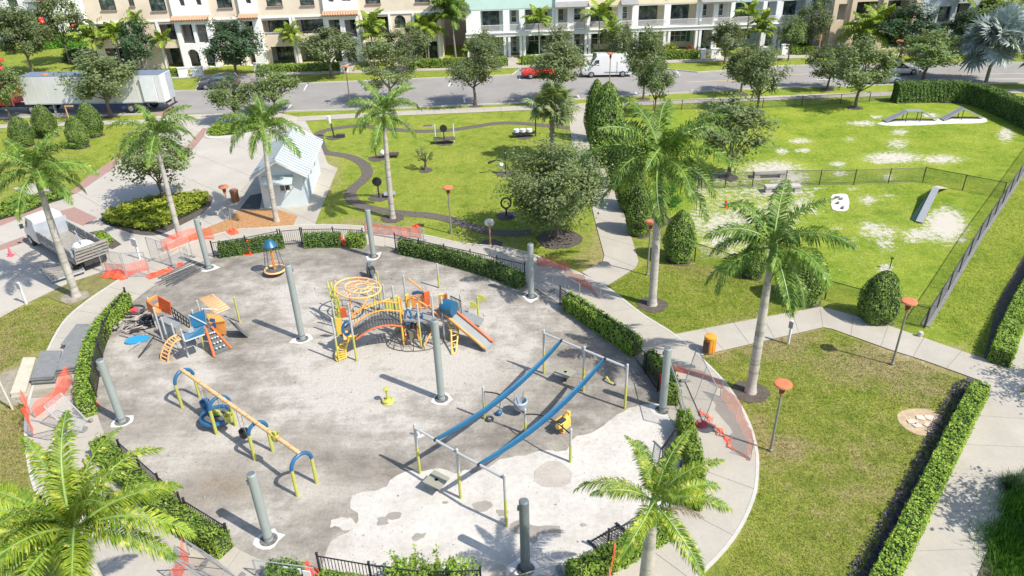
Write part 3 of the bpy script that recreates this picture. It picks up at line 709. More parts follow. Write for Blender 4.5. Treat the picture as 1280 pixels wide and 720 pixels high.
for i, (bx, by, ty, wp, lab) in enumerate(CONES):
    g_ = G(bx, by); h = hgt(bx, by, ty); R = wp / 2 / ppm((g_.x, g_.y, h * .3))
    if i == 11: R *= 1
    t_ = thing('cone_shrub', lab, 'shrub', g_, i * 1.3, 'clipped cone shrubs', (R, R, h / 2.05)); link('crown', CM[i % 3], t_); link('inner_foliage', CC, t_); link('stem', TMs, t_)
    if by > 120: ring_bed('shrub_mulch', bx, by, R * .85)
# ------------------------------------------------------------------ palms
def frond_mesh(e0, bend, L, nl, leaf, seed, mat, droop=.5, wid=.028, plum=.5, smat=None):
    r = random.Random(seed); P = []; p = Vector((0, 0, 0)); K = 16
    for k in range(K + 1):
        t_ = k / K; P.append(p.copy()); e = e0 - bend * t_ ** 1.25; p = p + Vector((math.cos(e), 0, math.sin(e))) * (L / K)
    mb = MB(); mb.tube(P, [.045 * (1 - .85 * k / K) for k in range(K + 1)], 5, 1)
    for k in range(nl):
        t_ = .13 + .87 * (k + r.random() * .6) / nl; f_ = min(K - 1e-6, t_ * K); i = int(f_); q = P[i].lerp(P[i + 1], f_ - i); d = (P[i + 1] - P[i]).normalized()
        ln = leaf * (math.sin(math.pi * (.18 + .80 * t_)) ** .75) * r.uniform(.8, 1.1) ; upv = Vector((0, 1, 0)).cross(d) * -1
        for s in (-1, 1):
            side = Vector((0, s, 0)); el = r.uniform(-.25, 1) * plum
            di = (side * 1.0 + d * (.45 + .5 * t_) + upv * el + Vector((r.uniform(-.1, .1), r.uniform(-.1, .1), r.uniform(-.08, .08)))).normalized()
            m1 = q + di * ln * .5 + Vector((0, 0, -ln * .10 * droop)); tip = q + di * ln * .86 + Vector((0, 0, -ln * droop * r.uniform(.5, 1.0)))
            wv = d * wid * r.uniform(.8, 1.2); b = len(mb.v)
            mb.add([q - wv * .5, q + wv * .5, m1 - wv, m1 + wv, tip], [(0, 1, 3, 2), (2, 3, 4)], 0)
    return mb.mesh('frond', [mat, smat or SHAFT])
# unit frond length 2.6 m
FR = [[frond_mesh(e, b, 2.6, 72, .60, 100 + i * 7 + j, FROND, .62, .024, .7) for j in range(2)] for i, (e, b) in enumerate(((1.15, 1.25), (.85, 1.65), (.5, 1.7), (.1, 1.5), (-.35, 1.05)))]
FRN = [[frond_mesh(e, b, 2.6, 92, .52, 200 + i * 7 + j, FRONDY, .55, .020, .75) for j in range(2)] for i, (e, b) in enumerate(((1.2, 1.1), (.85, 1.5), (.5, 1.5), (.12, 1.4), (-.3, 1.05)))]
DEADM = frond_mesh(-.2, .7, 2.4, 50, .4, 300, DEADF, .7, .02, .6, DEADF)
def trunk_mesh(h, r0, shaft=1.1, name='palm_trunk'):
    mb = MB(); prof = [(r0 * 1.45, -.05), (r0 * 1.35, .08), (r0 * 1.15, .3)]
    n = 14
    for k in range(n + 1):
        t_ = k / n; rr = r0 * (1.05 + .12 * math.sin(math.pi * t_ * .9) - .42 * t_); prof.append((rr, .5 + t_ * (h - shaft - .5)))
    out = mb.lathe(prof, 14).mesh(name, RPT, True)
    ms = MB(); ms.lathe([(r0 * .66, h - shaft - .02), (r0 * .74, h - shaft * .8), (r0 * .58, h - shaft * .35), (r0 * .34, h + .1), (.03, h + .35)], 12); sh = ms.mesh('crownshaft', SHAFT, True)
    return out, sh
def palm(px, py, cx, cy, span, label, nfr=15, r0=.20, loc=None, top=None, frs=None, seed=0, dead=0, hh=None, low=4, shaft=1.1):
    r = random.Random(seed + px)
    if loc is None: g_ = G(px, py)
    h = hh or hgt(px, py, cy)
    if top is not None: p = W(cx, cy, hh); g_ = Vector((p.x, p.y, 0)); h = hh
    tx = W(cx, cy, h); lean = Vector((tx.x - g_.x, tx.y - g_.y)); 
    if lean.length > .8: lean = lean.normalized() * .8
    t_ = thing('royal_palm', label, 'palm tree', g_, 0, 'royal palms around the playground')
    tm, sm = trunk_mesh(h, r0, shaft)
    for me in (tm, sm):
        for v in me.vertices:
            q = max(0, v.co.z / h); v.co.x += lean.x * q * q * .9; v.co.y += lean.y * q * q * .9
    link('trunk', tm, t_); link('crownshaft', sm, t_)
    R = span / 2 / ppm((g_.x, g_.y, h)); S = R / 1.95; nfr = int(nfr * 1.12); top_ = Vector((lean.x * .9, lean.y * .9, h - .05)); FF = frs or FR
    for k in range(nfr):
        q = k / nfr; lv = min(low, int(q * (low + .999) * 1.0)); a = k * 2.399 + r.uniform(-.25, .25)
        o = link('frond', FF[lv][k % 2], t_, top_, a, S * r.uniform(.86, 1.1)); o.rotation_euler = (r.uniform(-.35, .35), r.uniform(-.12, .12), a)
    for k in range(dead):
        a = r.uniform(0, 6.28); o = link('dry_frond', DEADM, t_, top_ - Vector((0, 0, .3)), a, S * .9); o['label'] = 'withered brown palm frond'
    return t_
PALMS = [
(96,371,44,214,112,'royal palm by the flatbed truck, left edge of the picture',16,.21,{}),
(226,301,194,168,92,'royal palm rising from the croton island',13,.17,{'dead': 1}),
(346,277,329,157,86,'royal palm standing in front of the small white roofed building',15,.18,{}),
(491,273,480,140,80,'royal palm on the garden lawn by the orange netting, drooping fronds',15,.19,{'dead': 2}),
(815,381,824,200,160,'largest crowned royal palm beside the north path',18,.22,{}),
(938,490,966,308,152,'royal palm on the lawn right of the orange trash can',17,.21,{}),
]
for (px, py, cx, cy, sp, lab, nf, r0, kw) in PALMS:
    palm(px, py, cx, cy, sp, lab, nf, r0, seed=py, **kw)
    if px > 400 and px < 1000: ring_bed('palm_mulch', px, py, .85, MULCH, .03)
ring_bed('palm_mulch', 94, 372, .75, SOILM, .06)
palm(822, 790, 817, 626, 162, 'royal palm at the bottom of the ring walk with one withered frond', 11, .23, top=1, hh=5.6, frs=FRN, dead=1, seed=4, low=3, shaft=.9)
palm(160, 860, 92, 662, 232, 'huge foreground royal palm filling the bottom left corner', 22, .23, top=1, hh=6.2, frs=FRN, seed=9, low=3)
# small house-side palms (areca / christmas palms)
FRS = [frond_mesh(e, b, 1.5, 26, .5, 400 + i, FRONDY, .6, .045, .4) for i, (e, b) in enumerate(((1.2, .9), (.75, 1.3), (.3, 1.4)))]
FRSD = [frond_mesh(e, b, 1.5, 26, .5, 410 + i, FROND, .6, .045, .4) for i, (e, b) in enumerate(((1.2, .9), (.75, 1.3), (.3, 1.4)))]
def small_palm(px, py, ty, span, label, ntr=1, dark=False, nf=11, gr='small palms before the townhouses'):
    g_ = G(px, py); h = hgt(px, py, ty + span * .28); R = span / 2 / ppm((g_.x, g_.y, h)); S = R / 1.25; r = random.Random(px * 3 + py)
    t_ = thing('small_palm', label, 'palm tree', g_, 0, gr); FS = FRSD if dark else FRS
    for j in range(ntr):
        dx, dy = (0, 0) if ntr == 1 else (r.uniform(-.5, .5) * S, r.uniform(-.3, .3)); hj = h * (1 if j == 0 else r.uniform(.7, .95))
        mb = MB(); mb.tube([(dx * .3, dy * .3, -.05), (dx * .5, dy * .6, hj * .5), (dx, dy, hj)], [.10, .075, .06], 7); part('trunk', mb, BARKG, t_, True)
        for k in range(nf):
            o = link('frond', FS[min(2, int(k / nf * 3))], t_, (dx, dy, hj), k * 2.4, S * r.uniform(.85, 1.1)); o.rotation_euler = (r.uniform(-.3, .3), 0, k * 2.4 + r.uniform(-.2, .2))
for a_ in [
(128,88,26,40,'small palm cluster at the left corner of the cream townhouses',3,False),
(152,92,32,34,'small palm behind the rear of the semi trailer',2,False),
(186,90,18,30,'small palm beside the first arch window of the cream townhouses',1,False),
(212,88,42,34,'low yellow-green palm right of the dark narrow tree',1,False),
(372,82,32,34,'pair of slim palms before a ground floor terrace',2,False),
(467,82,20,42,'small palm touching the upper balcony left of the arched window',2,False),
(535,76,22,44,'yellowing small palm at the right end of the cream townhouses',2,False),
(572,74,-12,52,'tall dark palm clump in the gap between the two townhouse rows',3,True),
(588,78,58,20,'low bright palm at the foot of the gap between townhouse rows',1,False),
(674,74,14,42,'small palm before the mint townhouse balcony',1,False),
(748,72,8,44,'palm before the yellow townhouse balcony, the higher of two',1,False),
(761,76,28,34,'bright yellow-green palm above the white van',2,False),
(930,70,8,36,'palm before the aqua townhouse balcony, left of two',1,False),
(944,72,18,36,'palm before the aqua townhouse balcony, right of two',2,False),
(1080,72,14,62,'arching palm in front of the beige house columns',2,False),
(1066,60,-14,50,'palm behind the arching palm by the beige house',1,False),
(1028,62,-4,34,'palm beside the tall bare trunk right of the pale blue house',1,False),
(1178,60,-16,50,'palm with yellow fronds leaning before the arched grey house',1,False),
(1228,60,-8,40,'palm at the right side of the arched grey house',1,False),
(140,78,34,26,'palm with orange bracts at the corner of the cream townhouses',1,False)]:
    small_palm(*a_)
# tall trunks whose crowns are above the picture
def tall(px, py, label, hh, r0=.17):
    g_ = G(px, py); t_ = thing('tall_palm', label, 'palm tree', g_, 0, 'tall palms by the townhouses'); tm, sm = trunk_mesh(hh, r0); link('trunk', tm, t_); link('crownshaft', sm, t_)
    for k in range(12): link('frond', FR[min(4, int(k / 12 * 5))][k % 2], t_, (0, 0, hh), k * 2.4, 1.1)
tall(833, 62, 'tall bare palm trunk in front of the pale yellow townhouse', 10.5, .22)
tall(1006, 57, 'tall palm trunk at the right end of the pastel townhouses', 10.5, .26)
tall(598, 64, 'slim tall palm trunk at the left edge of the mint townhouse', 10.5, .16)
tall(1190, 52, 'slim tall palm trunk beside the arched grey house', 10.5, .14)
# fan palms
def fan_mesh(seed, R=.75, nb=26, mat=None, stalk=.9):
    r = random.Random(seed); mb = MB(); mb.tube([(0, 0, 0), (stalk * .6, 0, .05), (stalk, 0, 0)], [.02, .016, .012], 5)
    for k in range(nb):
        a = math.radians(-150 + 300 * k / (nb - 1)); d = Vector((math.cos(a), math.sin(a), r.uniform(-.15, .1))); L = R * (.72 + .28 * math.cos(a * .6)) * r.uniform(.9, 1.05)
        pr = Vector((-math.sin(a), math.cos(a), 0)) * R * .085; b0 = Vector((stalk, 0, 0)); md = b0 + d * L * .55; tp = b0 + d * L + Vector((0, 0, -L * r.uniform(.1, .35)))
        mb.add([b0, md - pr + Vector((0, 0, .03)), tp, md + pr - Vector((0, 0, .0))], [(0, 1, 2, 3)])
    return mb.mesh('fan_leaf', mat)
def fan_palm(px, py, cx, cy, span, label, mat, nl=44, seed=1, boots=True, R=.75):
    g_ = G(px, py); h = hgt(px, py, cy); S = span / 2 / ppm((g_.x, g_.y, h)) / (.9 + R * .8); t_ = thing('fan_palm', label, 'palm tree', g_); r = random.Random(seed)
    mb = MB(); mb.tube([(0, 0, -.1), (0, 0, h * .5), (0, 0, h)], [.2, .17, .19], 10)
    if boots:
        for k in range(40):
            a = k * 2.4; z = h * (.3 + .7 * k / 40); mb.box((math.cos(a) * .2, math.sin(a) * .2, z), (.1, .1, .16), a)
    part('trunk', mb, BARKG, t_, True); FM = [fan_mesh(seed * 10 + j, R, 26, mat) for j in range(3)]
    for k in range(nl):
        a = k * 2.399; e = math.asin(min(1, max(-1, 1.0 - 1.55 * (k + .5) / nl)))
        o = link('fan_leaf', FM[k % 3], t_, (0, 0, h), 0, S * r.uniform(.7, 1.15)); o.rotation_euler = (r.uniform(-1.1, 1.1), -e + r.uniform(-.25, .25), a + r.uniform(-.4, .4))
fan_palm(690, 200, 689, 134, 66, 'shaggy fan palm left of the north path', SABL, 56, 5, R=.6)
fan_palm(1232, 104, 1240, 50, 84, 'silver fan palm behind the tall hedge at upper right', SILVER, 48, 6, False, .8)
fan_palm(1296, 112, 1292, 72, 60, 'second silver fan palm at the far right edge', SILVER, 34, 8, False, .95)
# ------------------------------------------------------------------ hedges
def hedge(pts, wd, h, label, mat=None, dens=330, leaf=.055, seed=1, grp='clipped hedges around the playground', top_h=None, wav=.05, nm='hedge', atop=None):
    """pts: world centre line"""
    P = resample([Vector((p[0], p[1])) for p in pts], .5); wd *= (.72 if grp.startswith('clipped') else 1); r = np.random.default_rng(seed); a, b = offset_line(P, wd / 2), offset_line(P, -wd / 2)
    t_ = thing(nm, label, 'hedge', (P[0].x, P[0].y, 0), 0, grp); o = np.array([P[0].x, P[0].y, 0])
    mb = MB(); ai, bi = offset_line(P, wd / 2 - .05), offset_line(P, -(wd / 2 - .05)); L0 = Vector((P[0].x, P[0].y))
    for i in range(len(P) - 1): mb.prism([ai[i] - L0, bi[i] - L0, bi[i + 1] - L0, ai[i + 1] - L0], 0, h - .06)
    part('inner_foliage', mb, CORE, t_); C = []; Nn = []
    for i in range(len(P) - 1):
        L = (P[i + 1] - P[i]).length
        for (s0, s1, s0b, s1b, nrm, kind) in ((a[i], a[i + 1], 0, 0, 1, 'side'), (b[i], b[i + 1], 0, 0, -1, 'side'), (a[i], a[i + 1], b[i], b[i + 1], 0, 'top')):
            if kind == 'side':
                n = int(L * h * dens); u = r.random(n); z = r.random(n) * h; s0, s1 = np.array(s0), np.array(s1); q = s0 + (s1 - s0) * u[:, None]
                tt = np.array(P[i + 1] - P[i]) / L; nn = np.array([-tt[1], tt[0]]) * nrm
                q = q + nn * (r.normal(size=(n, 1)) * .03 + np.sin(u * 6 + i * 1.7 + z * 4)[:, None] * wav * .5); C.append(np.c_[q, z]); Nn.append(np.tile([nn[0], nn[1], .35], (n, 1)))
            else:
                n = int(L * wd * dens * 1.25); u, v = r.random(n), r.random(n); A_ = np.array(s0) + (np.array(s1) - np.array(s0)) * u[:, None]; B_ = np.array(s0b) + (np.array(s1b) - np.array(s0b)) * u[:, None]
                q = A_ + (B_ - A_) * v[:, None]; z = h + r.normal(size=n) * .05 + (r.random(n) < .04) * r.random(n) * .16 + np.sin(u * 5 + i * 2.1 + v * 3) * wav; C.append(np.c_[q, z]); Nn.append(np.tile([0, 0, 1.0], (n, 1)))
    for e, s in ((0, -1), (-1, 1)):
        n = int(wd * h * dens); v = r.random(n); q = np.array(a[e]) + (np.array(b[e]) - np.array(a[e])) * v[:, None]; C.append(np.c_[q, r.random(n) * h]); dd = (P[e] - P[e - s * 1 if e == 0 else -2]).normalized() if True else 0
        Nn.append(np.tile([dd.x, dd.y, .3], (n, 1)))
    C = np.concatenate(C) - o; Nn = np.concatenate(Nn)
    link('leaves', npmesh('hedge_leaves', LM(C, leaf, seed, nrm=Nn * 1.1), 4, mat or HEDGEL), t_); return t_
def hl(px, h=1.0): # hedge centre line from photo points on its top centre line
    return [Vector((W(x, y, h).x, W(x, y, h).y)) for x, y in px]
hedge(hl([(271,303),(300,299),(330,295),(352,291)]), 1.0, .85, 'playground hedge with the red roll against it, behind the spinning net toy', HEDGED, seed=2)
hedge(hl([(379,291),(404,290),(424,290)]), 1.0, .85, 'short playground hedge right of the bare black gate panel', HEDGED, seed=3)
hedge(hl([(433,290),(454,291)]), 1.0, .85, 'shortest playground hedge, right end wrapped by red netting', HEDGEL, seed=4)
hedge(hl([(500,298),(540,306),(580,316),(620,328),(652,341)]), 1.0, .85, 'long curved hedge on the garden side of the playground', HEDGED, seed=5)
hedge(hl([(709,366),(730,379),(755,396),(780,411),(797,424)]), .95, .95, 'hedge beside the east side walk above the blue ramps', HEDGEL, seed=6)
hedge(hl([(811,437),(825,449),(838,464),(841,486)]), .8, .95, 'short hedge behind the pole nearest the orange trash can', HEDGEL, seed=7)
hedge(hl([(855,510),(863,540),(870,566),(872,590),(869,615)]), .8, .95, 'narrow hedge along the walk above the bottom palm crown', HEDGEL, seed=8)
hedge(hl([(836,645),(812,656),(780,675),(745,694),(712,705)]), .95, .8, 'hedge under the bottom palm beside the black fence panel', HEDGEL, seed=9)
hedge(hl([(156,366),(140,381),(122,402),(111,425),(105,450),(101,475),(104,500)]), .85, .95, 'curved hedge left of the playground beside the stacked grey slabs', HEDGEL, seed=10)
hedge(hl([(120,545),(150,578),(190,612),(222,638),(250,655),(276,668)]), .95, .9, 'hedge partly under the huge foreground palm', HEDGEL, seed=11)
hedge(hl([(332,702),(352,700),(372,706)]), .8, .8, 'tiny hedge behind the bottom construction barrier', HEDGED, seed=12)
hedge(hl([(396,716),(430,722),(480,730),(530,735),(600,733),(660,724)]), 1.0, .8, 'hedge along the bottom edge of the picture below the black fence', HEDGEL, seed=13)
hedge(hl([(1228,478),(1212,508),(1188,556),(1160,612),(1130,672),(1098,735),(1070,790)], .7), .72, .7, 'long light green hedge along the walk at lower right', HEDGEL, seed=14, grp='hedges along the east walk')
hedge(hl([(1255,438),(1262,415),(1280,375),(1310,320),(1340,270)], .9), .9, .9, 'light green hedge at the right edge beyond the path corner', HEDGEL, seed=15, grp='hedges along the east walk')
hedge(hl([(1122,104),(1160,103),(1200,103),(1214,104)], 1.9), 1.3, 1.9, 'tall dark hedge behind the dog park agility ramps', HEDGED, 240, .08, 16, 'tall hedges of the dog park', wav=.08)
hedge(hl([(1219,105),(1238,110),(1262,120),(1300,136),(1340,152)], 1.9), 1.4, 1.9, 'tall dark hedge running off at upper right beside the silver palm', HEDGED, 240, .08, 17, 'tall hedges of the dog park', wav=.08)
for i, (px, wd, h, lab) in enumerate([([(196,88),(228,86)], .9, .9, 'low hedge left of the white gate posts, cream townhouses'), ([(322,82),(360,81),(425,78)], 1.0, .9, 'low hedge before the ground floor terraces, left of the second gate posts'), ([(520,75),(570,74),(606,72)], 1.1, 1.0, 'bright low hedge right of the cream townhouses'), ([(618,73),(634,72)], .9, 1.0, 'short low hedge before the mint townhouse door'), ([(652,71),(692,69)], .9, 1.0, 'low hedge behind the red car'),
    ([(742,67),(776,66)], .9, 1.0, 'low hedge above the white van'), ([(824,64),(872,63)], 1.1, 1.0, 'low hedge beneath the green shuttered window'), ([(988,59),(1020,58)], 1.2, .9, 'low hedge at the right end of the pastel townhouses'), ([(1030,62),(1090,60)], 1.2, 1.0, 'low hedge before the beige house'), ([(508,79),(519,79)], .9, .8, 'small hedge stub beside the walkway of the cream townhouses')]):
    hedge(hl(px, h), wd, h, lab, HEDGEL, 120, .10, 30 + i, 'front garden hedges', wav=.06)
# ------------------------------------------------------------------ shrubs and beds
def shrub(px, py, rx, ry, h, label, mat, n, leaf, seed, nm='shrub', rz=0, cat='shrub', core=True, grp=None):
    g_ = G(px, py); r = np.random.default_rng(seed); t_ = thing(nm, label, cat, g_, rz, grp); a = r.random(n) * 2 * np.pi; z = r.random(n); R = np.sqrt(1 - z ** 2) * (1 + .12 * np.sin(a * 3 + seed) + .1 * np.sin(a * 7 + z * 5)) * r.uniform(.82, 1.05, n)
    C = np.stack([np.cos(a) * R * rx, np.sin(a) * R * ry, z * h * r.uniform(.9, 1.1, n)], 1); Nn = np.stack([np.cos(a) * R, np.sin(a) * R, z + .4], 1)
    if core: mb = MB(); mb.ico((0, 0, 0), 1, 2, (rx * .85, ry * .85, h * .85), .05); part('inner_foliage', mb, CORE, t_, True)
    link('leaves', npmesh('shrub_leaves', LM(C, leaf, seed, nrm=Nn), 4, mat), t_); return t_
def bed(poly, h, n, leaf, label, mat, seed, nm='plant_bed', lump=.25, cat='plants', kind=None, world=False, lo=.1, grp=None):
    P = smooth_poly(poly if world else gp(poly), 4); r = np.random.default_rng(seed); xs_ = [p[0] for p in P]; ys_ = [p[1] for p in P]; g_ = Vector((sum(xs_) / len(xs_), sum(ys_) / len(ys_), 0))
    Q = np.stack([r.uniform(min(xs_), max(xs_), n * 3), r.uniform(min(ys_), max(ys_), n * 3)], 1); Q = Q[inside(Q, P)][:n]
    hh = h * (1 - lump + lump * (np.sin(Q[:, 0] * 4.3) * np.sin(Q[:, 1] * 4.9 + 1) + .3 * np.sin(Q[:, 0] * 9))); z = hh * (1 - r.random(len(Q)) ** 2 * .55)
    V = LM(np.c_[Q - np.array([g_.x, g_.y]), z], leaf, seed, up=.7)
    t_ = thing(nm, label, cat, g_, 0, grp) if not kind else None
    me = npmesh('bed_leaves', V, 4, mat)
    if kind: o = link(nm, me, None, g_); o['label'] = label; o['category'] = cat; o['kind'] = 'stuff'; return o
    link('leaves', me, t_)
    mb = MB(); mb.prism([((p[0] - g_.x) * .96, (p[1] - g_.y) * .96) for p in P], 0, h * .35); part('inner_foliage', mb, CORE, t_)
bed([(129,274),(150,262),(185,252),(215,247),(256,245),(262,252),(248,264),(228,274),(205,286),(185,291),(160,286),(138,283)], .62, 9000, .10, 'large bed of yellow-green croton shrubs on the plaza island', CROTON, 3, 'croton_bed')
flat('island_bed', [(126,276),(148,262),(182,252),(215,245),(258,243),(266,252),(252,268),(230,280),(205,292),(185,295),(158,290)], 0, .04, MULCH, 3)
flat('island_bed', [(112,291),(128,288),(152,306),(141,312),(126,308),(100,296)], 0, .045, MULCH)
shrub(128, 303, .85, .6, .75, 'rounded clipped bush beside the flatbed truck', HEDGEL, 2200, .06, 4, rz=-.8)
flat('street_island', [(256,172),(262,160),(280,154),(330,148),(356,149),(362,154),(340,162),(310,170),(275,174)], 0, .09, KERB, 3)
bed([(259,170),(264,161),(282,156),(330,150),(354,151),(356,154),(338,160),(308,167),(278,171)], .45, 3500, .10, 'planted street island under two young trees', HEDGEL, 6, 'island_planting')
bed([(0,256),(20,250),(45,246),(72,243),(90,246),(60,256),(30,268),(0,276),(-40,290),(-40,270)], .5, 3500, .09, 'low green planting under the left hand palm', HEDGEL, 7, 'low_planting')
shrub(72, 58, 4.2, 2.2, 2.0, 'mass of bright green bushes before the white house', BRIGHT, 5000, .16, 8)
shrub(98, 68, 2.0, 1.4, 1.5, 'lower bright green bush beside the shaded lawn', BRIGHT, 2000, .14, 9)
shrub(105, 76, 2.6, 1.4, 1.7, 'deeply shaded dark bush left of the cream townhouses', DARKG, 2500, .14, 10)
shrub(152, 88, 2.2, .9, 1.0, 'dark bushes at the foot of the cream townhouses', DARKG, 1800, .12, 11)
shrub(862, 70, .8, .7, 1.3, 'red leaved shrub beside the green shuttered window', REDL, 700, .1, 12)
shrub(667, 66, .8, .7, 1.2, 'round dark bush at the mint townhouse walkway', DARKG, 700, .1, 13)
shrub(735, 66, .8, .7, 1.3, 'round dark bush left of the yellow townhouse', DARKG, 700, .1, 14)
shrub(875, 62, .8, .7, 1.1, 'round dark bush beside the white gate wall', DARKG, 600, .1, 15)
shrub(836, 66, 1.2, .7, 1.2, 'yellow-green shrub beneath the green shuttered window', CROTON, 800, .1, 16)
shrub(1000, 62, 1.4, .8, 1.1, 'bright shrub at the right end of the pastel townhouses', BRIGHT, 900, .1, 17)
for i, (x, y, h, rr, lab) in enumerate([(1274,672,.9,1.2,'lowest feathery green grass clump at the right edge'),(1290,632,1.0,1.0,'feathery grass clump at the right edge below the mulch'),(1284,708,.8,1.2,'feathery grass clump in the bottom right corner'),(1280,602,1.0,.6,'dark leggy shrub beside the walk at the right edge')]):
    n = 2600; r = np.random.default_rng(90 + i); a = r.random(n) * 6.283; e = r.uniform(.3, 1.5, n); L = r.uniform(.35, .7, n) * h; b0 = np.stack([r.normal(size=n) * rr * .4, r.normal(size=n) * rr * .4, np.zeros(n)], 1)
    d = np.stack([np.cos(a) * np.cos(e), np.sin(a) * np.cos(e), np.sin(e)], 1); tp = b0 + d * L[:, None]; pw = np.stack([-np.sin(a), np.cos(a), np.zeros(n)], 1) * .012
    g_ = W(x, y, h * .5); t_ = thing('grass_clump', lab, 'plant', (g_.x, g_.y, 0)); link('blades', npmesh('blades', np.stack([b0 - pw, b0 + pw, tp + pw * .3, tp - pw * .3], 1), 4, BRIGHT if i < 3 else DARKG), t_)
# purple plants left of the lower right hedge, coloured dark as its shade; dark cover beside the upper one
bed([(1198,478),(1222,484),(1205,515),(1180,560),(1152,612),(1122,668),(1098,716),(1060,720),(1090,668),(1124,610),(1150,560),(1172,515)], .18, 8000, .06, 'strip of low purple ground cover, darkened with the shade of the long hedge', SHADE_PURP, 21, 'shade_ground_cover', kind=1, cat='ground cover')
bed([(300,690),(330,705),(345,720),(300,722)], .1, 10, .05, 'x', SHADE_PURP, 22, 'shade_ground_cover', kind=1) if False else None
# leafy croton branches at the very bottom
for i, (x, y, rr, lab) in enumerate([(510,712,1.0,'left leafy yellow-green shrub rising at the bottom edge'),(545,716,1.1,'middle leafy yellow-green shrub rising at the bottom edge'),(578,722,1.0,'right leafy yellow-green shrub rising at the bottom edge')]):
    g_ = W(x, y, .9); t_ = thing('leafy_shrub', lab, 'shrub', (g_.x, g_.y, 0), 0, 'leafy shrubs at the bottom edge'); r = np.random.default_rng(120 + i); C = []; Nn = []; mb = MB()
    for k in range(26):
        a = r.random() * 6.28; q = r.random() * rr * .7; L = r.uniform(.6, 1.35); bx_, by_ = math.cos(a) * q, math.sin(a) * q; lx, ly = math.cos(a) * .25, math.sin(a) * .25
        mb.tube([(bx_ * .5, by_ * .5, 0), (bx_ + lx, by_ + ly, L)], [.012, .005], 4); n = 60; u = r.random(n) ** .6; P_ = np.stack([bx_ * .5 + (bx_ * .5 + lx) * u, by_ * .5 + (by_ * .5 + ly) * u, L * u], 1) + r.normal(size=(n, 3)) * .07; C.append(P_); Nn.append(np.tile([0, 0, 1.], (n, 1)))
    part('stems', mb, BARK, t_); link('leaves', npmesh('shrub_leaves', LM(np.concatenate(C), .06, 5 + i, nrm=np.concatenate(Nn)), 4, HEDGEL), t_)
# ------------------------------------------------------------------ building materials
CREAM = M('cream_stucco', (.72, .60, .47), .85, .07, .8, fine=20, bump=.08)
WSTUC = M('white_stucco', (.80, .79, .76), .8, .05, .8, fine=20, bump=.06)
MINT = M('mint_stucco', (.50, .66, .60), .8, .05, .8); YELS = M('pale_yellow_stucco', (.74, .63, .43), .8, .05, .8)
BLUES = M('pale_blue_stucco', (.55, .62, .68), .8, .05, .8); AQUA = M('aqua_stucco', (.48, .63, .66), .8, .05, .8)
BEIGE = M('beige_stucco', (.56, .46, .33), .85, .08, .8); GREYB = M('grey_blue_stucco', (.42, .45, .48), .85, .06, .8)
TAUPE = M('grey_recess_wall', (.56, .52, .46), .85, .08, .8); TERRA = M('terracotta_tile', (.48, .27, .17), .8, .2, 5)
GREYR = M('grey_roof', (.24, .235, .23), .7, .1, 2); DFRAME = M('dark_frame', (.05, .045, .045), .5, .1); WFRAME = M('white_frame', (.66, .66, .64), .5, .05)
SILLM = M('brown_sill', (.30, .17, .13), .7, .1); GREENSH = M('green_shutter', (.04, .17, .08), .6, .1); RAILW = M('pale_railing', (.62, .60, .57), .6, .05)
RAILD = M('dark_railing', (.09, .085, .085), .6, .1); TEAL = M('teal_furniture', (.05, .35, .32), .6, .1)
m, t, bs = newmat('window_glass'); f = noise(t, 1.3, 3)
t.links.new(ramp(t, f, [(.35, (.012, .02, .022)), (.5, (.04, .07, .07)), (.62, (.12, .15, .15)), (.7, (.28, .28, .26))]), bs.inputs['Base Color']); bs.inputs['Roughness'].default_value = .06; bs.inputs['Specular IOR Level'].default_value = .9
GLASS = m
FO = G(244, 84); FD = (G(959, 59) - FO).normalized()
class Facade:
    def __init__(s, o, d):
        s.o = o; s.d = d; s.n = Vector((-d.y, d.x, 0)); s.rz = math.atan2(d.y, d.x)
    def uz(s, px, py):
        p = hit_plane(px, py, s.o, s.n); return (p - s.o).dot(s.d), p.z
    def root(s, nm, label, cat='building', u=0): return thing(nm, label, cat, s.o + s.d * u, s.rz)
def wall(u0, u1, z0, z1, holes, y0=0, y1=.3):
    mb = MB(); us = sorted({u0, u1} | {min(max(h[k], u0), u1) for h in holes for k in (0, 1)}); zs = sorted({z0, z1} | {min(max(h[k], z0), z1) for h in holes for k in (2, 3)})
    for j in range(len(zs) - 1):
        run = None
        for i in range(len(us) - 1):
            cu, cz = (us[i] + us[i + 1]) / 2, (zs[j] + zs[j + 1]) / 2
            hole = any(h[0] < cu < h[1] and h[2] < cz < h[3] for h in holes)
            if not hole:
                if run is None: run = us[i]
                last = us[i + 1]
            if (hole or i == len(us) - 2) and run is not None:
                mb.bx(run, last, y0, y1, zs[j], zs[j + 1]); run = None
    return mb
def spandrels(mb, h, y0=0, y1=.3, n=6):
    u0, u1, z0, z1 = h[:4]; r = (u1 - u0) / 2; c = (u0 + u1) / 2; zc = z1 - r
    for s in (-1, 1):
        pts = [(c + s * r, zc)] + [(c + s * r * math.cos(a), zc + r * math.sin(a)) for a in [math.pi / 2 * k / n for k in range(1, n + 1)]] + [(c + s * r, z1)]
        for k in range(1, len(pts) - 2 + 1):
            a, b, q = pts[-1], pts[k - 1], pts[k]
            vs = [(p[0], y, p[1]) for y in (y0, y1) for p in (a, b, q)]
            mb.add(vs, [(0, 1, 2), (5, 4, 3), (0, 3, 4, 1), (1, 4, 5, 2), (2, 5, 3, 0)])
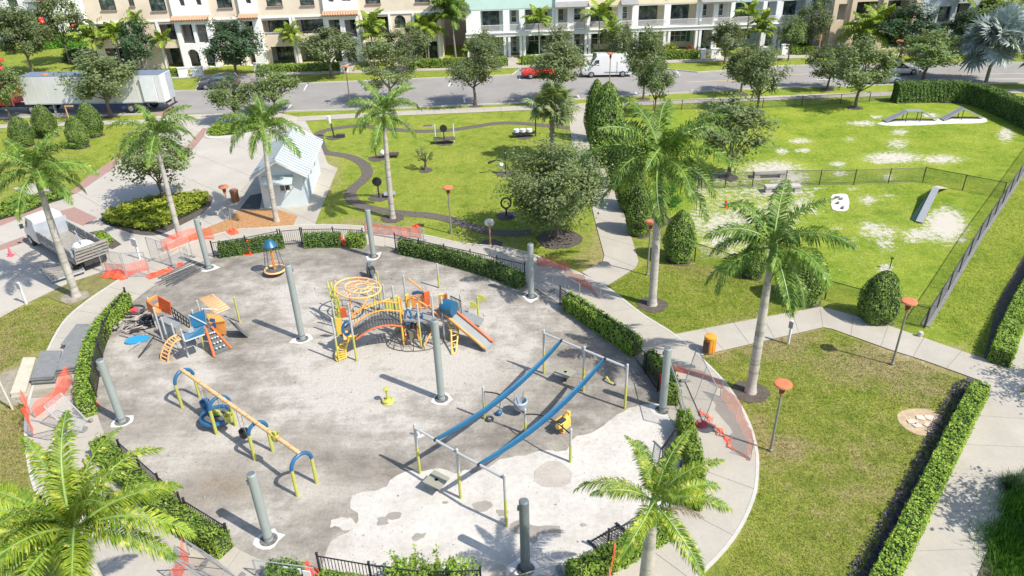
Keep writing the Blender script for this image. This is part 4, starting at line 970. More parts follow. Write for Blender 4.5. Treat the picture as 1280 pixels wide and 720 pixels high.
def window(root, u0, u1, z0, z1, y, nx=2, nz=2, fr=None, sill=None, nm='window'):
    fr = fr or DFRAME; t_ = .07; mb = MB()
    mb.bx(u0, u1, y - .05, y + .05, z0, z0 + t_); mb.bx(u0, u1, y - .05, y + .05, z1 - t_, z1); mb.bx(u0, u0 + t_, y - .049, y + .049, z0 + t_, z1 - t_); mb.bx(u1 - t_, u1, y - .049, y + .049, z0 + t_, z1 - t_)
    for i in range(1, nx): q = u0 + (u1 - u0) * i / nx; mb.bx(q - .03, q + .03, y - .04, y + .04, z0 + t_, z1 - t_)
    for j in range(1, nz): q = z0 + (z1 - z0) * j / nz; mb.bx(u0 + t_, u1 - t_, y - .035, y + .035, q - .025, q + .025)
    wn = part(nm, mb, fr, root); 
    g_ = MB(); g_.bx(u0 + .03, u1 - .03, y + .005, y + .02, z0 + .03, z1 - .03); part('pane', g_, GLASS, wn)
    if sill: s_ = MB(); s_.bx(u0 - .08, u1 + .08, y - .25, y, z0 - .14, z0 - .002); part('sill', s_, sill, wn)
    return wn
def railing(root, u0, u1, z0, z1, y, mat, sp=.14):
    mb = MB(); mb.bx(u0, u1, y - .04, y + .04, z1 - .06, z1); mb.bx(u0, u1, y - .03, y + .03, z0 + .05, z0 + .10); n = int((u1 - u0) / sp)
    for i in range(1, n): q = u0 + (u1 - u0) * i / n; mb.bx(q - .022, q + .022, y - .022, y + .022, z0 + .10, z1 - .06)
    return part('railing', mb, mat, root)
def R3(fc, x0, x1, y0, y1): # photo rectangle on the facade -> u0,u1,z0,z1
    ym = (y0 + y1) / 2; return fc.uz(x0, ym)[0], fc.uz(x1, ym)[0], fc.uz((x0 + x1) / 2, y1)[1], fc.uz((x0 + x1) / 2, y0)[1]
fa = Facade(FO, FD)
# ---- row A, cream
ra = fa.root('townhouse_row', 'cream townhouse row with white bays, terracotta awnings and recessed balconies', 'building')
UL = fa.uz(120, 60)[0]; UR = fa.uz(553, 45)[0]; TOP = 11.2
up = [R3(fa, *q) for q in ((123,160,30,50),(200,220,30,50),(268,300,27,49),(328,363,25,44),(370,405,24,42),(454,486,21,43),(519,546,20,42))]
wb = [R3(fa, *q) for q in ((228,243,30,54),(247,260,30,53),(303,318,26,48),(412,426,24,46),(432,446,24,46))]
archw = [R3(fa, *q) for q in ((165,177,29,46),(493,507,19,35))]
gr = [R3(fa, *q) for q in ((134,164,60,84),(205,228,60,84),(276,300,57,82),(340,369,58,80),(376,404,57,79),(458,488,52,76),(520,547,52,73))]
ga = [R3(fa, *q) for q in ((237,251,61,86),(257,269,60,86),(306,320,58,84),(418,428,54,80),(434,446,53,79))]
th = [R3(fa, *q) for q in ((123,143,-9,13),(160,167,-6,8),(186,206,-9,14),(224,231,-6,7),(245,252,-6,6),(270,289,-10,10),(307,314,-6,4),(332,352,-10,8),(374,392,-10,7),(410,417,-7,2),(427,438,-7,1),(456,475,-10,5),(518,537,-10,3))]
gr = [(h[0], h[1], .05, h[3]) for h in gr]; ga = [(h[0], h[1], .05, min(h[3], 2.75)) for h in ga]
wbs = [(fa.uz(217, 20)[0], fa.uz(262, 20)[0]), (fa.uz(301, 18)[0], fa.uz(323, 18)[0]), (fa.uz(405, 14)[0], fa.uz(447, 14)[0])]
cuts = [UL]; 
for a, b in wbs: cuts += [a, b]
cuts.append(UR); allh = up + wb + archw + gr + ga + th
for i in range(len(cuts) - 1):
    white = i % 2 == 1; u0, u1 = cuts[i], cuts[i + 1]; hs = [h for h in allh if u0 < (h[0] + h[1]) / 2 < u1]; y0 = -.35 if white else 0
    mb = wall(u0 + (.002 if white else 0), u1 - (.002 if white else 0), 0, TOP, hs, y0, .3)
    for h in hs:
        if h in archw or h in ga: spandrels(mb, h, y0, .3)
    part('wall', mb, WSTUC if white else CREAM, ra, label='white projecting bay' if white else None)
    if white:
        q = MB(); z_ = 6.15
        n = max(4, int((u1 - u0) / .3))
        for k in range(n):
            a_ = u0 - .2 + (u1 - u0 + .4) * k / n; w_ = (u1 - u0 + .4) / n
            q.tube([(a_ + w_ / 2, -.36, z_ + .42), (a_ + w_ / 2, -1.1, z_)], w_ * .47, 6)
        part('awning', q, TERRA, ra)
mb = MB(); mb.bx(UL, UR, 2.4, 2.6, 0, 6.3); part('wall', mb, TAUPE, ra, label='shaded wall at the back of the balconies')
mb = MB(); mb.bx(UL + .002, UR - .002, .3, 2.4, 2.95, 3.2); mb.bx(UL + .002, UR - .002, .3, 2.4, 6.2, 6.4); mb.bx(UL, UR, .3, 12, TOP - .4, TOP - .1); part('floor_slab', mb, WSTUC, ra)
mb = MB(); mb.bx(UL, UL + .3, .3, 12, 0, TOP); mb.bx(UR - .3, UR, .3, 12, 0, TOP); mb.bx(UL + .3, UR - .3, 11.7, 12, 0, TOP)
for a, b in wbs:
    for q in (a, b): mb.bx(q - .12, q + .12, .3, 2.4, 0, 6.2)
part('wall', mb, CREAM, ra)
mb = MB(); mb.bx(UL - .1, UR + .1, -.12, 0, 5.95, 6.15); part('cornice', mb, WSTUC, ra)
def seps(hs, fc_mat, z0, z1, root):
    mb = MB()
    for h in hs:
        for u in (h[0], h[1]): mb.bx(u - .14, u + .14, -.06, -.002, z0, z1)
    return part('pilaster', mb, fc_mat, root, kind=None)
for h in up[1:5] + up[5:]:
    for u in (h[0] - .16, h[1] + .16): q = MB(); q.bx(u - .15, u + .15, -.14, -.002, 0, 5.94); part('pilaster', q, WSTUC, ra)
for h in up: railing(ra, h[0] + .02, h[1] - .02, 3.2, 4.15, .15, RAILD if h is not up[3] else RAILW); window(ra, h[0] + .2, h[1] - .3, 3.25, 5.7, 2.33, max(2, int((h[1] - h[0]) / .9)), 1)
for h in wb: railing(ra, h[0] + .01, h[1] - .01, 3.2, 4.1, -.1, RAILD); window(ra, h[0] + .3, h[0] + .95, 3.3, 5.6, 2.33, 1, 2)
for h in gr: window(ra, h[0] + .1, h[1] - .1, .1, 2.6, 2.33, max(2, int((h[1] - h[0]) / .9)), 1)
for h in ga: window(ra, h[0] + .1, h[1] - .1, .1, 2.3, 2.33, 1, 2, WFRAME, nm='door')
for h in th: window(ra, h[0] + .02, h[1] - .02, h[2], h[3], .12, 2 if h[1] - h[0] > 1.2 else 1, 3, DFRAME, SILLM)
for h in archw: window(ra, h[0] + .02, h[1] - .02, h[2], h[3] - .15, .14, 2, 3)
# ---- row B, pastel
rb = fa.root('townhouse_row', 'pastel townhouse row in mint, white, yellow and pale blue with white balcony ledge', 'building')
xsB = [(601,629),(637,649),(656,690),(697,709),(717,731),(738,772),(778,790),(798,830),(838,870),(877,891),(897,912),(918,953),(958,970),(978,1006)]
tpy = lambda x: 16 - (x - 610) * .034
bty = lambda x: 40.5 - (x - 610) * .030
upB = []; grB = []
for a, b in xsB:
    c_ = (a + b) / 2; u0, u1, z0, z1 = R3(fa, a, b, tpy(c_), bty(c_)); upB.append((u0, u1, 3.25, 5.95)); grB.append((u0, u1, .05, 2.65))
unit = [(582,694,MINT),(694,734,WSTUC),(734,776,YELS),(776,795,BLUES),(795,874,YELS),(874,915,WSTUC),(915,956,AQUA),(956,1014,BLUES)]
for i, (a, b, mt) in enumerate(unit):
    u0, u1 = fa.uz(a, 20)[0], fa.uz(b, 20)[0]; hs = [h for h in upB + grB if u0 < (h[0] + h[1]) / 2 < u1]; dy = -.3 if mt is WSTUC else 0
    lo = wall(u0 + .003, u1 - .003, 0, 6.1, hs, dy - .004 * (i % 2), .3); part('wall', lo, WSTUC, rb)
    hi = wall(u0 + .003, u1 - .003, 6.1, 11, [(u0 + 1.2, u1 - 1.2, 8.0, 9.8)] if u1 - u0 > 3 else [], dy - .05, .3); part('wall', hi, mt, rb)
    if u1 - u0 > 3: window(rb, u0 + 1.2, u1 - 1.2, 8.0, 9.8, .1, 3, 2, WFRAME)
    if mt in (WSTUC,) or i == 3:
        q = MB(); q.slabp([(u0 - .1, dy - 1.0, 6.2), (u1 + .1, dy - 1.0, 6.2), (u1 + .1, dy - .06, 6.75), (u0 - .1, dy - .06, 6.75)], .08); part('canopy_roof', q, GREYR, rb)
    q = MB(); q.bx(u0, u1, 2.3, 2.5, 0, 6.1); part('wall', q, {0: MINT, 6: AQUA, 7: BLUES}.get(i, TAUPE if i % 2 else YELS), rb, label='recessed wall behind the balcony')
uB0, uB1 = fa.uz(582, 20)[0], fa.uz(1014, 20)[0]
mb = MB(); mb.bx(uB0 + .01, uB1 - .01, .3, 2.3, 2.85, 3.1); mb.bx(uB0 + .01, uB1 - .01, .3, 2.3, 6.0, 6.2); mb.bx(uB0, uB1, .3, 12, 10.6, 10.9); part('floor_slab', mb, WSTUC, rb)
mb = MB(); mb.bx(uB0, uB0 + .3, .3, 12, 0, 11); mb.bx(uB1 - .3, uB1, .3, 12, 0, 11); mb.bx(uB0 + .3, uB1 - .3, 11.7, 12, 0, 11); part('wall', mb, MINT, rb)
mb = MB(); mb.bx(uB0 - .1, uB1 + .1, -.75, -.31, 2.72, 3.18); mb.bx(uB0 - .1, uB1 + .1, -.9, -.31, 3.18, 3.26); part('balcony_ledge', mb, WSTUC, rb)
for i, (h, g_) in enumerate(zip(upB, grB)):
    railing(rb, h[0] - .2, h[1] + .2, 3.26, 4.2, -.55, RAILW, .11); wdt = h[1] - h[0]
    window(rb, h[0] + .25, h[1] - (.25 if wdt < 2 else .5), 3.2 if wdt > 2 else 4.0, 5.6, 2.23, max(1, int(wdt / .85)), 1 if wdt > 2 else 2, DFRAME if wdt > 2 else WFRAME)
    if wdt > 2: window(rb, h[0] + .5, h[1] - .5, .7, 2.4, 2.23, 3, 2, WFRAME)
    else: window(rb, h[0] + .3, h[1] - .3, .1, 2.3, 2.23, 1, 3, WFRAME, nm='door')
h = grB[8]
for s in (0, 1):
    q = MB(); a_ = (h[0] + .02, h[0] + .48) if s == 0 else (h[1] - .48, h[1] - .02); q.bx(a_[0], a_[1], 2.15, 2.26, .7, 2.4); part('shutter', q, GREENSH, rb)
for h in grB:
    for u in (h[0] - .12, h[1] + .12): q = MB(); q.bx(u - .16, u + .16, -.7, -.34, 0, 2.70); part('column', q, WSTUC, rb)
# ---- beige house and grey arched house
fc = Facade(G(1160, 61), (G(1225, 58.5) - G(1160, 61)).normalized())
rc = fc.root('beige_house', 'beige stucco house with tall columns, mostly behind palms and trees', 'house')
u0, u1 = fc.uz(1036, 30)[0], fc.uz(1142, 30)[0]; hs = [R3(fc, *q) for q in ((1066,1096,34,62),(1104,1136,34,60),(1046,1058,5,25),(1070,1096,2,26),(1106,1136,0,24))]; hs = [(h[0], h[1], max(.05, h[2]), h[3]) for h in hs]
part('wall', wall(u0, u1, 0, 10.5, hs, 0, .3), BEIGE, rc)
for q_ in (1040, 1062, 1100, 1140): uu = fc.uz(q_, 30)[0]; q = MB(); q.bx(uu - .3, uu + .3, -.4, -.002, 0, 10.4); part('column', q, BEIGE, rc)
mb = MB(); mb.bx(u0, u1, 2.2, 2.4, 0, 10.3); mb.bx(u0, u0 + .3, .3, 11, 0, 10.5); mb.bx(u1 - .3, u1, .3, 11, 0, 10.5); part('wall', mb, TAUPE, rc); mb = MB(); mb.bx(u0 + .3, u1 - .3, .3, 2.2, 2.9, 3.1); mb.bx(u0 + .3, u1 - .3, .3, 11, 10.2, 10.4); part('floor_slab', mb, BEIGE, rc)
for h in hs: window(rc, h[0] + .1, h[1] - .1, h[2] + .1, h[3] - .2, 2.12, 3, 1)
rd = fc.root('arched_house', 'grey-blue house with round arches at ground level and dark balconies', 'house')
u0, u1 = fc.uz(1146, 30)[0], fc.uz(1250, 30)[0]; ar = [R3(fc, *q) for q in ((1149,1163,33,52),(1171,1184,33,56),(1190,1207,33,60),(1220,1238,32,58))]; ar = [(h[0], h[1], .05, h[3]) for h in ar]; u2 = [R3(fc, *q) for q in ((1173,1188,8,27),(1195,1211,4,27),(1222,1240,3,26))]
mb = wall(u0, u1, 0, 10.5, ar + u2, 0, .3); [spandrels(mb, h) for h in ar]; part('wall', mb, GREYB, rd)
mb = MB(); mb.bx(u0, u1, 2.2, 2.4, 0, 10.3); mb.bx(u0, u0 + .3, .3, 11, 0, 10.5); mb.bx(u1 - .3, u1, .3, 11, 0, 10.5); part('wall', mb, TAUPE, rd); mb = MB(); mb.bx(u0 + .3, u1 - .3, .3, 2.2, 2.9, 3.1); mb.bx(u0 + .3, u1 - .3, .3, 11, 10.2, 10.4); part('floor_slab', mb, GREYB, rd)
for h in u2: railing(rd, h[0], h[1], h[2], h[2] + .9, .12, RAILD); window(rd, h[0] + .1, h[1] - .1, h[2] + .1, h[3] - .1, 2.12, 2, 1)
for h in ar: window(rd, h[0] + .2, h[1] - .2, .1, 2.3, 2.12, 1, 3, nm='door')
# ---- white house far left
fd = Facade(G(-40, 56), (G(110, 52) - G(-40, 56)).normalized()); re = fd.root('white_house', 'plain white house at the far top left, behind trees and bright bushes', 'house')
u0, u1 = fd.uz(-80, 30)[0], fd.uz(88, 25)[0]; um = fd.uz(52, 20)[0]
h1 = R3(fd, 9, 21, -6, 8); mb = wall(u0, um, 0, 10, [h1], 0, .3); part('wall', mb, WSTUC, re); window(re, h1[0] + .02, h1[1] - .02, h1[2], h1[3], .12, 2, 3, DFRAME)
h2 = R3(fd, 60, 70, 20, 34); mb = wall(um + .003, u1, 0, 6.5, [h2], -2.5, -2.2); mb.bx(um + .003, um + .3, -2.2, 0, 0, 6.5); mb.bx(u1 - .3, u1, -2.2, 0, 0, 6.5); part('wall', mb, WSTUC, re); window(re, h2[0] + .02, h2[1] - .02, h2[2], h2[3], -2.4, 2, 2, WFRAME)
q = MB(); q.slabp([(um - .4, -3.0, 6.4), (u1 + .3, -3.0, 6.4), (u1 + .3, 0, 7.6), (um - .4, 0, 7.6)], .15); part('roof', q, GREYR, re); mb = MB(); mb.bx(u0, u1 + 2, .3, 11, 0, 9.9); part('wall', mb, WSTUC, re)
# pinkish house side in the gap
q = MB(); a_ = fa.uz(556, 30)[0]; b_ = fa.uz(580, 30)[0]; rp = thing('rear_house', 'pinkish house wall seen through the gap between the townhouse rows', 'house', fa.o + fa.d * a_ + fa.n * 9, fa.rz); q.bx(-.5, b_ - a_ + .5, 0, 6, 0, 9); part('wall', q, M('pink_stucco', (.50, .38, .35), .85, .06), rp); window(rp, .5, 1.6, 4.5, 6.3, -.06, 2, 2)
# garden gate posts and low walls
def lowwall(px, py, wpx, hm, label, dep=.6, num=False):
    g_ = G(px, py); w_ = wpx / ppm(g_); mb = MB(); mb.bx(-w_ / 2, w_ / 2, -dep / 2, dep / 2, 0, hm); t_ = thing('gate_post', label, 'gate post', g_, fa.rz, 'white gate posts before the townhouses'); part('post', mb, WSTUC, t_)
    c_ = MB(); c_.bx(-w_ / 2 - .05, w_ / 2 + .05, -dep / 2 - .05, dep / 2 + .05, hm, hm + .08); part('cap', c_, WFRAME, t_)
    if num:
        q = MB()
        for s in (-.18, .02, .2): q.bx(s * w_ - .03, s * w_ + .03, -dep / 2 - .012, -dep / 2 - .002, hm * .45, hm * .7)
        part('house_numbers', q, DFRAME, t_)
for a_ in [(230,96,10,1.1,'white gate post left of the arched walkway, cream townhouses'),(248,95,13,1.1,'white gate post with dark numbers beside the black car',.6,True),(324,90,10,1.1,'white gate post partly behind a dense tree'),(431,90,9,1.1,'white gate post before the second white bay'),
    (735,80,10,1.1,'white gate post just left of the white van roof'),(817,77,8,1.0,'white gate post hidden behind the oak by the van'),(878,73,6,1.1,'narrower white gate post right of the green shuttered window'),(894,72,12,1.1,'white gate wall with dark numbers, before the white bay',.6,True),(956,70,12,1.1,'white gate wall before the aqua townhouse'),(980,68,8,1.2,'white gate post before the last blue townhouse')]: lowwall(*a_)
g_ = G(1002, 66); t_ = thing('garden_wall', 'long low white garden wall at the right end of the pastel townhouses', 'wall', g_, fa.rz); mb = MB(); mb.bx(-2, 2.4, -.15, .15, 0, .7); part('wall', mb, WSTUC, t_); mb = MB(); mb.bx(-2.05, 2.45, -.2, .2, .7, .77); part('cap', mb, WFRAME, t_)
# front steps/walk between footway and doors
for x in (232, 254, 440, 500, 640, 725, 884, 968):
    a_ = G(x, fa_y) if False else None
    p0 = fa.o + fa.d * fa.uz(x, 70)[0]; mb = MB(); mb.box((p0.x, p0.y - 3.2, .02), (1.5, 6.4, .06), fa.rz); struct('front_walk', mb, CONC)
# porch base in front of buildings
# ------------------------------------------------------------------ small park building
MROOF = None
m, t, bs = newmat('white_metal_roof'); c = ramp(t, noise(t, .7, 4), [(.35, (.38, .43, .43)), (.65, (.44, .49, .49))]); t.links.new(c, bs.inputs['Base Color']); bs.inputs['Roughness'].default_value = .45; MROOF = m
PBLUE = M('pale_blue_wall', (.56, .62, .62), .8, .05, 1.5, fine=20, bump=.05); DBLUE = M('blue_grey_wall', (.30, .37, .43), .8, .05)
# ground corners: front wall faces the camera-left
c0, c1 = G(331, 261), G(384, 257); ax = (c1 - c0); Wd = ax.length; ax = Vector((math.cos(.075), math.sin(.075), 0)); Wd = 3.15; ay = Vector((-ax.y, ax.x, 0)); L_ = 7.2
pb = thing('park_building', 'small pale blue park building with white ribbed metal gable roof', 'building', c0, math.atan2(ax.y, ax.x)); H1 = 2.85; HR = 3.8; ov = .52
mb = MB()
def gablewall(y0, y1, hole=None):
    q = wall(0, Wd, 0, H1, [hole] if hole else [], y0, y1); q.add([(0, y0, H1), (Wd, y0, H1), (Wd / 2, y0, HR - .1), (0, y1, H1), (Wd, y1, H1), (Wd / 2, y1, HR - .1)], [(0, 1, 2), (5, 4, 3), (0, 3, 4, 1), (1, 4, 5, 2), (2, 5, 3, 0)]); return q
part('wall', gablewall(0, .2, (Wd * .42, Wd * .68, 1.25, 2.0)), PBLUE, pb); part('wall', gablewall(L_ - .2, L_), PBLUE, pb)
sw = wall(0, 1, 0, 1, []); 
for side in (0, 1):
    x0 = 0 if side == 0 else Wd - .2; doors = [(1.1, 2.05), (3.1, 3.9), (5.0, 5.8)]
    mb = MB(); ys_ = [.2] + [v for d in doors for v in d] + [L_ - .2]
    for k in range(0, len(ys_), 2): mb.bx(x0, x0 + .2, ys_[k], ys_[k + 1], 0, H1)
    for d0, d1 in doors: mb.bx(x0, x0 + .2, d0, d1, 2.15, H1)
    part('wall', mb, PBLUE, pb)
    for i, (d0, d1) in enumerate(doors):
        q = MB(); q.bx(x0 + .07, x0 + .13, d0, d1, .02 if i < 1 else 1.2, 2.15)
        if i: q2 = MB(); q2.bx(x0 + .001, x0 + .199, d0, d1, 0, 1.195); part('wall', q2, PBLUE, pb)
        part('door' if i == 0 else 'window', q, DBLUE if i == 0 else M('louvre_grey', (.20, .22, .23), .5, .1), pb)
window(pb, Wd * .42, Wd * .68, 1.25, 2.0, .1, 2, 1, WFRAME)
q = MB(); q.slabp([(Wd * .10, -1.0, 2.12), (Wd * .80, -1.0, 2.12), (Wd * .80, -.01, 2.5), (Wd * .10, -.01, 2.5)], .07); part('awning', q, MROOF, pb)
for u_ in (.14, .76): q = MB(); q.cyl((Wd * u_, -.9, 2.1), (Wd * u_, -.02, 1.6), .03, None, 6); part('bracket', q, WFRAME, pb)
eo = H1 - ov * (HR - H1) / (Wd / 2)
for s in (0, 1):
    xe = -ov if s == 0 else Wd + ov; q = MB(); P_ = [(xe, -ov, eo), (xe, L_ + ov, eo), (Wd / 2, L_ + ov, HR), (Wd / 2, -ov, HR)]
    if s: P_ = P_[::-1]
    q.slabp(P_, -.08 if False else .08); rf = part('roof', q, MROOF, pb)
    q = MB(); n = 17
    for k in range(n + 1):
        y_ = -ov + (L_ + 2 * ov) * k / n; q.tube([(xe, y_, eo + .1), (Wd / 2, y_, HR + .1)], .035, 4)
    part('roof_rib', q, MROOF, rf)
q = MB(); q.tube([(Wd / 2, -ov, HR + .11), (Wd / 2, L_ + ov, HR + .11)], .08, 6); part('ridge_cap', q, MROOF, pb)
q = MB(); q.cyl((Wd * .72, 2.0, 3.1), (Wd * .72, 2.0, 3.6), .05, None, 8); part('vent_pipe', q, WFRAME, pb)
for s in (0, 1):
    q = MB(); xe = -ov if s == 0 else Wd + ov; q.slabp([(xe, -ov - .02, eo - .14), (Wd / 2, -ov - .02, HR - .14), (Wd / 2, -ov - .02, HR + .02), (xe, -ov - .02, eo + .02)], -.04); part('fascia', q, WFRAME, pb)
flat('door_mat', [(313,245),(328,242),(325,262),(300,262)], .05, .06, M('dark_mat', (.07, .07, .07), .9, .3, 5))
slab_field('building_apron', [(396,211),(422,210),(393,283),(366,284),(372,270),(345,262),(297,263),(300,240),(330,205)], math.radians(48), 2.4, .046, CONC)
# ------------------------------------------------------------------ vehicles
TYRE = M('tyre_rubber', (.03, .03, .03), .85, .1); RIM = M('wheel_rim', (.45, .45, .45), .35, .05, metal=.7); CGLASS = GLASS
def paint(n, c, r=.28):
    m_ = M(n, c, r, .04, 1); b = m_.node_tree.nodes['Principled BSDF']; b.inputs['Coat Weight'].default_value = .5; b.inputs['Coat Roughness'].default_value = .1; return m_
HL = M('headlight_lens', (.6, .6, .58), .2, .05); TLm = M('tail_light_lens', (.45, .03, .03), .25, .05); BLK = M('black_plastic', (.04, .04, .04), .6, .1)
def wheel(root, x, y, r, wd=.22, nm='wheel'):
    mb = MB(); mb.tube([(x, y - wd / 2, r), (x, y - wd / 2 + .03, r), (x, y + wd / 2 - .03, r), (x, y + wd / 2, r)], [r * .9, r, r, r * .9], 18); wl = part(nm, mb, TYRE, root, True)
    mb = MB()
    for s in (-1, 1): mb.tube([(x, y + s * (wd / 2 - .01), r), (x, y + s * (wd / 2 + .012), r)], [r * .6, r * .5], 12)
    part('rim', mb, RIM, wl, True)
def loft(secs, k=None):
    """secs: list of (x, halfwidth_low, halfwidth_top, z0, z1) -> closed body with slightly tucked sides"""
    mb = MB(); rings = []
    for x, wl, wt, z0, z1 in secs:
        zm = z0 + (z1 - z0) * .55; rings.append([(x, -wl * .94, z0), (x, -wl, z0 + (z1 - z0) * .2), (x, -wl, zm), (x, -wt, z1 - .04), (x, -wt + .08, z1), (x, wt - .08, z1), (x, wt, z1 - .04), (x, wl, zm), (x, wl, z0 + (z1 - z0) * .2), (x, wl * .94, z0)])
    n = 10; vs = [v for r in rings for v in r]; fs = []
    for i in range(len(rings) - 1):
        for j in range(n): fs.append((i * n + j, i * n + (j + 1) % n, (i + 1) * n + (j + 1) % n, (i + 1) * n + j))
    fs += [tuple(range(n))[::-1], tuple(range((len(rings) - 1) * n, len(rings) * n))]; return mb.add(vs, fs)
def car(nm, label, cat, loc, rz, col, kind='suv', L=4.6, Wd=1.85, H=1.65, cab=None):
    t_ = thing(nm, label, cat, loc, rz); h = Wd / 2; x0 = -L / 2; X = lambda f: x0 + L * f
    if kind == 'van': # high roof van, front at +x
        bd = [(X(0), h*.96, h*.9, .35, H*.97), (X(.03), h, h*.93, .32, H), (X(.62), h, h*.93, .32, H), (X(.70), h, h*.92, .32, H*.98), (X(.80), h, h*.88, .32, H*.66), (X(.82), h, h*.9, .32, H*.52), (X(.97), h*.95, h*.86, .34, H*.44), (X(1), h*.85, h*.78, .38, H*.36)]
    elif kind == 'pickup':
        bd = [(X(0), h*.97, h*.95, .45, H*.62), (X(.02), h, h*.97, .42, H*.64), (X(.70), h, h*.96, .42, H*.64), (X(.74), h, h*.95, .42, H*.62), (X(.96), h*.95, h*.9, .45, H*.56), (X(1), h*.88, h*.85, .5, H*.5)]
    else:
        bd = [(X(0), h*.88, h*.85, .35, H*.55), (X(.03), h*.97, h*.92, .28, H*.60), (X(.2), h, h*.95, .25, H*.62), (X(.66), h, h*.94, .25, H*.60), (X(.94), h*.95, h*.88, .28, H*.50), (X(1), h*.82, h*.78, .35, H*.42)]
    part('body', loft(bd), col, t_, True)
    if kind == 'van':
        for s in (-1, 1):
            q = MB(); q.slabp([(X(.66), s*(h+.005), H*.54), (X(.785), s*(h-.005), H*.54), (X(.735), s*(h*.975), H*.78), (X(.66), s*(h*.978), H*.80)], .03*s); q.bx(X(.30), X(.31), min(s*h, s*(h+.012)), max(s*h, s*(h+.012)), .45, H*.7); part('side_window', q, CGLASS, t_)
            q = MB(); q.box((X(.80), s*(h+.12), H*.56), (.12, .2, .28)); part('mirror', q, BLK, t_)
            q = MB(); q.bx(X(.05), X(.55), s*h-.01 if s>0 else s*h-.012, s*h+.012 if s>0 else s*h+.01, .62, .66); part('trim_strip', q, BLK, t_)
        q = MB(); q.slabp([(X(.708), -h*.84, H*.95), (X(.708), h*.84, H*.95), (X(.808), h*.86, H*.60), (X(.808), -h*.86, H*.60)], -.04); part('windscreen', q, CGLASS, t_)
    else:
        if kind == 'pickup': g0, g1, g2, g3 = .36, .40, .60, .72
        elif kind == 'suv': g0, g1, g2, g3 = .02, .08, .56, .72
        else: g0, g1, g2, g3 = .08, .2, .52, .68
        zb = bd[2][4] - .03
        gh = [(X(g0), h*.86, h*.74, zb, zb + .1), (X(g1), h*.88, h*.72, zb, H - .03), (X(g2), h*.88, h*.72, zb, H - .03), (X(g3), h*.88, h*.78, zb, zb + .08)]
        part('cabin_glass', loft(gh), CGLASS, t_, True); q = loft([(X(g1) + .05, h*.74, h*.70, H-.10, H-.01), (X((g1+g2)/2), h*.76, h*.72, H-.08, H+.03), (X(g2) - .05, h*.74, h*.70, H-.10, H-.01)]); part('roof', q, col, t_, True)
        for fx in ((g1+g2)/2,):
            for s in (-1, 1): q = MB(); q.slabp([(X(fx)-.05, s*h*.90, zb), (X(fx)+.05, s*h*.90, zb), (X(fx)+.05, s*h*.75, H-.05), (X(fx)-.05, s*h*.75, H-.05)], .02*s); part('door_pillar', q, col, t_)
        for s in (-1, 1): q = MB(); q.box((X(g3) - .25, s*(h+.06), zb + .08), (.12, .18, .14)); part('mirror', q, BLK, t_)
        if kind == 'pickup': q = MB(); q.bx(X(.03), X(.34), -h*.82, h*.82, H*.645, H*.66); part('cargo_bed', q, BLK, t_)
    r = .34 if kind != 'van' else .38
    for fx in (.19, .81):
        for s in (-1, 1): wheel(t_, X(fx), s*(h - .10), r)
    for s in (-1, 1):
        q = MB(); q.box((X(.985), s*h*.68, bd[-1][4] - .12), (.14, .34, .14)); part('headlight', q, HL, t_); q = MB(); q.box((X(.008), s*h*.82, .8), (.10, .18, .3)); part('tail_light', q, TLm, t_)
    q = MB(); q.bx(X(0) - .06, X(.03), -h*.9, h*.9, .32, .5); part('bumper', q, BLK, t_); q = MB(); q.bx(X(.97), X(1) + .06, -h*.88, h*.88, .30, .48); part('bumper', q, BLK, t_)
    return t_
def mid(a, b): a, b = G(*a), G(*b); return (a + b) / 2, math.atan2(b.y - a.y, b.x - a.x)
W_PAINT, R_PAINT, K_PAINT = paint('white_paint', (.72, .72, .71)), paint('red_paint', (.62, .03, .025)), paint('charcoal_paint', (.05, .055, .065))
p, a = mid((785,96.5),(733,97.5)); off = Vector((0, 1.0, 0)); car('van', 'white high roofed cargo van parked across the street facing left', 'van', p + off, a, W_PAINT, 'van', 6.0, 2.0, 2.6)
p, a = mid((704,98),(657,99.5)); car('pickup_truck', 'red pickup truck parked across the street, half hidden by an oak', 'pickup truck', p + off, a, R_PAINT, 'pickup', 5.3, 1.9, 1.75)
p, a = mid((247,114),(290,111)); car('parked_car', 'dark charcoal car parked before the arched walkway of the cream townhouses', 'car', p + Vector((.2, 1.2, 0)), a + math.pi, K_PAINT, 'suv', 4.7, 1.85, 1.6)
p, a = mid((1086,107),(1122,105.5)); car('parked_car', 'grey-blue car at the kerb behind the left end of the tall hedge', 'car', p + Vector((0, .8, 0)), a, paint('slate_paint', (.16, .19, .24)), 'sedan', 4.5, 1.8, 1.4)
p, a = mid((1108,94),(1140,93)); car('parked_car', 'pale car on the far side of the street seen below the spreading tree', 'car', p + Vector((0, .5, 0)), a, W_PAINT, 'sedan', 4.5, 1.8, 1.4)
# ---- semi trailer and tractor
p0, p1 = G(8, 144), G(210, 141); ax_ = (p1 - p0); TLn = ax_.length; aa = math.atan2(ax_.y, ax_.x)
TWH = M('trailer_white', (.60, .60, .585), .45, .06, .8); TGR = M('trailer_grey', (.35, .37, .40), .5, .1, 2); NAVY = M('navy_skirt', (.04, .06, .16), .4, .1)
tr = thing('semi_trailer', 'long white semi trailer parked on the street at upper left, rear door swung open', 'trailer', p0, aa); s0 = TLn * .14; Ht = 4.0; wy = 2.55
mb = MB(); mb.bx(s0, TLn, 0, wy, 1.15, Ht); part('box', mb, TWH, tr)
mb = MB(); mb.bx(s0 + .05, TLn - .03, .08, wy - .08, Ht, Ht + .05); part('roof', mb, M('trailer_roof', (.15, .18, .23), .6, .12, 1), tr)
for k in range(14): xx = s0 + (TLn - s0) * (k + .5) / 14; q = MB(); q.bx(xx - .025, xx + .025, -.02, -.002, 1.2, Ht - .02); part('side_rib', q, TWH, tr)
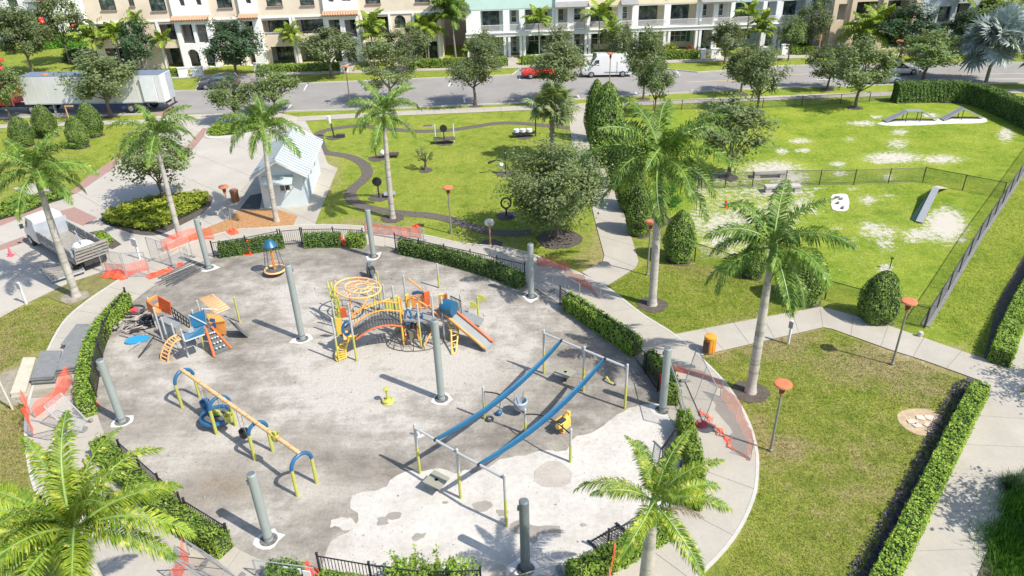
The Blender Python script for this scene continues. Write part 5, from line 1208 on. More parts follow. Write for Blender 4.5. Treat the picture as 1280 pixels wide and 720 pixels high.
q = MB(); q.bx(s0, TLn, -.03, -.004, 1.10, 1.22); part('bottom_rail', q, TGR, tr)
q = MB(); q.bx(s0 + (TLn - s0) * .34, s0 + (TLn - s0) * .74, .10, .16, .45, 1.10); part('side_skirt', q, NAVY, tr)
q = MB(); q.bx(TLn - 2.1, TLn - .6, -.22, -.14, 1.3, Ht - .1); part('open_door', q, M('door_white', (.68, .70, .72), .4, .05), tr)
q = MB(); q.bx(TLn + .002, TLn + .06, .05, wy / 2 - .03, 1.2, Ht - .05); part('rear_door', q, TWH, tr); q = MB(); q.bx(TLn + .002, TLn + .05, wy / 2 + .02, wy - .05, 1.2, Ht - .05); part('rear_door', q, TGR, tr)
q = MB(); q.bx(TLn - .1, TLn + .12, .1, wy - .1, .5, .62); q.bx(TLn - .1, TLn - .0, .3, .4, .6, 1.15); q.bx(TLn - .1, TLn - .0, wy - .4, wy - .3, .6, 1.15); part('rear_bumper', q, BLK, tr)
q = MB(); q.bx(s0 + .3, TLn - .2, .7, wy - .7, .85, 1.14); part('chassis', q, BLK, tr)
for xx in (TLn - 4.0, TLn - 2.6):
    for yy in (.15, wy - .15): wheel(tr, xx, yy, .52, .3)
q = MB(); q.bx(s0 + 2.8, s0 + 2.95, .3, .5, .1, 1.1); q.bx(s0 + 2.8, s0 + 2.95, wy - .5, wy - .3, .1, 1.1); part('landing_gear', q, TGR, tr)
tc = thing('truck_tractor', 'red truck cab coupled to the white trailer at far left', 'truck', p0, aa)
q = MB(); q.bx(-1.6, .9, .15, wy - .15, 1.0, 3.3); part('cab', q, R_PAINT, tc); q = MB(); q.bx(-3.4, -1.6, .35, wy - .35, .9, 2.0); part('bonnet', q, R_PAINT, tc)
q = MB(); q.slabp([(-1.63, .3, 2.1), (-1.63, wy - .3, 2.1), (-1.5, wy - .35, 3.0), (-1.5, .35, 3.0)], .03); part('windscreen', q, CGLASS, tc); q = MB(); q.bx(-1.3, -.4, .12, .16, 2.1, 2.9); part('side_window', q, CGLASS, tc)
q = MB(); q.bx(-3.4, 5.2, .8, wy - .8, .65, .95); part('chassis', q, BLK, tc); q = MB(); q.cyl((1.0, .3, .9), (1.0, .3, 3.8), .09, None, 8); part('exhaust_stack', q, RIM, tc); q = MB(); q.bx(-3.55, -3.4, .2, wy - .2, .5, 1.0); part('bumper', q, RIM, tc)
for xx in (-2.6, 3.0, 4.3):
    for yy in (.2, wy - .2): wheel(tc, xx, yy, .5, .3)
# ---- flatbed truck by the left palm
STK = M('weathered_stake_wood', (.30, .28, .24), .9, .2, 5, fine=25, bump=.4); PALEC = M('pale_cab_paint', (.60, .56, .54), .45, .08, 2)
fr0, re0 = G(28, 300), G(99, 345); ax2 = (fr0 - re0); ang = math.atan2(ax2.y, ax2.x); LT = ax2.length
fb = thing('flatbed_truck', 'pale work truck with slatted stake sides and tailgate ramp, behind the left palm', 'truck', re0, ang - .0)
# local +x forward (up-left), bed on +x; width to the right of travel = -y
wT = 2.1; y0 = -wT; bl = LT * .62
q = MB(); q.bx(0, bl, y0, 0, .78, .9); part('cargo_bed', q, STK, fb); q = MB(); q.bx(-.1, LT, y0 + .5, -.5, .5, .77); part('chassis', q, BLK, fb)
for yy in (y0 + .04, -.04):
    for k in range(3): z = 1.0 + k * .22; q = MB(); q.bx(.05, bl - .05, yy - .03, yy + .03, z, z + .15); part('side_board', q, STK, fb)
    for k in range(5): x_ = .1 + (bl - .2) * k / 4; q = MB(); q.bx(x_ - .04, x_ + .04, yy - .055, yy + .055, .8, 1.68); part('stake', q, TGR, fb)
q = MB(); q.bx(bl, bl + .08, y0, 0, .9, 2.0); part('headboard', q, TGR, fb)
for k in range(5):
    a_ = .25 + .0; x_ = -.10 - k * .11; z = .85 + k * .24; q = MB(); q.bx(x_ - .03, x_ + .0, y0 + .05, -.05, z, z + .17); part('ramp_slat', q, STK, fb)
for yy in (y0 + .05, y0 / 2, -.05): q = MB(); q.tube([(-.08, yy, .82), (-.62, yy, 2.0)], .035, 6); part('ramp_post', q, TGR, fb)
cabx = bl + .25
q = loft([(cabx, 1.0, .92, .55, 2.15), (cabx + .15, 1.02, .92, .5, 2.25), (cabx + 1.25, 1.02, .9, .5, 2.22), (cabx + 1.75, 1.0, .9, .5, 1.45), (cabx + 2.3, .95, .85, .55, 1.25)]); [q.v.__setitem__(i, (v[0], v[1] - wT / 2, v[2])) for i, v in enumerate(q.v)]; part('cab', q, PALEC, fb, True)
q = MB(); q.slabp([(cabx + 1.3, y0 + .2, 2.12), (cabx + 1.3, -.2, 2.12), (cabx + 1.76, -.15, 1.5), (cabx + 1.76, y0 + .15, 1.5)], -.05); part('windscreen', q, CGLASS, fb)
for s, yy in ((1, -.03), (-1, y0 + .03)): q = MB(); q.slabp([(cabx + .35, yy, 1.45), (cabx + 1.5, yy, 1.45), (cabx + 1.15, yy - s * .09, 2.05), (cabx + .35, yy - s * .09, 2.05)], .03 * s); part('side_window', q, CGLASS, fb); q = MB(); q.box((cabx + 1.5, yy + s * .2, 1.55), (.1, .22, .3)); part('mirror', q, BLK, fb)
for xx in (.9, cabx + 1.5):
    for yy in (y0 + .15, -.15): wheel(fb, xx, yy, .42, .26)
q = MB(); q.ico((0, 0, .35), .75, 2, (1.2, .95, .5), .06); t_ = thing('bulk_bag', 'white bulk bag lying on the flatbed truck', 'bag', fb.matrix_world @ Vector((0, 0, 0)) if False else Vector((re0.x, re0.y, 0)) + Matrix.Rotation(ang, 3, 'Z') @ Vector((1.2, y0 * .55, .9)), ang); part('sack', q, M('bag_white', (.62, .61, .58), .9, .08, 3, fine=14, bump=.4), t_, True); q = MB(); q.tube([(-.3, .1, .72), (0, .1, .9), (.3, .1, .7)], .03, 5); part('lifting_loop', q, WFRAME, t_)
q = MB(); q.tube([(-.5, .2, .8), (.9, -.1, 1.2)], .03, 6); t2 = thing('pole_in_bed', 'dark pole lying across the white bag in the truck bed', 'pole', t_.location, ang); part('pole', q, TGR, t2)
# slatted pallet-like trailer gate lying behind the truck
c_ = [W(51, 334, .25), W(100, 328, .25), W(106, 340, .2), W(66, 353, .2)]; cen = sum(c_, Vector()) / 4
pg = thing('slatted_gate', 'grey slatted gate panel lying on stacked planks behind the flatbed truck', 'gate', (cen.x, cen.y, 0)); off3 = Vector((cen.x, cen.y, 0))
for k in range(7):
    a_, b_ = c_[0].lerp(c_[3], k / 7 + .02) - off3, c_[1].lerp(c_[2], k / 7 + .02) - off3; a2, b2 = c_[0].lerp(c_[3], (k + .72) / 7) - off3, c_[1].lerp(c_[2], (k + .72) / 7) - off3; q = MB(); q.slabp([a_, b_, b2, a2], .05 if (b_ - a_).cross(b2 - a_).z > 0 else -.05); part('slat', q, STK, pg)
q = MB(); q.tube([c_[0] - off3 + Vector((0, 0, .08)), c_[1] - off3 + Vector((0, 0, .08)), c_[2] - off3 + Vector((0, 0, .08)), c_[3] - off3 + Vector((0, 0, .08))], .05, 6, closed=True); q.tube([(0, 0, 0), (0, 0, .25)], .3, 4); part('frame', q, TGR, pg)
q = MB(); q.lathe([(.22, 0), (.22, .04), (.05, .05), (.03, .6)], 10); g_ = G(14, 320); t_ = thing('traffic_cone', 'small pink-red marker cone on the pavement left of the truck', 'cone', g_); q = MB(); q.lathe([(.13, .03), (.10, .2), (.03, .62)], 10); part('cone', q, M('cone_red', (.75, .10, .13), .6, .05), t_, True); q = MB(); q.bx(-.2, .2, -.2, .2, .03, .06); part('base', q, M('cone_red', (.75, .10, .13)), t_)
# ------------------------------------------------------------------ fences
BLKM = M('black_metal', (.025, .025, .027), .45, .1); GALV = M('galvanised_steel', (.36, .37, .37), .4, .1, metal=.3)
CHAIN = netmat('chain_link', (.05, .055, .055), .14, .06); CHAINW = netmat('grey_chain_link', (.42, .43, .43), .12, .05); ONET = netmat('orange_netting', (.95, .12, .05), .30, .045); ORED = M('orange_red_plastic', (.80, .08, .04), .55, .1)
SCREEN = netmat('dark_screen', (.04, .045, .04), .3, .02)
def picket_fence(px, label, h=1.1, world=None, sp=.125, gate=False, nm='picket_fence', tops=None):
    P = world or [Vector((p.x, p.y)) for p in (gp(px) if tops is None else [W(x, y, h) for x, y in tops])]
    t_ = thing(nm, label, 'fence', (P[0].x, P[0].y, 0), 0, 'black picket fence around the playground'); o = P[0]
    L = sum((P[i + 1] - P[i]).length for i in range(len(P) - 1)); Q = resample(P, L / max(1, round(L / 1.9)))
    pm = MB(); pm.box((0, 0, h / 2), (.02, .02, h - .12)); pk = pm.mesh('picket', BLKM); qm = MB(); qm.bx(-.035, .035, -.035, .035, 0, h + .08); qm.bx(-.045, .045, -.045, .045, h + .08, h + .11); pp = qm.mesh('post', BLKM)
    for i, p in enumerate(Q): link('post', pp, t_, (p.x - o.x, p.y - o.y, 0))
    rl = MB()
    for i in range(len(Q) - 1):
        a, b = Q[i] - o, Q[i + 1] - o; d = b - a; rz = math.atan2(d.y, d.x); m_ = (a + b) / 2
        for z in (.12, h - .04): rl.box((m_.x, m_.y, z), (d.length, .035, .035), rz)
        n = int(d.length / sp)
        for k in range(1, n): q = a + d * k / n; link('picket', pk, t_, (q.x, q.y, 0), rz)
    part('rail', rl, BLKM, t_); return t_
picket_fence([(268,322),(312,315),(350,307)], 'black fence in front of the hedge by the spinning net toy')
picket_fence([(353,307),(366,306),(378,305)], 'bare black gate panel between two short hedges', nm='picket_gate')
picket_fence([(380,305),(420,304),(455,306)], 'black fence before the short hedges at the top of the playground')
picket_fence([(495,312),(545,324),(600,336),(656,350)], 'long black fence along the garden side hedge')
picket_fence([(700,381),(727,398),(755,415),(783,440)], 'black fence before the hedge above the blue ramps')
picket_fence([(790,446),(805,465),(822,490)], 'short black fence behind the pole near the orange trash can')
picket_fence(None, 'black fence panel by the foot of the bottom palm', tops=[(761,664),(790,651),(820,638),(838,622)])
picket_fence(None, 'black fence along the bottom edge, white ground behind it', tops=[(396,694),(440,701),(480,709),(530,714),(600,712)])
picket_fence(None, 'dark fence beside the huge foreground palm', tops=[(147,552),(185,585),(222,618)])
picket_fence(None, 'short black fence panel right of the huge foreground palm', tops=[(229,625),(255,640),(281,657)])
picket_fence([(162,382),(142,410),(130,437),(121,497)], 'black fence beside the curved left hedge')
t_ = picket_fence(None, 'black fence panel knocked askew above the bottom palm crown', world=[Vector((W(828,548,.6).x, W(828,548,.6).y)), Vector((W(824,598,.2).x, W(824,598,.2).y))]); t_.rotation_euler = (0, .45, 0)
t_ = picket_fence(None, 'black fence panel lying flat on the white ground by the bottom palm', world=[Vector((G(735,677).x, G(735,677).y)), Vector((G(770,655).x, G(770,655).y))]); t_.rotation_euler = (-1.35 * .0, 0, 0)
d_ = (G(770,655) - G(735,677)).normalized(); t_.matrix_world = Matrix.Translation(G(735,677) + Vector((0, 0, .06))) @ Matrix.Rotation(math.radians(86), 4, d_)
def netsheet(name, P, z0, z1, mat, parent=None, wav=0, seed=0, loc=None, tops=None):
    r = random.Random(seed); P = [Vector((p[0], p[1])) for p in P]; Q = resample(P, .35) if wav else P; mb = MB(); uv = []; s = 0; o = Vector((loc[0], loc[1])) if loc is not None else Vector((0, 0)); n = len(Q); nz = 5 if wav else 1; vs = []; ss = []
    for i, p in enumerate(Q):
        if i: s += (Q[i] - Q[i - 1]).length
        zt = z1 if tops is None else tops[0] + (tops[1] - tops[0]) * i / (n - 1) - .18 * math.sin(i * 1.1 + seed) * (1 if wav else 0)
        tt = (Q[min(i + 1, n - 1)] - Q[max(i - 1, 0)]).normalized(); nn = Vector((-tt.y, tt.x)); ph = r.uniform(-1, 1) * wav
        for j in range(nz + 1):
            f = j / nz; q = p - o + nn * ph * math.sin(f * 3 + i * .9); vs.append((q.x, q.y, z0 + (zt - z0) * f)); ss.append((s, (zt - z0) * f))
    fs = [(i * (nz + 1) + j, (i + 1) * (nz + 1) + j, (i + 1) * (nz + 1) + j + 1, i * (nz + 1) + j + 1) for i in range(n - 1) for j in range(nz)]
    me = bpy.data.meshes.new(name); me.from_pydata(vs, [], fs); me.materials.append(mat); u = me.uv_layers.new(name='UVMap')
    for l in me.loops: u.data[l.index].uv = ss[l.vertex_index]
    me.update(); return link(name, me, parent)
def chain_fence(px, label, h=1.2, sp=2.6, posts=None, grp='chain link fences of the dog park'):
    P = [Vector((p.x, p.y)) for p in gp(px)]; t_ = thing('chain_link_fence', label, 'fence', (P[0].x, P[0].y, 0), 0, grp); o = P[0]; Q = P if posts else []
    if not posts:
        Q = [P[0]]
        for i in range(len(P) - 1): Q += resample([P[i], P[i + 1]], sp)[1:]
    mb = MB(); mb.cyl((0, 0, 0), (0, 0, h + .05), .035, None, 6); pm = mb.mesh('post', BLKM)
    for p in Q: link('post', pm, t_, (p.x - o.x, p.y - o.y, 0))
    for i in range(len(Q) - 1):
        a, b = Q[i] - o, Q[i + 1] - o; q = MB(); q.cyl((a.x, a.y, h), (b.x, b.y, h), .026, None, 5); part('top_rail', q, BLKM, t_); q = MB(); q.cyl((a.x, a.y, .05), (b.x, b.y, .05), .010, None, 4); part('bottom_wire', q, BLKM, t_)
        netsheet('mesh_panel', [Q[i], Q[i + 1]], .04, h, CHAIN, t_, loc=o)
    return t_
chain_fence([(872,236),(940,234),(981,232),(1067,231),(1153,228),(1203,238),(1252,248)], 'chain link fence crossing the dog park behind one bench', sp=2.35)
chain_fence([(868,326),(935,348),(1031,374),(1093,392),(1155,410)], 'chain link fence along the south side of the dog park')
chain_fence([(1156,409),(1185,363),(1222,301),(1262,241),(1302,181)], 'long chain link fence on the grey gravel strip at right')
chain_fence([(745,141),(852,137),(953,135),(1050,130),(1122,125)], 'low chain link fence between the street walk and the dog park', h=1.0, sp=3.4)
chain_fence([(770,205),(800,262),(868,326)], 'chain link fence behind the cone shrubs by the north path')
def temp_panel(pa, pb_, label, h=1.7, hb=0, lean=0, net=CHAINW, ang=None):
    a, b = G(*pa), G(*pb_); t_ = thing('construction_fence', label, 'fence', a, 0, 'temporary construction fence panels'); d = b - a; L = d.length; rz = math.atan2(d.y, d.x)
    t_.rotation_euler = (lean, 0, rz)
    q = MB()
    for x in (0, L): q.cyl((x, 0, 0), (x, 0, h), .025, None, 6)
    for z in (.08, h): q.cyl((0, 0, z), (L, 0, z), .022, None, 6)
    q.cyl((L / 2, 0, .08), (L / 2, 0, h), .015, None, 5); part('frame', q, GALV, t_); netsheet('mesh_panel', [(0, 0), (L, 0)], .08, h, net, t_)
    for x in (0, L): q = MB(); q.box((x, 0, .06), (.5, .16, .12), 1.57); part('foot_block', q, M('block_grey', (.2, .2, .19), .9, .2), t_)
    return t_
def netting(px, label, z1=1.0, z0=0.03, wav=.12, tops=None, world=None, mat=None, seed=1, stakes=True):
    P = world or [Vector((p.x, p.y)) for p in gp(px)]; t_ = thing('orange_netting', label, 'safety netting', (P[0].x, P[0].y, 0), 0, 'orange safety netting'); netsheet('net', P, z0, z1, mat or ONET, t_, wav, seed, P[0], tops)
    if stakes:
        for p in (P[0], P[-1]): q = MB(); q.cyl((p.x - P[0].x, p.y - P[0].y, 0), (p.x - P[0].x, p.y - P[0].y, (tops[0] if tops else z1) + .05), .02, None, 5); part('stake', q, GALV, t_)
    return t_
def crumple(px, py, rx, ry, h, label, seed=1):
    g_ = G(px, py); r = random.Random(seed); t_ = thing('crumpled_netting', label, 'safety netting', g_, r.uniform(0, 3), 'orange safety netting'); mb = MB(); n = 9
    vs = []; uvs = []
    for i in range(n + 1):
        for j in range(n + 1):
            u, v = i / n * 2 - 1, j / n * 2 - 1; k = math.exp(-(u * u + v * v) * 1.3); vs.append((u * rx + r.uniform(-.06, .06), v * ry + r.uniform(-.06, .06), .03 + k * h * r.uniform(.3, 1)))
            uvs.append((u * rx, v * ry))
    me = bpy.data.meshes.new('net'); me.from_pydata(vs, [], [(i * (n + 1) + j, (i + 1) * (n + 1) + j, (i + 1) * (n + 1) + j + 1, i * (n + 1) + j + 1) for i in range(n) for j in range(n)]); me.materials.append(netmat('dense_orange_netting', (.95, .11, .045), .55, .045)); u_ = me.uv_layers.new(name='UVMap')
    for l in me.loops: u_.data[l.index].uv = uvs[l.vertex_index]
    link('net', me, t_); return t_
# north-west gate works
temp_panel((131,342), (158,347), 'fence panel nearest the slatted gate on the walk'); temp_panel((160,347), (188,346), 'fence panel with orange netting behind the dark slats pile, second from the left'); temp_panel((190,326), (215,334), 'fence panel third from the left on the north west walk'); temp_panel((217,335), (241,322), 'fence panel beside the pole at the north west of the playground')
crumple(147, 345, .9, .5, .5, 'crumpled orange netting heap below the first fence panel', 2); crumple(200, 343, .8, .35, .35, 'bright crumpled netting heap beside the pile of dark slats', 3); crumple(291, 291, .3, .5, .4, 'small crumple of orange netting on the mulch below the lamp', 4); crumple(225, 332, .35, .2, .2, 'scrap of netting on the ground at the foot of the far fence panel', 5)
netting([(135,342),(160,345),(187,338)], 'faint orange netting hung across the left fence panels', .8); netting([(205,315),(228,305),(245,300),(268,300)], 'faint orange netting around the foot of the island palm', .9, seed=2)
netting([(457,291),(480,294),(505,296),(527,299)], 'orange netting strung below the garden palm', .75, seed=3); temp_panel((458,293), (500,300), 'low fence panel before the garden palm', 1.0); temp_panel((500,300), (530,303), 'low fence panel right of the garden palm foot', 1.0)
crumple(521, 284, .3, .2, .3, 'red end of netting on the lawn by the garden lamp', 6); netting([(672,332),(690,334),(708,340)], 'orange netting in the shade of the largest oak', .6, seed=4)
netting([(706,343),(725,356),(742,366),(750,374)], 'bright torn orange netting at the foot of the north path', .7, tops=(.9, .25), seed=5); temp_panel((690,365), (724,384), 'fence panel standing on the walk between two hedges', 1.5)
# east gate works
temp_panel((846,492), (862,540), 'leaning fence panel beside the short hedge, upper of the tangled pair', 2.0, lean=.25); temp_panel((856,478), (879,530), 'fence panel set at an angle across the east walk', 2.0, lean=-.2)
netting([(900,497),(918,520),(932,548),(938,575)], 'tall orange netting along the outer edge of the east walk', 1.0, tops=(1.0, .8), seed=6, wav=.15); netting([(842,464),(862,468),(885,474),(903,487)], 'low faint orange netting crossing the east walk', .35, seed=7); netting([(875,515),(893,535),(915,562),(937,577)], 'thin netting trailing on the east walk', .18, seed=8, wav=.3)
q = Vector((G(877,532).x, G(877,532).y, 0)); t_ = thing('folded_sign', 'dark red round object lying on the east walk', 'sign', q); mb = MB(); mb.lathe([(.26, .04), (.3, .08), (.26, .13), (.05, .15)], 14); part('plate', mb, M('dark_red', (.30, .03, .04), .5, .1), t_, True); mb = MB(); mb.box((.35, -.1, .06), (.5, .2, .05), -.3); part('board', mb, M('grey_board', (.22, .21, .2), .8, .1), t_)
# west and bottom gate works
netting([(42,548),(38,530),(36,512)], 'upright orange netting at the left by the board stack', 1.0, tops=(1.1, 1.0), seed=9); netting([(45,523),(66,507),(86,487),(92,478)], 'sagging orange netting strung over the left walk', .5, tops=(.55, 1.0), seed=10)
temp_panel((80,535), (106,540), 'fence panel leaning over the left walk below the curved hedge', 1.9, lean=.7); temp_panel((92,545), (112,528), 'fence panel lying at a slant beside the curved hedge end', 1.8, lean=-.6)
crumple(111, 512, .45, .25, .35, 'red netting gathered at the end of the curved left hedge', 11); netting([(222,738),(232,715),(238,695)], 'orange netting draped down beside the foreground palm', 1.0, tops=(.9, 1.1), seed=12)
temp_panel((252,712), (290,738), 'fence panel at the bottom left near the draped netting', 1.8, lean=.5); temp_panel((262,700), (300,725), 'second fence panel at the bottom left, further from the palm', 1.7, lean=.35)
crumple(378, 722, .5, .5, .6, 'red-orange netting bundle at the bottom construction barrier', 13); t_ = temp_panel((322,722), (396,732), 'low construction barrier with a white sign at the bottom', .9); mb = MB(); mb.bx(1.1, 1.75, -.05, -.02, .55, .8); part('notice', mb, WFRAME, t_); mb = MB(); mb.box((1.95, -.04, .6), (.28, .03, .28)); part('notice', mb, WFRAME, t_)
netting([(760,742),(764,722),(766,705)], 'narrow upright orange netting by the bottom hedge', 1.2, tops=(1.2, 1.35), seed=14, wav=.1); crumple(735, 712, .5, .35, .5, 'tangled orange netting in the bottom hedge', 15); temp_panel((628,738), (700,716), 'pale fence panel at the foot of the bottom pole', .5)
crumple(427, 306, .2, .5, .8, 'red netting draped over the short hedge at the top of the playground', 16); crumple(503, 312, .35, .2, .5, 'scrap of red netting at the left end of the long curved hedge', 17)
g_ = G(312, 317); t_ = thing('red_roll', 'upright red roll leaning on the hedge behind the net toy', 'roll', g_); mb = MB(); mb.tube([(0, 0, 0), (.06, .1, .9)], .13, 10); part('roll', mb, ORED, t_, True); mb = MB(); mb.box((-.05, -.15, .02), (.6, .3, .03)); part('tail', mb, ORED, t_)
mb = MB(); mb.tube([(0, 0, 0), (0, .0, .9)], .07, 8); t_ = thing('red_roll', 'thin red roll at the end of the hedge by the east pole', 'roll', G(825, 488)); part('roll', mb, ORED, t_, True)
g_ = G(612, 335) if False else None
# pile of dark slats on the ground by the north-west pole
t_ = thing('slat_pile', 'pile of dark grey slats on the ground by the north west pole', 'pile', G(222, 343)); DS = M('dark_slats', (.10, .10, .10), .8, .3, 5)
r = random.Random(5); dd = math.atan2((G(250,330) - G(205,352)).y, (G(250,330) - G(205,352)).x)
for k in range(14): q = MB(); q.box((r.uniform(-.3, .3), (k - 7) * .14, .03 + .025 * (k % 3)), (2.4 + r.uniform(-.4, .4), .09, .03), 0); c_ = part('slat', q, DS, t_); c_.rotation_euler = (0, 0, dd + r.uniform(-.1, .1))
# ------------------------------------------------------------------ lamps
LPOST = M('lamp_post_grey', (.22, .21, .18), .6, .1); LORG = M('lamp_orange', (.56, .17, .075), .5, .1); LBLK = M('lamp_lantern', (.09, .055, .045), .4, .1); OPOST = M('orange_post', (.50, .25, .13), .6, .1)
def lamp_meshes(h):
    a = MB(); a.tube([(0, 0, 0), (0, 0, .12), (0, 0, .14), (0, 0, h - .55)], [.09, .09, .055, .045], 10)
    b = MB(); b.lathe([(.05, h - .58), (.10, h - .5), (.13, h - .3), (.10, h - .2), (.04, h - .14)], 12)
    c = MB(); c.lathe([(.05, h - .14), (.30, h - .16), (.36, h - .10), (.34, h - .04), (.22, h), (.08, h - .03)], 18); d = MB(); d.lathe([(.055, h - .62), (.11, h - .56), (.11, h - .50), (.06, h - .48)], 12)
    return a.mesh('post', LPOST, True), b.mesh('lantern', LBLK, True), c.mesh('shade', LORG, True), d.mesh('collar', LORG, True)
LL = [((963,564),(976,478),'orange topped park lamp on the lower right lawn'),((1115,456),(1134,375),'orange topped park lamp at the path bend by the dog park corner'),((564,292),(561,233),'orange topped park lamp on the garden lawn'),((809,344),(811,276),'orange topped park lamp just left of the largest palm trunk'),((289,275),(280,232),'orange topped park lamp on the orange mulch by the park building')]
for b, t, lab in LL:
    h = hgt(b[0], b[1], t[1]); t_ = thing('park_lamp', lab, 'lamp', G(*b), 0, 'orange topped park lamps')
    for nm_, me in zip(('post', 'lantern', 'shade', 'collar'), lamp_meshes(h)): link(nm_, me, t_)
for b, t, lab in (((761,127),(762,66),'street lamp standing before the white van'),((438,131),(432,82),'street lamp on the near kerb left of the garden palm'),((72,140),(55,92),'street lamp in front of the trailer'),((1035,62),(1042,20),'lamp beside the beige house columns'),((1116,92),(1116,50),'short lamp below the dark tree by the beige house')):
    h = hgt(b[0], b[1], t[1]); t_ = thing('street_lamp', lab, 'lamp', G(*b), 0, 'street lamps')
    for nm_, me in zip(('post', 'lantern', 'shade', 'collar'), lamp_meshes(h)): link(nm_, me, t_)
for x, y, ty, lab in ((98,185,132,'leaning orange lamp post with an arm between the cone shrubs'),):
    h = hgt(x, y, ty); t_ = thing('orange_post', lab, 'post', G(x, y)); q = MB(); q.tube([(0, 0, 0), (0, 0, h)], [.08, .06], 8); part('post', q, OPOST, t_, True); q = MB(); q.box((.35, 0, h - .06), (.8, .12, .10)); part('arm', q, OPOST, t_)
for x, y, ty, lab in ((935,84,62,'slim red banner post before the white gate walls'),(1022,70,43,'short orange post beside the beige house')):
    h = hgt(x, y, ty); t_ = thing('orange_post', lab, 'post', G(x, y)); q = MB(); q.tube([(0, 0, 0), (0, 0, h)], [.09, .07], 8); part('post', q, OPOST, t_, True); q = MB(); q.box((0, 0, h - .4), (.3, .06, .7)); part('banner', q, M('banner_red', (.42, .12, .09), .7, .1), t_)
# ------------------------------------------------------------------ signs, bins, benches
def sign(b, ty, label, bw=.4, bh=.55, col=None, rz=.6, pc=None):
    h = hgt(b[0], b[1], ty); t_ = thing('sign', label, 'sign', G(*b), rz); q = MB(); q.bx(-.05, .05, -.05, .05, 0, h); part('post', q, pc or WFRAME, t_); q = MB(); q.bx(-bw / 2, bw / 2, -.09, -.052, h - bh, h - .02); part('panel', q, col or M('sign_grey', (.30, .31, .32), .5, .1), t_)
sign((985,430), 401, 'small white post with a grey plate beside the east path', .22, .4, rz=-.8); sign((175,324), 298, 'white sign post with a pale panel on the north west walk', .55, .55, M('sign_pale', (.52, .54, .52), .5, .06), rz=-.5); sign((33,380), 353, 'slim white sign post at the left edge of the lawn', .3, .4, rz=-.4)
t_ = thing('leaning_pole', 'pale leaning pole on the grass at the left edge', 'pole', G(16,512)); h = 2.2; q = MB(); q.tube([(0, 0, 0), (-.15, .1, h)], .05, 8); part('pole', q, M('pale_pole', (.5, .46, .38), .8, .1), t_, True); q = MB(); q.lathe([(.07, h), (.07, h + .03), (.02, h + .06)], 8, (-.15, .1, 0)); part('cap', q, GALV, t_)
g_ = G(886, 440); OB = M('orange_bin', (.78, .30, .03), .45, .08, 2); t_ = thing('trash_can', 'orange trash can at the corner of the ring walk and the east path', 'trash can', g_, .75); q = MB(); q.lathe([(.27, .05), (.28, .1), (.28, .85), (.25, .88)], 20); part('body', q, OB, t_, True)
q = MB(); q.lathe([(.29, .86), (.31, .90), (.29, .97), (.12, 1.0)], 20); part('lid', q, OB, t_, True); q = MB(); q.bx(-.36, -.24, -.16, .16, .15, .78); part('door_panel', q, M('bin_dark', (.10, .05, .03), .6, .2), t_); q = MB(); q.lathe([(.24, 0), (.24, .05)], 16); part('base', q, BLK, t_)
for k in range(10):
    a = k * .628; q = MB(); q.bx(-.03, .03, -.012, .012, .1, .84); c_ = part('slat', q, OB, t_); c_.location = (math.cos(a) * .287, math.sin(a) * .287, 0); c_.rotation_euler = (0, 0, a + 1.57)
g_ = G(295, 252); BRN = M('brown_bin', (.30, .13, .06), .5, .15, 3); t_ = thing('trash_can', 'brown bin beside the park building and its blue shade', 'trash can', g_); q = MB(); q.lathe([(.25, 0), (.30, .1), (.30, .8), (.2, .85)], 16); part('body', q, BRN, t_, True); q = MB(); q.lathe([(.32, .8), (.33, .92), (.25, 1.0), (.1, 1.02)], 16); part('lid', q, BRN, t_, True)
BENC = M('bench_concrete', (.42, .39, .35), .8, .08, 3)
for (a, b), lab in ((((943,224),(982,223)),'concrete bench in the upper half of the dog park, touching the fence line'),(((957,242),(1001,241)),'concrete bench in the dog park nearer to the palm crown')):
    a, b = G(*a), G(*b); t_ = thing('concrete_bench', lab, 'bench', a, math.atan2((b - a).y, (b - a).x), 'concrete benches in the dog park'); L = (b - a).length; q = MB(); q.bx(0, L, 0, .65, .38, .52); part('seat', q, BENC, t_); q = MB(); q.bx(0, .45, .05, .6, 0, .38); part('leg', q, BENC, t_); q = MB(); q.bx(L - .45, L, .05, .6, 0, .38); part('leg', q, BENC, t_); q = MB(); q.bx(.1, L - .1, .25, .4, .06, .18); part('stretcher', q, BENC, t_)
    flat('bench_pad', [((a.x - .2), a.y - .2), (b.x + .2, b.y - .2), (b.x + .2, b.y + .9), (a.x - .2, a.y + .9)], 0, .03, CONC, world=True)
# agility ramps
AGR = M('agility_ramp_grey', (.22, .23, .24), .7, .12, 2)
def ramp3(px, label, up_, flip=1):
    P = [G(*p) for p in px]; o = P[0]; t_ = thing('agility_ramp', label, 'dog ramp', o, 0, 'dog agility ramps'); n = len(P); dw = Vector((0, 1, 0)) * .75
    for i in range(n - 1):
        a, b = P[i] - o + Vector((0, 0, up_[i])), P[i + 1] - o + Vector((0, 0, up_[i + 1])); q = MB(); q.slabp([a, b, b + dw, a + dw], .07); part('ramp_board', q, AGR, t_)
        q = MB(); 
        for w_ in (Vector((0, .03, 0)), dw - Vector((0, .03, 0))): q.tube([a + w_ + Vector((0, 0, .08)), b + w_ + Vector((0, 0, .08))], .03, 5)
        part('edge_rail', q, AGR, t_)
    for i in range(1, n - 1):
        a = P[i] - o
        for w_ in (.05, .7): q = MB(); q.cyl((a.x, a.y + w_, 0), (a.x, a.y + w_, up_[i]), .035, None, 6); part('leg', q, BLK, t_)
ramp3([(1108,154),(1132,153),(1150,152.5),(1171,151.5)], 'three part agility ramp with a level middle, left of the pair', (.06, .95, .95, .06)); ramp3([(1180,152),(1202,150),(1228,149)], 'peaked agility ramp, right of the pair', (.06, 1.0, .06))
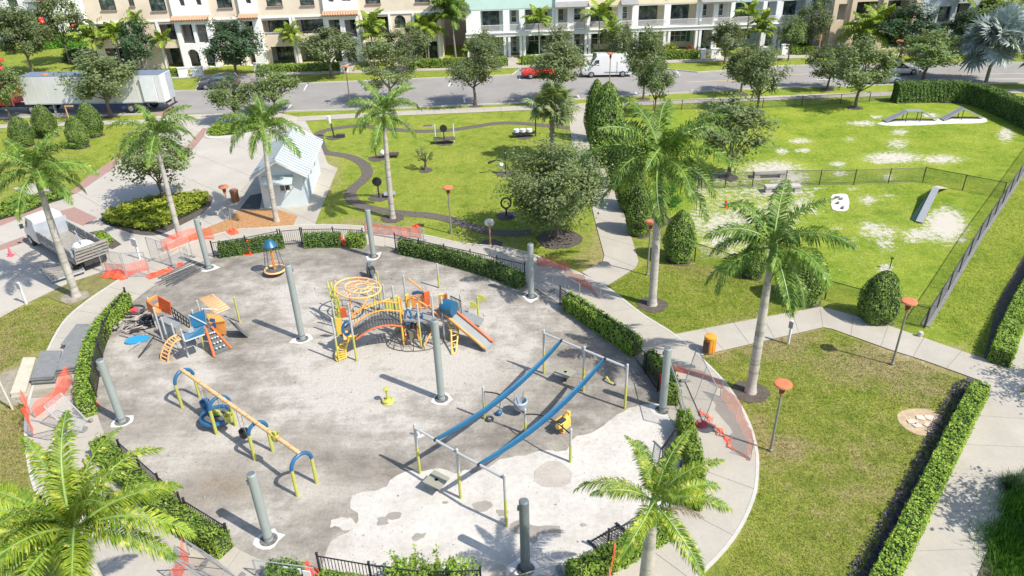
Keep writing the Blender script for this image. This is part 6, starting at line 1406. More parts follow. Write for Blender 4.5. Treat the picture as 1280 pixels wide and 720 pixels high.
patch('ramp_pad', [(1098,154),(1125,150),(1160,149),(1200,148),(1228,147),(1234,151),(1225,154),(1180,155),(1140,157),(1108,157)], SAND_ if False else M('pale_sand', (.60, .57, .49), .9, .08, 2), .024, 9, .03)
a, b, c, d = G(1144,278), G(1153,280), G(1170,251), G(1162,249); t_ = thing('agility_ramp', 'tilted grey dog ramp with a green side, lower part of the dog park', 'dog ramp', a, 0, 'dog agility ramps'); Z = Vector((0, 0, 1))
q = MB(); q.slabp([a - a + Z * .05, b - a + Z * .05, c - a + Z * .9, d - a + Z * .9], .06); part('ramp_board', q, M('ramp_pale', (.26, .27, .28), .6, .08), t_); q = MB(); q.add([Vector((0, 0, .04)), (d - a) + Z * .88, (d - a) + Z * .02, Vector((-.12, .5, .02))], [(0, 1, 3), (1, 2, 3), (0, 3, 2)]); part('side_panel', q, M('dark_green', (.012, .045, .022), .6, .1), t_)
q = MB(); q.slabp([(c - a) + Z * .9, (c - a) * 1.6 + Z * .03, (d - a) * 1.6 + Z * .03, (d - a) + Z * .9], .06); part('ramp_board', q, M('ramp_tan', (.42, .38, .28), .7, .1), t_)
# pad with paw-like stones
patch('white_pad', [(1039,246),(1045,243),(1058,243),(1061,250),(1060,261),(1052,264),(1040,261)], M('pale_sand', (.60, .57, .49)), .03, 3, .03)
for i, (x, y, lab) in enumerate(((1046,248,'top dark stone on the small white pad'),(1051,250,'second dark stone from the top on the white pad'),(1047,255,'third stone, reddish, on the white pad'),(1053,261,'lowest dark stone on the white pad'))):
    mb = MB(); mb.ico((0, 0, .10), .16, 1, (1.3, .7, .8), .12); t_ = thing('stone', lab, 'stone', G(x, y), .4 * i, 'dark stones on the white pad'); part('stone', mb, M('dark_stone', (.14, .13, .13), .8, .2, 4), t_, True)
mb = MB(); mb.lathe([(.12, 0), (.12, .04), (.08, .06), (.08, .42), (.10, .44), (.10, .48), (.05, .58), (.02, .6)], 12); t_ = thing('fire_hydrant', 'small red fire hydrant on the sandy part of the dog park', 'hydrant', G(907, 260)); HR_ = M('hydrant_red', (.60, .03, .03), .4, .1); part('body', mb, HR_, t_, True); mb = MB(); mb.cyl((-.14, 0, .34), (.14, 0, .34), .045, None, 8); part('outlet', mb, HR_, t_, True)
t_ = thing('water_post', 'small dark post on the bare patch behind the corner cone shrub', 'post', G(1112, 336)); q = MB(); q.cyl((0, 0, 0), (0, 0, .7), .03, None, 6); part('post', q, BLK, t_); q = MB(); q.box((0, 0, .72), (.14, .14, .08)); part('head', q, BLK, t_)
patch('utility_pad', [(1122,519),(1135,512),(1155,511),(1172,517),(1178,527),(1170,539),(1155,545),(1138,540),(1126,530)], M('sand_brown', (.46, .35, .22), .95, .2, 4, fine=20, bump=.5), .02, 6, .03)
for i, (x, y, lab) in enumerate(((1140,528,'left pale flagstone in the sandy oval'),(1151,523,'upper pale flagstone in the sandy oval'),(1161,523,'right pale flagstone in the sandy oval'),(1160,532,'lower pale flagstone in the sandy oval'),(1147,533,'middle pale flagstone in the sandy oval'))):
    mb = MB(); r = random.Random(i); mb.prism([(math.cos(k * 1.257 + i) * .24 * r.uniform(.8, 1.1), math.sin(k * 1.257 + i) * .19 * r.uniform(.8, 1.1)) for k in range(5)], 0, .05); t_ = thing('flagstone', lab, 'stone', G(x, y) + Vector((0, 0, .012)), 0, 'flagstones in the sandy oval'); part('stone', mb, M('flag_pale', (.55, .46, .38), .85, .1, 3), t_)
mb = MB(); mb.lathe([(.12, 0), (.12, .3), (.06, .34)], 10); t_ = thing('fence_foot', 'pale stub post at the dog park fence corner', 'post', G(1149, 421)); part('post', mb, BENC, t_, True); mb = MB(); mb.ico((.15, .1, .1), .12, 1); part('stone', mb, BENC, t_)
# stacks of grey slabs and the board crate
SLB = M('grey_rubber_slab', (.20, .205, .20), .9, .16, 4, fine=26, bump=.5)
def slab_stack(corners, n, th, label, pc=True, seed=1, mat=None):
    H = n * th; P = [W(x, y, H) for x, y in corners]; o = sum(P, Vector()) / 4; o.z = 0; t_ = thing('slab_stack', label, 'stack', o, 0, 'stacks of grey slabs'); r = random.Random(seed)
    for k in range(n):
        dx, dy = r.uniform(-.05, .05), r.uniform(-.05, .05); q = MB(); q.prism([((p.x - o.x) + dx, (p.y - o.y) + dy) for p in P], k * th + .004, (k + 1) * th - .008); part('slab', q, mat or SLB, t_)
slab_stack([(77,430),(97,404),(117,404),(106,430)], 5, .075, 'far stack of grey slabs along the curved hedge'); slab_stack([(68,462),(83,430),(107,430),(97,457)], 6, .08, 'middle stack of grey slabs touching the curved hedge', seed=2); slab_stack([(37,472),(51,438),(76,438),(66,470)], 6, .085, 'near stack of grey slabs beside the pale board', seed=3)
P = [W(13,492,.25), W(29,447,.25), W(45,447,.25), W(32,490,.25)]; o = sum(P, Vector()) / 4; o.z = 0; t_ = thing('board_crate', 'long pale board lying left of the grey slab stacks', 'board', o); q = MB(); q.prism([(p.x - o.x, p.y - o.y) for p in P], .1, .27); part('board', q, M('pale_board', (.50, .45, .34), .8, .12, 2), t_); q = MB(); q.prism([((p.x - o.x) * 1.15, (p.y - o.y) * 1.08) for p in P], .0, .1); part('base', q, CONC, t_)
flat('loose_soil', [(20,500),(45,488),(75,485),(90,487),(100,495),(60,497)], 0, .052, SOILM)
# ------------------------------------------------------------------ garden instruments
def gi(px, py, label, nm='garden_instrument', cat='outdoor instrument'):
    ring_bed('instrument_mulch', px, py, .8, MULCH, .02 + .002 * (px % 3)); return thing(nm, label, cat, G(px, py), 0, 'musical instruments on the garden lawn')
WD = M('white_disc', (.62, .62, .6), .5, .06)
t_ = gi(418, 172, 'white paddle shaped instrument on a black post near the roof'); q = MB(); q.tube([(0, 0, 0), (-.15, 0, 1.5)], .07, 8); part('post', q, BLKM, t_); q = MB(); q.tube([(-.2, -.05, 1.4), (-.26, -.05, 2.1)], [.12, .2], 10); part('paddle', q, WD, t_, True); q = MB(); q.box((.6, 0, .15), (.8, .4, .3)); part('drum_box', q, BLK, t_)
t_ = gi(472, 198, 'dark boxy instrument left of the garden palm trunk'); q = MB(); q.tube([(-.1, 0, 0), (-.15, 0, 1.9)], .06, 8); part('post', q, LBLK, t_); q = MB(); q.box((1.2, .2, .3), (1.3, .6, .12)); part('table', q, LBLK, t_); q = MB(); q.ico((.5, 0, .5), .3, 1); part('drum', q, WD, t_, True)
t_ = gi(474, 247, 'black round paddle on a post by the garden palm'); q = MB(); q.tube([(0, 0, 0), (0, 0, 1.2)], .06, 8); part('post', q, BLKM, t_); q = MB(); q.tube([(-.03, -.05, 1.3), (-.03, .03, 1.3)], .36, 16); part('disc', q, BLKM, t_, True); q = MB(); q.box((.8, .2, .25), (.9, .7, .06), .2); q.tube([(.8, .2, .2), (1.1, .3, 1.2)], .03, 6); part('chime_board', q, GALV, t_)
t_ = gi(556, 179, 'dark marimba bench with white posts on the garden lawn'); q = MB(); q.box((0, 0, .45), (2.0, .9, .06)); part('table', q, M('brown_board', (.12, .09, .07), .7, .2), t_)
for k in range(9): q = MB(); q.box((-.85 + k * .21, 0, .50), (.15, .8 - k * .04, .03)); part('bar', q, M('brown_board', (.12, .09, .07)), t_)
for s in (-.85, .85): q = MB(); q.cyl((s, .3, 0), (s, .3, 1.7), .05, None, 8); part('post', q, WD, t_)
q = MB(); q.cyl((0, -.35, 0), (0, -.35, 1.3), .05, None, 8); part('post', q, BLKM, t_); q = MB(); q.tube([(0, -.38, 1.5), (0, -.32, 1.5)], .34, 16); part('disc', q, BLKM, t_, True)
t_ = gi(632, 217, 'tall black post with a horn arm left of the largest oak'); q = MB(); q.cyl((0, 0, 0), (0, 0, 2.0), .07, None, 8); part('post', q, BLKM, t_); q = MB(); q.tube([(0, 0, 1.0), (-.7, 0, 1.2), (-1.4, 0, .95)], [.05, .05, .12], 8); part('horn', q, BLKM, t_); q = MB(); q.ico((-.35, -.1, .8), .22, 1); part('bell', q, WD, t_, True)
t_ = gi(655, 171, 'white drums on a dark bench beside the fan palm'); q = MB(); q.box((0, 0, .35), (2.2, .6, .1), .12); part('table', q, BLKM, t_)
for k in range(3): q = MB(); q.lathe([(.2, .42), (.28, .5), (.28, .75), (.25, .76)], 12, (-.7 + k * .6, 0, 0)); part('drum', q, WD, t_, True)
q = MB(); q.cyl((1.1, .1, 0), (1.1, .1, 1.9), .06, None, 8); part('post', q, BLKM, t_)
t_ = gi(613, 306, 'white round disc on a rusty post in the shade of the largest oak'); h = hgt(613, 306, 274); q = MB(); q.cyl((0, 0, 0), (0, 0, h - .4), .06, None, 8); part('post', q, OPOST, t_); q = MB(); q.tube([(-.0, -.05, h - .25), (0, .03, h - .22)], .32, 18); part('disc', q, WD, t_, True); q = MB(); q.tube([(-.0, -.07, h - .25), (0, -.055, h - .25)], .12, 12); part('hub', q, GALV, t_)
t_ = gi(633, 270, 'dark ring shaped sculpture in the shade beneath the largest oak'); q = MB(); q.tube([(math.cos(a) * .35, 0, 1.0 + math.sin(a) * .4) for a in [k * .524 for k in range(12)]], .07, 6, closed=True); part('ring', q, BLKM, t_); q = MB(); q.cyl((0, 0, 0), (0, 0, .6), .06, None, 8); part('post', q, BLKM, t_); q = MB(); q.ico((.3, -.3, .25), .3, 1, (1, .8, .7)); part('drum', q, M('dusky_blue', (.12, .13, .2), .5, .1), t_, True)
mb = MB(); mb.box((0, 0, .06), (.9, .35, .1)); t_ = thing('ground_box', 'small brown valve box on the garden lawn', 'box', G(535, 158)); part('lid', mb, M('brown_board', (.12, .09, .07)), t_); mb = MB(); mb.box((0, 0, .02), (1.0, .45, .04)); part('rim', mb, BENC, t_)
# ------------------------------------------------------------------ shade posts
PG = M('post_grey_green', (.27, .30, .28), .5, .07, 1.2); PD = M('post_dark_grey', (.13, .15, .155), .5, .1, 1.2)
POLES = [((261,335),(246,273),'grey post at the north west of the playground by the slat pile'),((378,424),(361,331),'grey post between the net toy and the climbing frame'),((467,321),(460,262),'grey post at the top gap of the playground by the netting'),((664,371),(663,305),'grey post at the north east under the largest oak'),
 ((552,499),(541,400),'grey post in the middle of the playground in front of the slide'),((828,513),(831,435),'grey post nearest the orange trash can'),((657,712),(655,626),'dark grey post at the bottom edge'),((336,675),(312,592),'grey post below the swing set with a white square footing'),((153,527),(120,450),'leaning looking grey post by the curved left hedge')]
for i, (b, t, lab) in enumerate(POLES):
    h = hgt(b[0], b[1], t[1]); r = .17; t_ = thing('shade_post', lab, 'post', G(*b), .5 * i, 'grey shade posts'); q = MB(); q.lathe([(r, 0), (r, h - .02), (r - .02, h)], 20); part('post', q, PD if i == 6 else PG, t_, True); q = MB(); q.lathe([(r - .03, h - .0), (r - .05, h + .02)], 20); part('cap', q, PD, t_); q = MB(); q.lathe([(r + .012, h * .06), (r + .012, h * .06 + .05)], 20); q.box((r + .02, 0, h - .35), (.06, .10, .16)); part('bracket', q, PD, t_)
    q = MB(); rr = random.Random(i); q.prism([(math.cos(a) * .50 * rr.uniform(.7, 1.2) * (1.3 if k % 3 == 0 else 1), math.sin(a) * .48 * rr.uniform(.85, 1.15)) for k, a in enumerate([k * math.pi / 6 for k in range(12)])], 0, .028); part('footing', q, M('footing_white', (.60, .58, .53), .9, .06, 2), t_)
    q = MB(); q.lathe([(.33, .0), (.33, .033), (.31, .034)], 20); part('gravel_ring', q, M('gravel_dark', (.13, .13, .12), .95, .5, 14), t_)
    for k in range(8): a = k * .785; q = MB(); q.ico((math.cos(a) * .26, math.sin(a) * .26, .05), .05, 1, (1, 1, .8), .2); part('stone', q, M('dark_stone', (.14, .13, .13)), t_)
# ------------------------------------------------------------------ play materials
OR = M('play_orange', (.74, .30, .07), .45, .06, 2); ORL = M('play_light_orange', (.82, .44, .17), .5, .06, 2); RO_ = M('play_red_orange', (.66, .14, .04), .45, .08, 2); YE = M('play_yellow', (.70, .46, .08), .45, .07, 2)
YG = M('play_yellow_green', (.42, .42, .09), .5, .1, 3); BL = M('play_blue', (.02, .11, .24), .4, .1, 2); BLB = M('play_bright_blue', (.015, .10, .19), .4, .12, 1.5); GY = M('play_grey', (.24, .26, .26), .6, .08, 2); GD = M('play_dark_deck', (.10, .11, .11), .8, .15, 3); TAN = M('play_tan', (.62, .42, .22), .55, .1, 3)
SIL = M('play_silver', (.42, .42, .41), .4, .06); LBL = M('pool_blue', (.03, .25, .50), .4, .06)
def ptube(t_, nm, pts, r, mat, n=8, o=None, closed=False):
    oo = o if o is not None else t_.location; q = MB(); q.tube([Vector(p) - Vector(oo) for p in pts], r, n, closed=closed); return part(nm, q, mat, t_, True)
def post(t_, b, ty, mat, r=.055, mat2=None, hh=None, o=None):
    g_ = G(*b); h = hh if hh else hgt(b[0], b[1], ty); oo = o if o is not None else t_.location
    q = MB(); q.cyl(g_ - Vector(oo), g_ - Vector(oo) + Vector((0, 0, h * (.55 if mat2 else 1))), r, None, 10); ob = part('post', q, mat, t_, True)
    if mat2: q = MB(); q.cyl(g_ - Vector(oo) + Vector((0, 0, h * .55)), g_ - Vector(oo) + Vector((0, 0, h)), r * .95, None, 10); part('sleeve', q, mat2, ob, True)
    q = MB(); q.ico(g_ - Vector(oo) + Vector((0, 0, h)), r * 1.1, 1); part('cap', q, mat2 or mat, ob, True)
    return g_ + Vector((0, 0, h))
def board(t_, nm, pts, th, mat):
    q = MB(); q.slabp([Vector(p) - Vector(t_.location) for p in pts], th); return part(nm, q, mat, t_)
# ------------------------------------------------------------------ swing set
AR = [((228,510),(250,497)), ((271,543),(295,532)), ((319,575),(341,564)), ((372,620),(396,604))]
sw = thing('swing_set', 'swing set of four blue and yellow-green arches under a long orange beam', 'swing set', G(271, 543)); tops = []
for (b1, b2) in AR:
    p0, p1 = G(*b1), G(*b2); c = (p0 + p1) / 2; rr = (p1 - p0).length / 2; hs = 1.35; Z = Vector((0, 0, 1)); u = (p1 - p0).normalized()
    for s_, pb_ in ((-1, p0), (1, p1)):
        ptube(sw, 'leg', [pb_, pb_ + Z * hs], .075, YG)
    pts = [c + u * (math.cos(a) * rr) + Z * (hs + math.sin(a) * rr * 1.05) for a in [math.pi - k * math.pi / 14 for k in range(15)]]; ptube(sw, 'arch', pts, .08, BL, 10); tops.append(c + Z * (hs + rr * 1.05 + .06))
ptube(sw, 'beam', [tops[0], tops[-1]], .085, TAN, 12); 
for k in range(24):
    p = tops[0].lerp(tops[-1], (k + .5) / 24); d = (tops[-1] - tops[0]).normalized() * .035; ptube(sw, 'band', [p - d, p + d], .095, ORL if k % 2 else OR, 10)
def swing_seat(f, label, mat, r_, hz, kind):
    p = tops[0].lerp(tops[-1], f); t_ = thing('swing', label, 'swing', (p.x, p.y, 0), math.atan2((tops[-1] - tops[0]).y, (tops[-1] - tops[0]).x), 'swings hanging from the swing set')
    for s in (-1, 1):
        q = MB(); q.tube([(s * r_, 0, p.z), (s * r_ * .9, 0, hz + .25)], .012, 4); part('chain', q, GALV, t_)
    q = MB()
    if kind == 'disc': q.tube([(math.cos(a) * r_ * 1.2, math.sin(a) * r_ * 1.2, hz) for a in [k * .393 for k in range(16)]], .10, 8, closed=True); part('ring_seat', q, mat, t_, True); q = MB(); q.lathe([(r_ * 1.15, hz - .02), (r_ * .6, hz - .10), (.02, hz - .12)], 14); part('net_floor', q, GD, t_, True)
    else: q.lathe([(r_ * .5, hz - .12), (r_ * 1.0, hz), (r_ * 1.05, hz + .28), (r_ * .8, hz + .24), (r_ * .5, hz + .02)], 12); part('seat', q, mat, t_, True); q = MB(); q.box((0, .0, hz + .3), (r_ * 1.2, .08, .14)); part('bar', q, mat, t_)
swing_seat(.17, 'blue bucket swing nearest the far arch', BL, .22, .55, 'bucket'); swing_seat(.27, 'blue disc swing with yellow bundles on it', BL, .55, .45, 'disc'); swing_seat(.52, 'dark flat swing at the middle of the swing set', BLK, .2, .5, 'bucket'); swing_seat(.82, 'yellow-green swing looped up near the last arch', YG, .16, 1.75, 'bucket'); swing_seat(.40, 'small yellow-green swing looped up before the second arch', YG, .2, .8, 'bucket')
p = tops[0].lerp(tops[-1], .27); t_ = thing('bundle', 'heap of yellow-green webbing lying on the blue disc swing', 'bundle', (p.x, p.y, 0)); q = MB()
for k in range(7): q.tube([(math.cos(k) * .25, math.sin(k * 2) * .2, .48 + .05 * k), (math.cos(k + 2) * .3, math.sin(k) * .25, .55 + .04 * k)], .06, 6)
part('webbing', q, YG, t_, True)
# ------------------------------------------------------------------ twin hanging straps with frames
def frame3(pts, label, nm='post_frame', mat=SIL, arc=False):
    t_ = thing(nm, label, 'play frame', G(*pts[0][0])); T = [post(t_, b, ty, YG, .06, SIL) for b, ty in pts]
    for i in range(len(T) - 1):
        a, b = T[i] - Vector((0, 0, .15)), T[i + 1] - Vector((0, 0, .15))
        if arc: ptube(t_, 'curved_rail', [a.lerp(b, k / 10) + Vector((0, 0, .35 * math.sin(math.pi * k / 10) - .1)) for k in range(11)], .03, BLKM)
        else: ptube(t_, 'rail', [a, b], .055, mat)
    return t_, T
fn, TN = frame3([((525,592),531),((576,623),562),((633,658),594)], 'nearer three post frame holding the blue straps'); ff_, TF = frame3([((680,467),413),((729,489),434),((781,511),456)], 'farther three post frame holding the blue straps')
fm, TM_ = frame3([((606,524),484),((657,543),512),((713,578),537)], 'low middle frame with black curved rails under the blue straps', arc=True)
def strap(a, b, label, sag=.75):
    t_ = thing('blue_strap', label, 'hanging strap', (a.x, a.y, 0), 0, 'blue hanging straps'); n = 22; d = (b - a); side = Vector((-d.y, d.x, 0)).normalized() * .11; P = []
    for k in range(n + 1):
        f = k / n; P.append(a.lerp(b, f) - Vector((0, 0, sag * 4 * f * (1 - f))))
    q = MB(); o = Vector(t_.location)
    for sc_, z_ in ((1, 0),):
        vs = []
        for k, p in enumerate(P):
            w_ = side * (.45 + .9 * math.sin(math.pi * k / n) ** .5 if 0 < k < n else .45); vs += [p - w_ - o + Vector((0, 0, .06)), p - w_ * .55 - o, p + w_ * .55 - o, p + w_ - o + Vector((0, 0, .06)), p + w_ * .5 - o - Vector((0, 0, .05)), p - w_ * .5 - o - Vector((0, 0, .05))]
        fs = [(k * 6 + j, k * 6 + (j + 1) % 6, (k + 1) * 6 + (j + 1) % 6, (k + 1) * 6 + j) for k in range(n) for j in range(6)] + [tuple(range(6))[::-1], tuple(range(n * 6, n * 6 + 6))]; q.add(vs, fs)
    part('strap', q, BLB, t_, True)
    for p in (a, b): q = MB(); q.ico(p - o, .09, 1); part('clamp', q, BLKM, t_, True)
def railpt(T, f, i): return T[i].lerp(T[i + 1], f) - Vector((0, 0, .15))
strap(railpt(TN, .5, 0), railpt(TF, .45, 0), 'left one of the two long blue hanging straps', .55); strap(railpt(TN, .48, 1), railpt(TF, .5, 1), 'right one of the two long blue hanging straps', .55)
for pts, lab in (([(543,587),(562,597),(549,612),(528,602)],'grey tilted platform at the nearer strap frame'),([(704,456),(721,464),(710,472),(692,467)],'grey tilted platform at the farther strap frame')):
    P = [W(x, y, .55) for x, y in pts]; o = sum(P, Vector()) / 4; t_ = thing('platform', lab, 'platform', (o.x, o.y, 0), 0, 'grey platforms at the strap frames'); board(t_, 'deck', P, .06, M('platform_olive', (.27, .26, .20), .8, .12, 2)); q = MB(); q.cyl((0, 0, 0), (0, 0, .55), .08, None, 8); part('leg', q, BLK, t_)
g_ = G(651, 518); t_ = thing('pod_swing', 'grey-blue pod seat hanging beside the middle frame', 'swing', g_); q = MB(); q.lathe([(.12, .3), (.30, .4), (.34, .75), (.28, .8), (.2, .5)], 12); part('seat', q, M('pod_grey', (.28, .32, .38), .5, .08), t_, True); q = MB(); q.tube([(.1, 0, .8), (.15, 0, 1.3)], .03, 5); q.tube([(-.2, 0, .8), (-.3, .1, 1.2)], .03, 5); part('hanger', q, GALV, t_)
g_ = G(624, 519); t_ = thing('ball', 'small dark blue ball on the ground beside the middle frame', 'ball', g_); q = MB(); q.ico((0, 0, .14), .14, 2); part('ball', q, BL, t_, True); q = MB(); q.tube([(0, 0, .28), (.1, .1, .8)], .012, 4); part('cord', q, BLK, t_)
g_ = G(612, 525); q = MB(); q.tube([(math.cos(a) * .15, math.sin(a) * .15, .06) for a in [k * .628 for k in range(10)]], .06, 6, closed=True); t_ = thing('ground_socket', 'dark ring socket at the foot of the middle frame', 'socket', g_); part('ring', q, BLK, t_, True); q = MB(); q.lathe([(.1, 0), (.1, .05)], 8); part('plug', q, GALV, t_)
def rider(px, py, label, bod, acc, rz=0):
    t_ = thing('spring_rider', label, 'spring rider', G(px, py), rz); q = MB(); q.tube([(math.cos(k * .7) * .11, math.sin(k * .7) * .11, .02 + k * .012) for k in range(32)], .022, 5); part('spring', q, acc, t_)
    q = MB(); q.tube([(-.35, 0, .55), (-.1, 0, .5), (.25, 0, .62), (.42, 0, .95)], [.12, .2, .18, .1], 10); part('body', q, bod, t_, True); q = MB(); q.box((-.05, 0, .72), (.34, .24, .07)); part('seat', q, BLK, t_)
    for s in (-1, 1): q = MB(); q.box((.05, s * .2, .52), (.5, .03, .4)); part('side_panel', q, bod, t_)
    q = MB(); q.cyl((.3, -.22, .95), (.3, .22, .95), .02, None, 6); part('handle', q, acc, t_)
rider(703, 541, 'yellow and orange spring rider right of the blue straps', YE, OR, .8); rider(465, 348, 'dark spring toy behind the round net climber', GD, BL, 2.0)
t_ = thing('spinner', 'yellow-green spinning pole on a round foot in the middle of the playground', 'spinner', G(485, 503)); q = MB(); q.lathe([(.28, 0), (.28, .06), (.16, .16), (.06, .2), (.05, .72), (.16, .76), (.16, .80), (.03, .82)], 16); part('pole', q, YG, t_, True); q = MB(); q.tube([(math.cos(a) * .22, math.sin(a) * .22, .14) for a in [k * .524 for k in range(12)]], .05, 6, closed=True); part('foot_ring', q, YG, t_, True)
t_ = thing('marker_post', 'lone yellow-green post behind the slide tower', 'post', G(549, 360)); post(t_, (549,360), 330, YG, .06, SIL)
t_ = thing('marker_stub', 'short white stub post in the gap before the near strap frame', 'post', G(524, 545)); q = MB(); q.cyl((0, 0, 0), (-.1, 0, .45), .05, .04, 8); part('post', q, WFRAME, t_); q = MB(); q.box((.12, 0, .02), (.4, .12, .03), .5); part('plate', q, WFRAME, t_)
t_ = thing('bent_tube', 'curved yellow tube lying in the palm shadow', 'tube', G(762, 480)); q = MB(); q.tube([(-.1, .45, .1), (-.12, .2, .25), (0, 0, .12), (.2, -.12, .06)], .05, 7); part('tube', q, YG, t_, True); q = MB(); q.ico((.22, -.13, .07), .07, 1); part('end_cap', q, BLK, t_)
# net spinner
g_ = G(345, 343); t_ = thing('net_spinner', 'spinning net toy with blue cone top on an orange pole', 'spinner', g_); q = MB(); q.cyl((0, 0, 0), (0, 0, 2.05), .09, .08, 12); part('pole', q, OR, t_, True); q = MB(); q.lathe([(.42, 1.95), (.44, 2.0), (.22, 2.3), (.04, 2.42)], 20); part('cone_top', q, BLB, t_, True); q = MB(); q.tube([(math.cos(a) * .62, math.sin(a) * .62, .35) for a in [k * .314 for k in range(20)]], .06, 7, closed=True); part('foot_ring', q, ORL, t_, True); q = MB(); q.lathe([(.58, .30), (.5, .33), (.08, .36)], 20); part('disc', q, GD, t_, True); q = MB()
for k in range(10): a = k * .628; q.tube([(math.cos(a) * .40, math.sin(a) * .40, 1.98), (math.cos(a + .1) * .6, math.sin(a + .1) * .6, .38)], .011, 4)
for z, rr in ((.8, .55), (1.3, .48)): q.tube([(math.cos(a) * rr, math.sin(a) * rr, z) for a in [k * .524 for k in range(12)]], .010, 4, closed=True)
part('rope_net', q, BLK, t_)
# ------------------------------------------------------------------ smaller play structure (left)
A0 = G(225, 425); pa = thing('play_structure', 'smaller play structure with blue roof panels and red-orange tower at left', 'play structure', A0)
for b, ty in (((204,425),385),((212,432),397),((224,438),405),((236,447),412),((256,437),402),((250,424),388),((262,421),386),((196,410),372),((213,404),376),((252,398),376),((300,403),372)): post(pa, b, ty, YG if b[0] in (256, 300) else SIL, .05)
Wp = lambda L_: [W(x, y, h) for x, y, h in L_]
board(pa, 'deck', Wp([(198,399,1.1),(213,391,1.1),(228,402,1.1),(219,410,1.1)]), .1, GY); board(pa, 'wall_panel', Wp([(198,399,1.05),(219,411,1.05),(222,430,.1),(202,421,.1)]), .06, GY)
board(pa, 'wall_panel', Wp([(182,376,1.9),(191,383,1.9),(194,395,1.1),(185,388,1.1)]), .06, RO_); board(pa, 'wall_panel', Wp([(197,370,2.0),(212,378,2.0),(214,394,1.1),(199,388,1.1)]), .06, RO_); board(pa, 'wall_panel', Wp([(184,375,2.0),(196,369,2.0),(196,373,1.8),(185,379,1.8)]), .05, OR)
board(pa, 'seat_panel', Wp([(189,385,1.2),(197,378,1.2),(205,385,1.2),(196,391,1.2)]), .06, OR)
board(pa, 'roof_panel', Wp([(236,394,2.0),(255,387,2.0),(258,405,1.7),(240,410,1.7)]), .07, BLB); board(pa, 'roof_panel', Wp([(228,418,1.7),(254,407,1.7),(256,418,1.45),(231,427,1.45)]), .07, BLB); board(pa, 'roof_window', Wp([(234,411,1.78),(241,408,1.78),(243,414,1.68),(236,417,1.68)]), .03, GY)
for a, b in (((236,394,2.02),(258,405,1.72)),((228,418,1.72),(231,427,1.47)),((231,427,1.5),(256,418,1.5)),((254,386,2.0),(272,387,1.7))): ptube(pa, 'roof_edge', [W(*a), W(*b)], .04, SIL)
board(pa, 'wall_panel', Wp([(258,392,1.6),(274,394,1.6),(281,401,1.5),(262,404,1.4)]), .07, OR); board(pa, 'wall_panel', Wp([(262,404,1.4),(281,401,1.45),(283,418,.6),(268,418,.6)]), .06, OR); board(pa, 'wall_panel', Wp([(262,398,1.62),(268,399,1.62),(270,410,1.1),(263,410,1.1)]), .05, BL)
board(pa, 'wall_panel', Wp([(271,412,.9),(281,412,.9),(280,420,.3),(273,420,.3)]), .05, YG)
cw = board(pa, 'climbing_wall', Wp([(258,411,1.25),(266,409,1.25),(289,435,.05),(268,444,.05)]), .06, GD)
for a, b in (((257,410,1.35),(268,446,.05)),((264,408,1.35),(289,435,.05))): ptube(pa, 'side_rail', [W(*a), W(*b)], .065, RO_)
for u in (.25, .5, .75):
    for v in (.2, .4, .6, .8):
        a = W(258,411,1.33).lerp(W(266,409,1.33), u); b = W(268,444,.13).lerp(W(289,435,.13), u); p = a.lerp(b, v) - A0; q = MB(); q.ico(p, .06, 1, (1, 1, .7)); part('hand_hold', q, WD, cw, True)
P0, P1 = W(290,404,1.0), W(306,417,.1); d = (P1 - P0); sd = Vector((-d.y, d.x, 0)).normalized() * .5; q = MB(); n = 8; vs = []
for k in range(n + 1):
    f = k / n; p = P0 + Vector((d.x, d.y, 0)) * f; z = 1.0 * (1 - f) ** 1.4 + .12; vs += [p + sd * s_ + Vector((0, 0, z - p.z + b_)) - A0 for s_, b_ in ((-1, .18), (-.85, .0), (.85, .0), (1, .18), (.85, -.06), (-.85, -.06))]
q.add(vs, [(k * 6 + j, k * 6 + (j + 1) % 6, (k + 1) * 6 + (j + 1) % 6, (k + 1) * 6 + j) for k in range(n) for j in range(6)]); part('slide', q, GY, pa, True)
for s_ in (0, 1):
    c0, c1 = ((201,449),(221,419)) if s_ == 0 else ((210,453),(226,424)); a, b = G(*c0), W(c1[0], c1[1], 1.2); pts = []
    for k in range(10): f = k / 9; z = 1.2 * math.sin(f * 1.571); xy = a.lerp(Vector((b.x, b.y, 0)), f ** 1.3); pts.append(Vector((xy.x, xy.y, z)))
    ptube(pa, 'ladder_rail', pts, .05, ORL)
    if s_ == 0: L0 = pts
    else:
        for k in range(0, 10): ptube(pa, 'rung', [L0[k], pts[k]], .035, ORL)
q = MB()
for k in range(7):
    f = k / 6; a = W(214,384,1.9).lerp(W(236,400,1.5), f); b = W(217,396,1.2).lerp(W(237,410,.9), f); q.tube([a - A0, b - A0], .025, 5)
for f in (0, .5, 1): q.tube([W(214,384,1.9).lerp(W(217,396,1.2), f) - A0, W(236,400,1.5).lerp(W(237,410,.9), f) - A0], .03, 5)
part('lattice_panel', q, BLKM, pa)
q = MB(); TR_ = [W(250,373,1.6), W(266,368,2.0), W(287,385,1.2), W(270,392,1.2)]
for k in range(9):
    f = k / 8; q.tube([TR_[0].lerp(TR_[1], f) - A0, TR_[3].lerp(TR_[2], f) - A0], .022, 4); q.tube([TR_[0].lerp(TR_[3], f) - A0, TR_[1].lerp(TR_[2], f) - A0], .022, 4)
part('rope_net', q, ORL, pa)
ptube(pa, 'loose_bar', [W(173,447,.05), W(193,420,.7)], .035, BLKM)
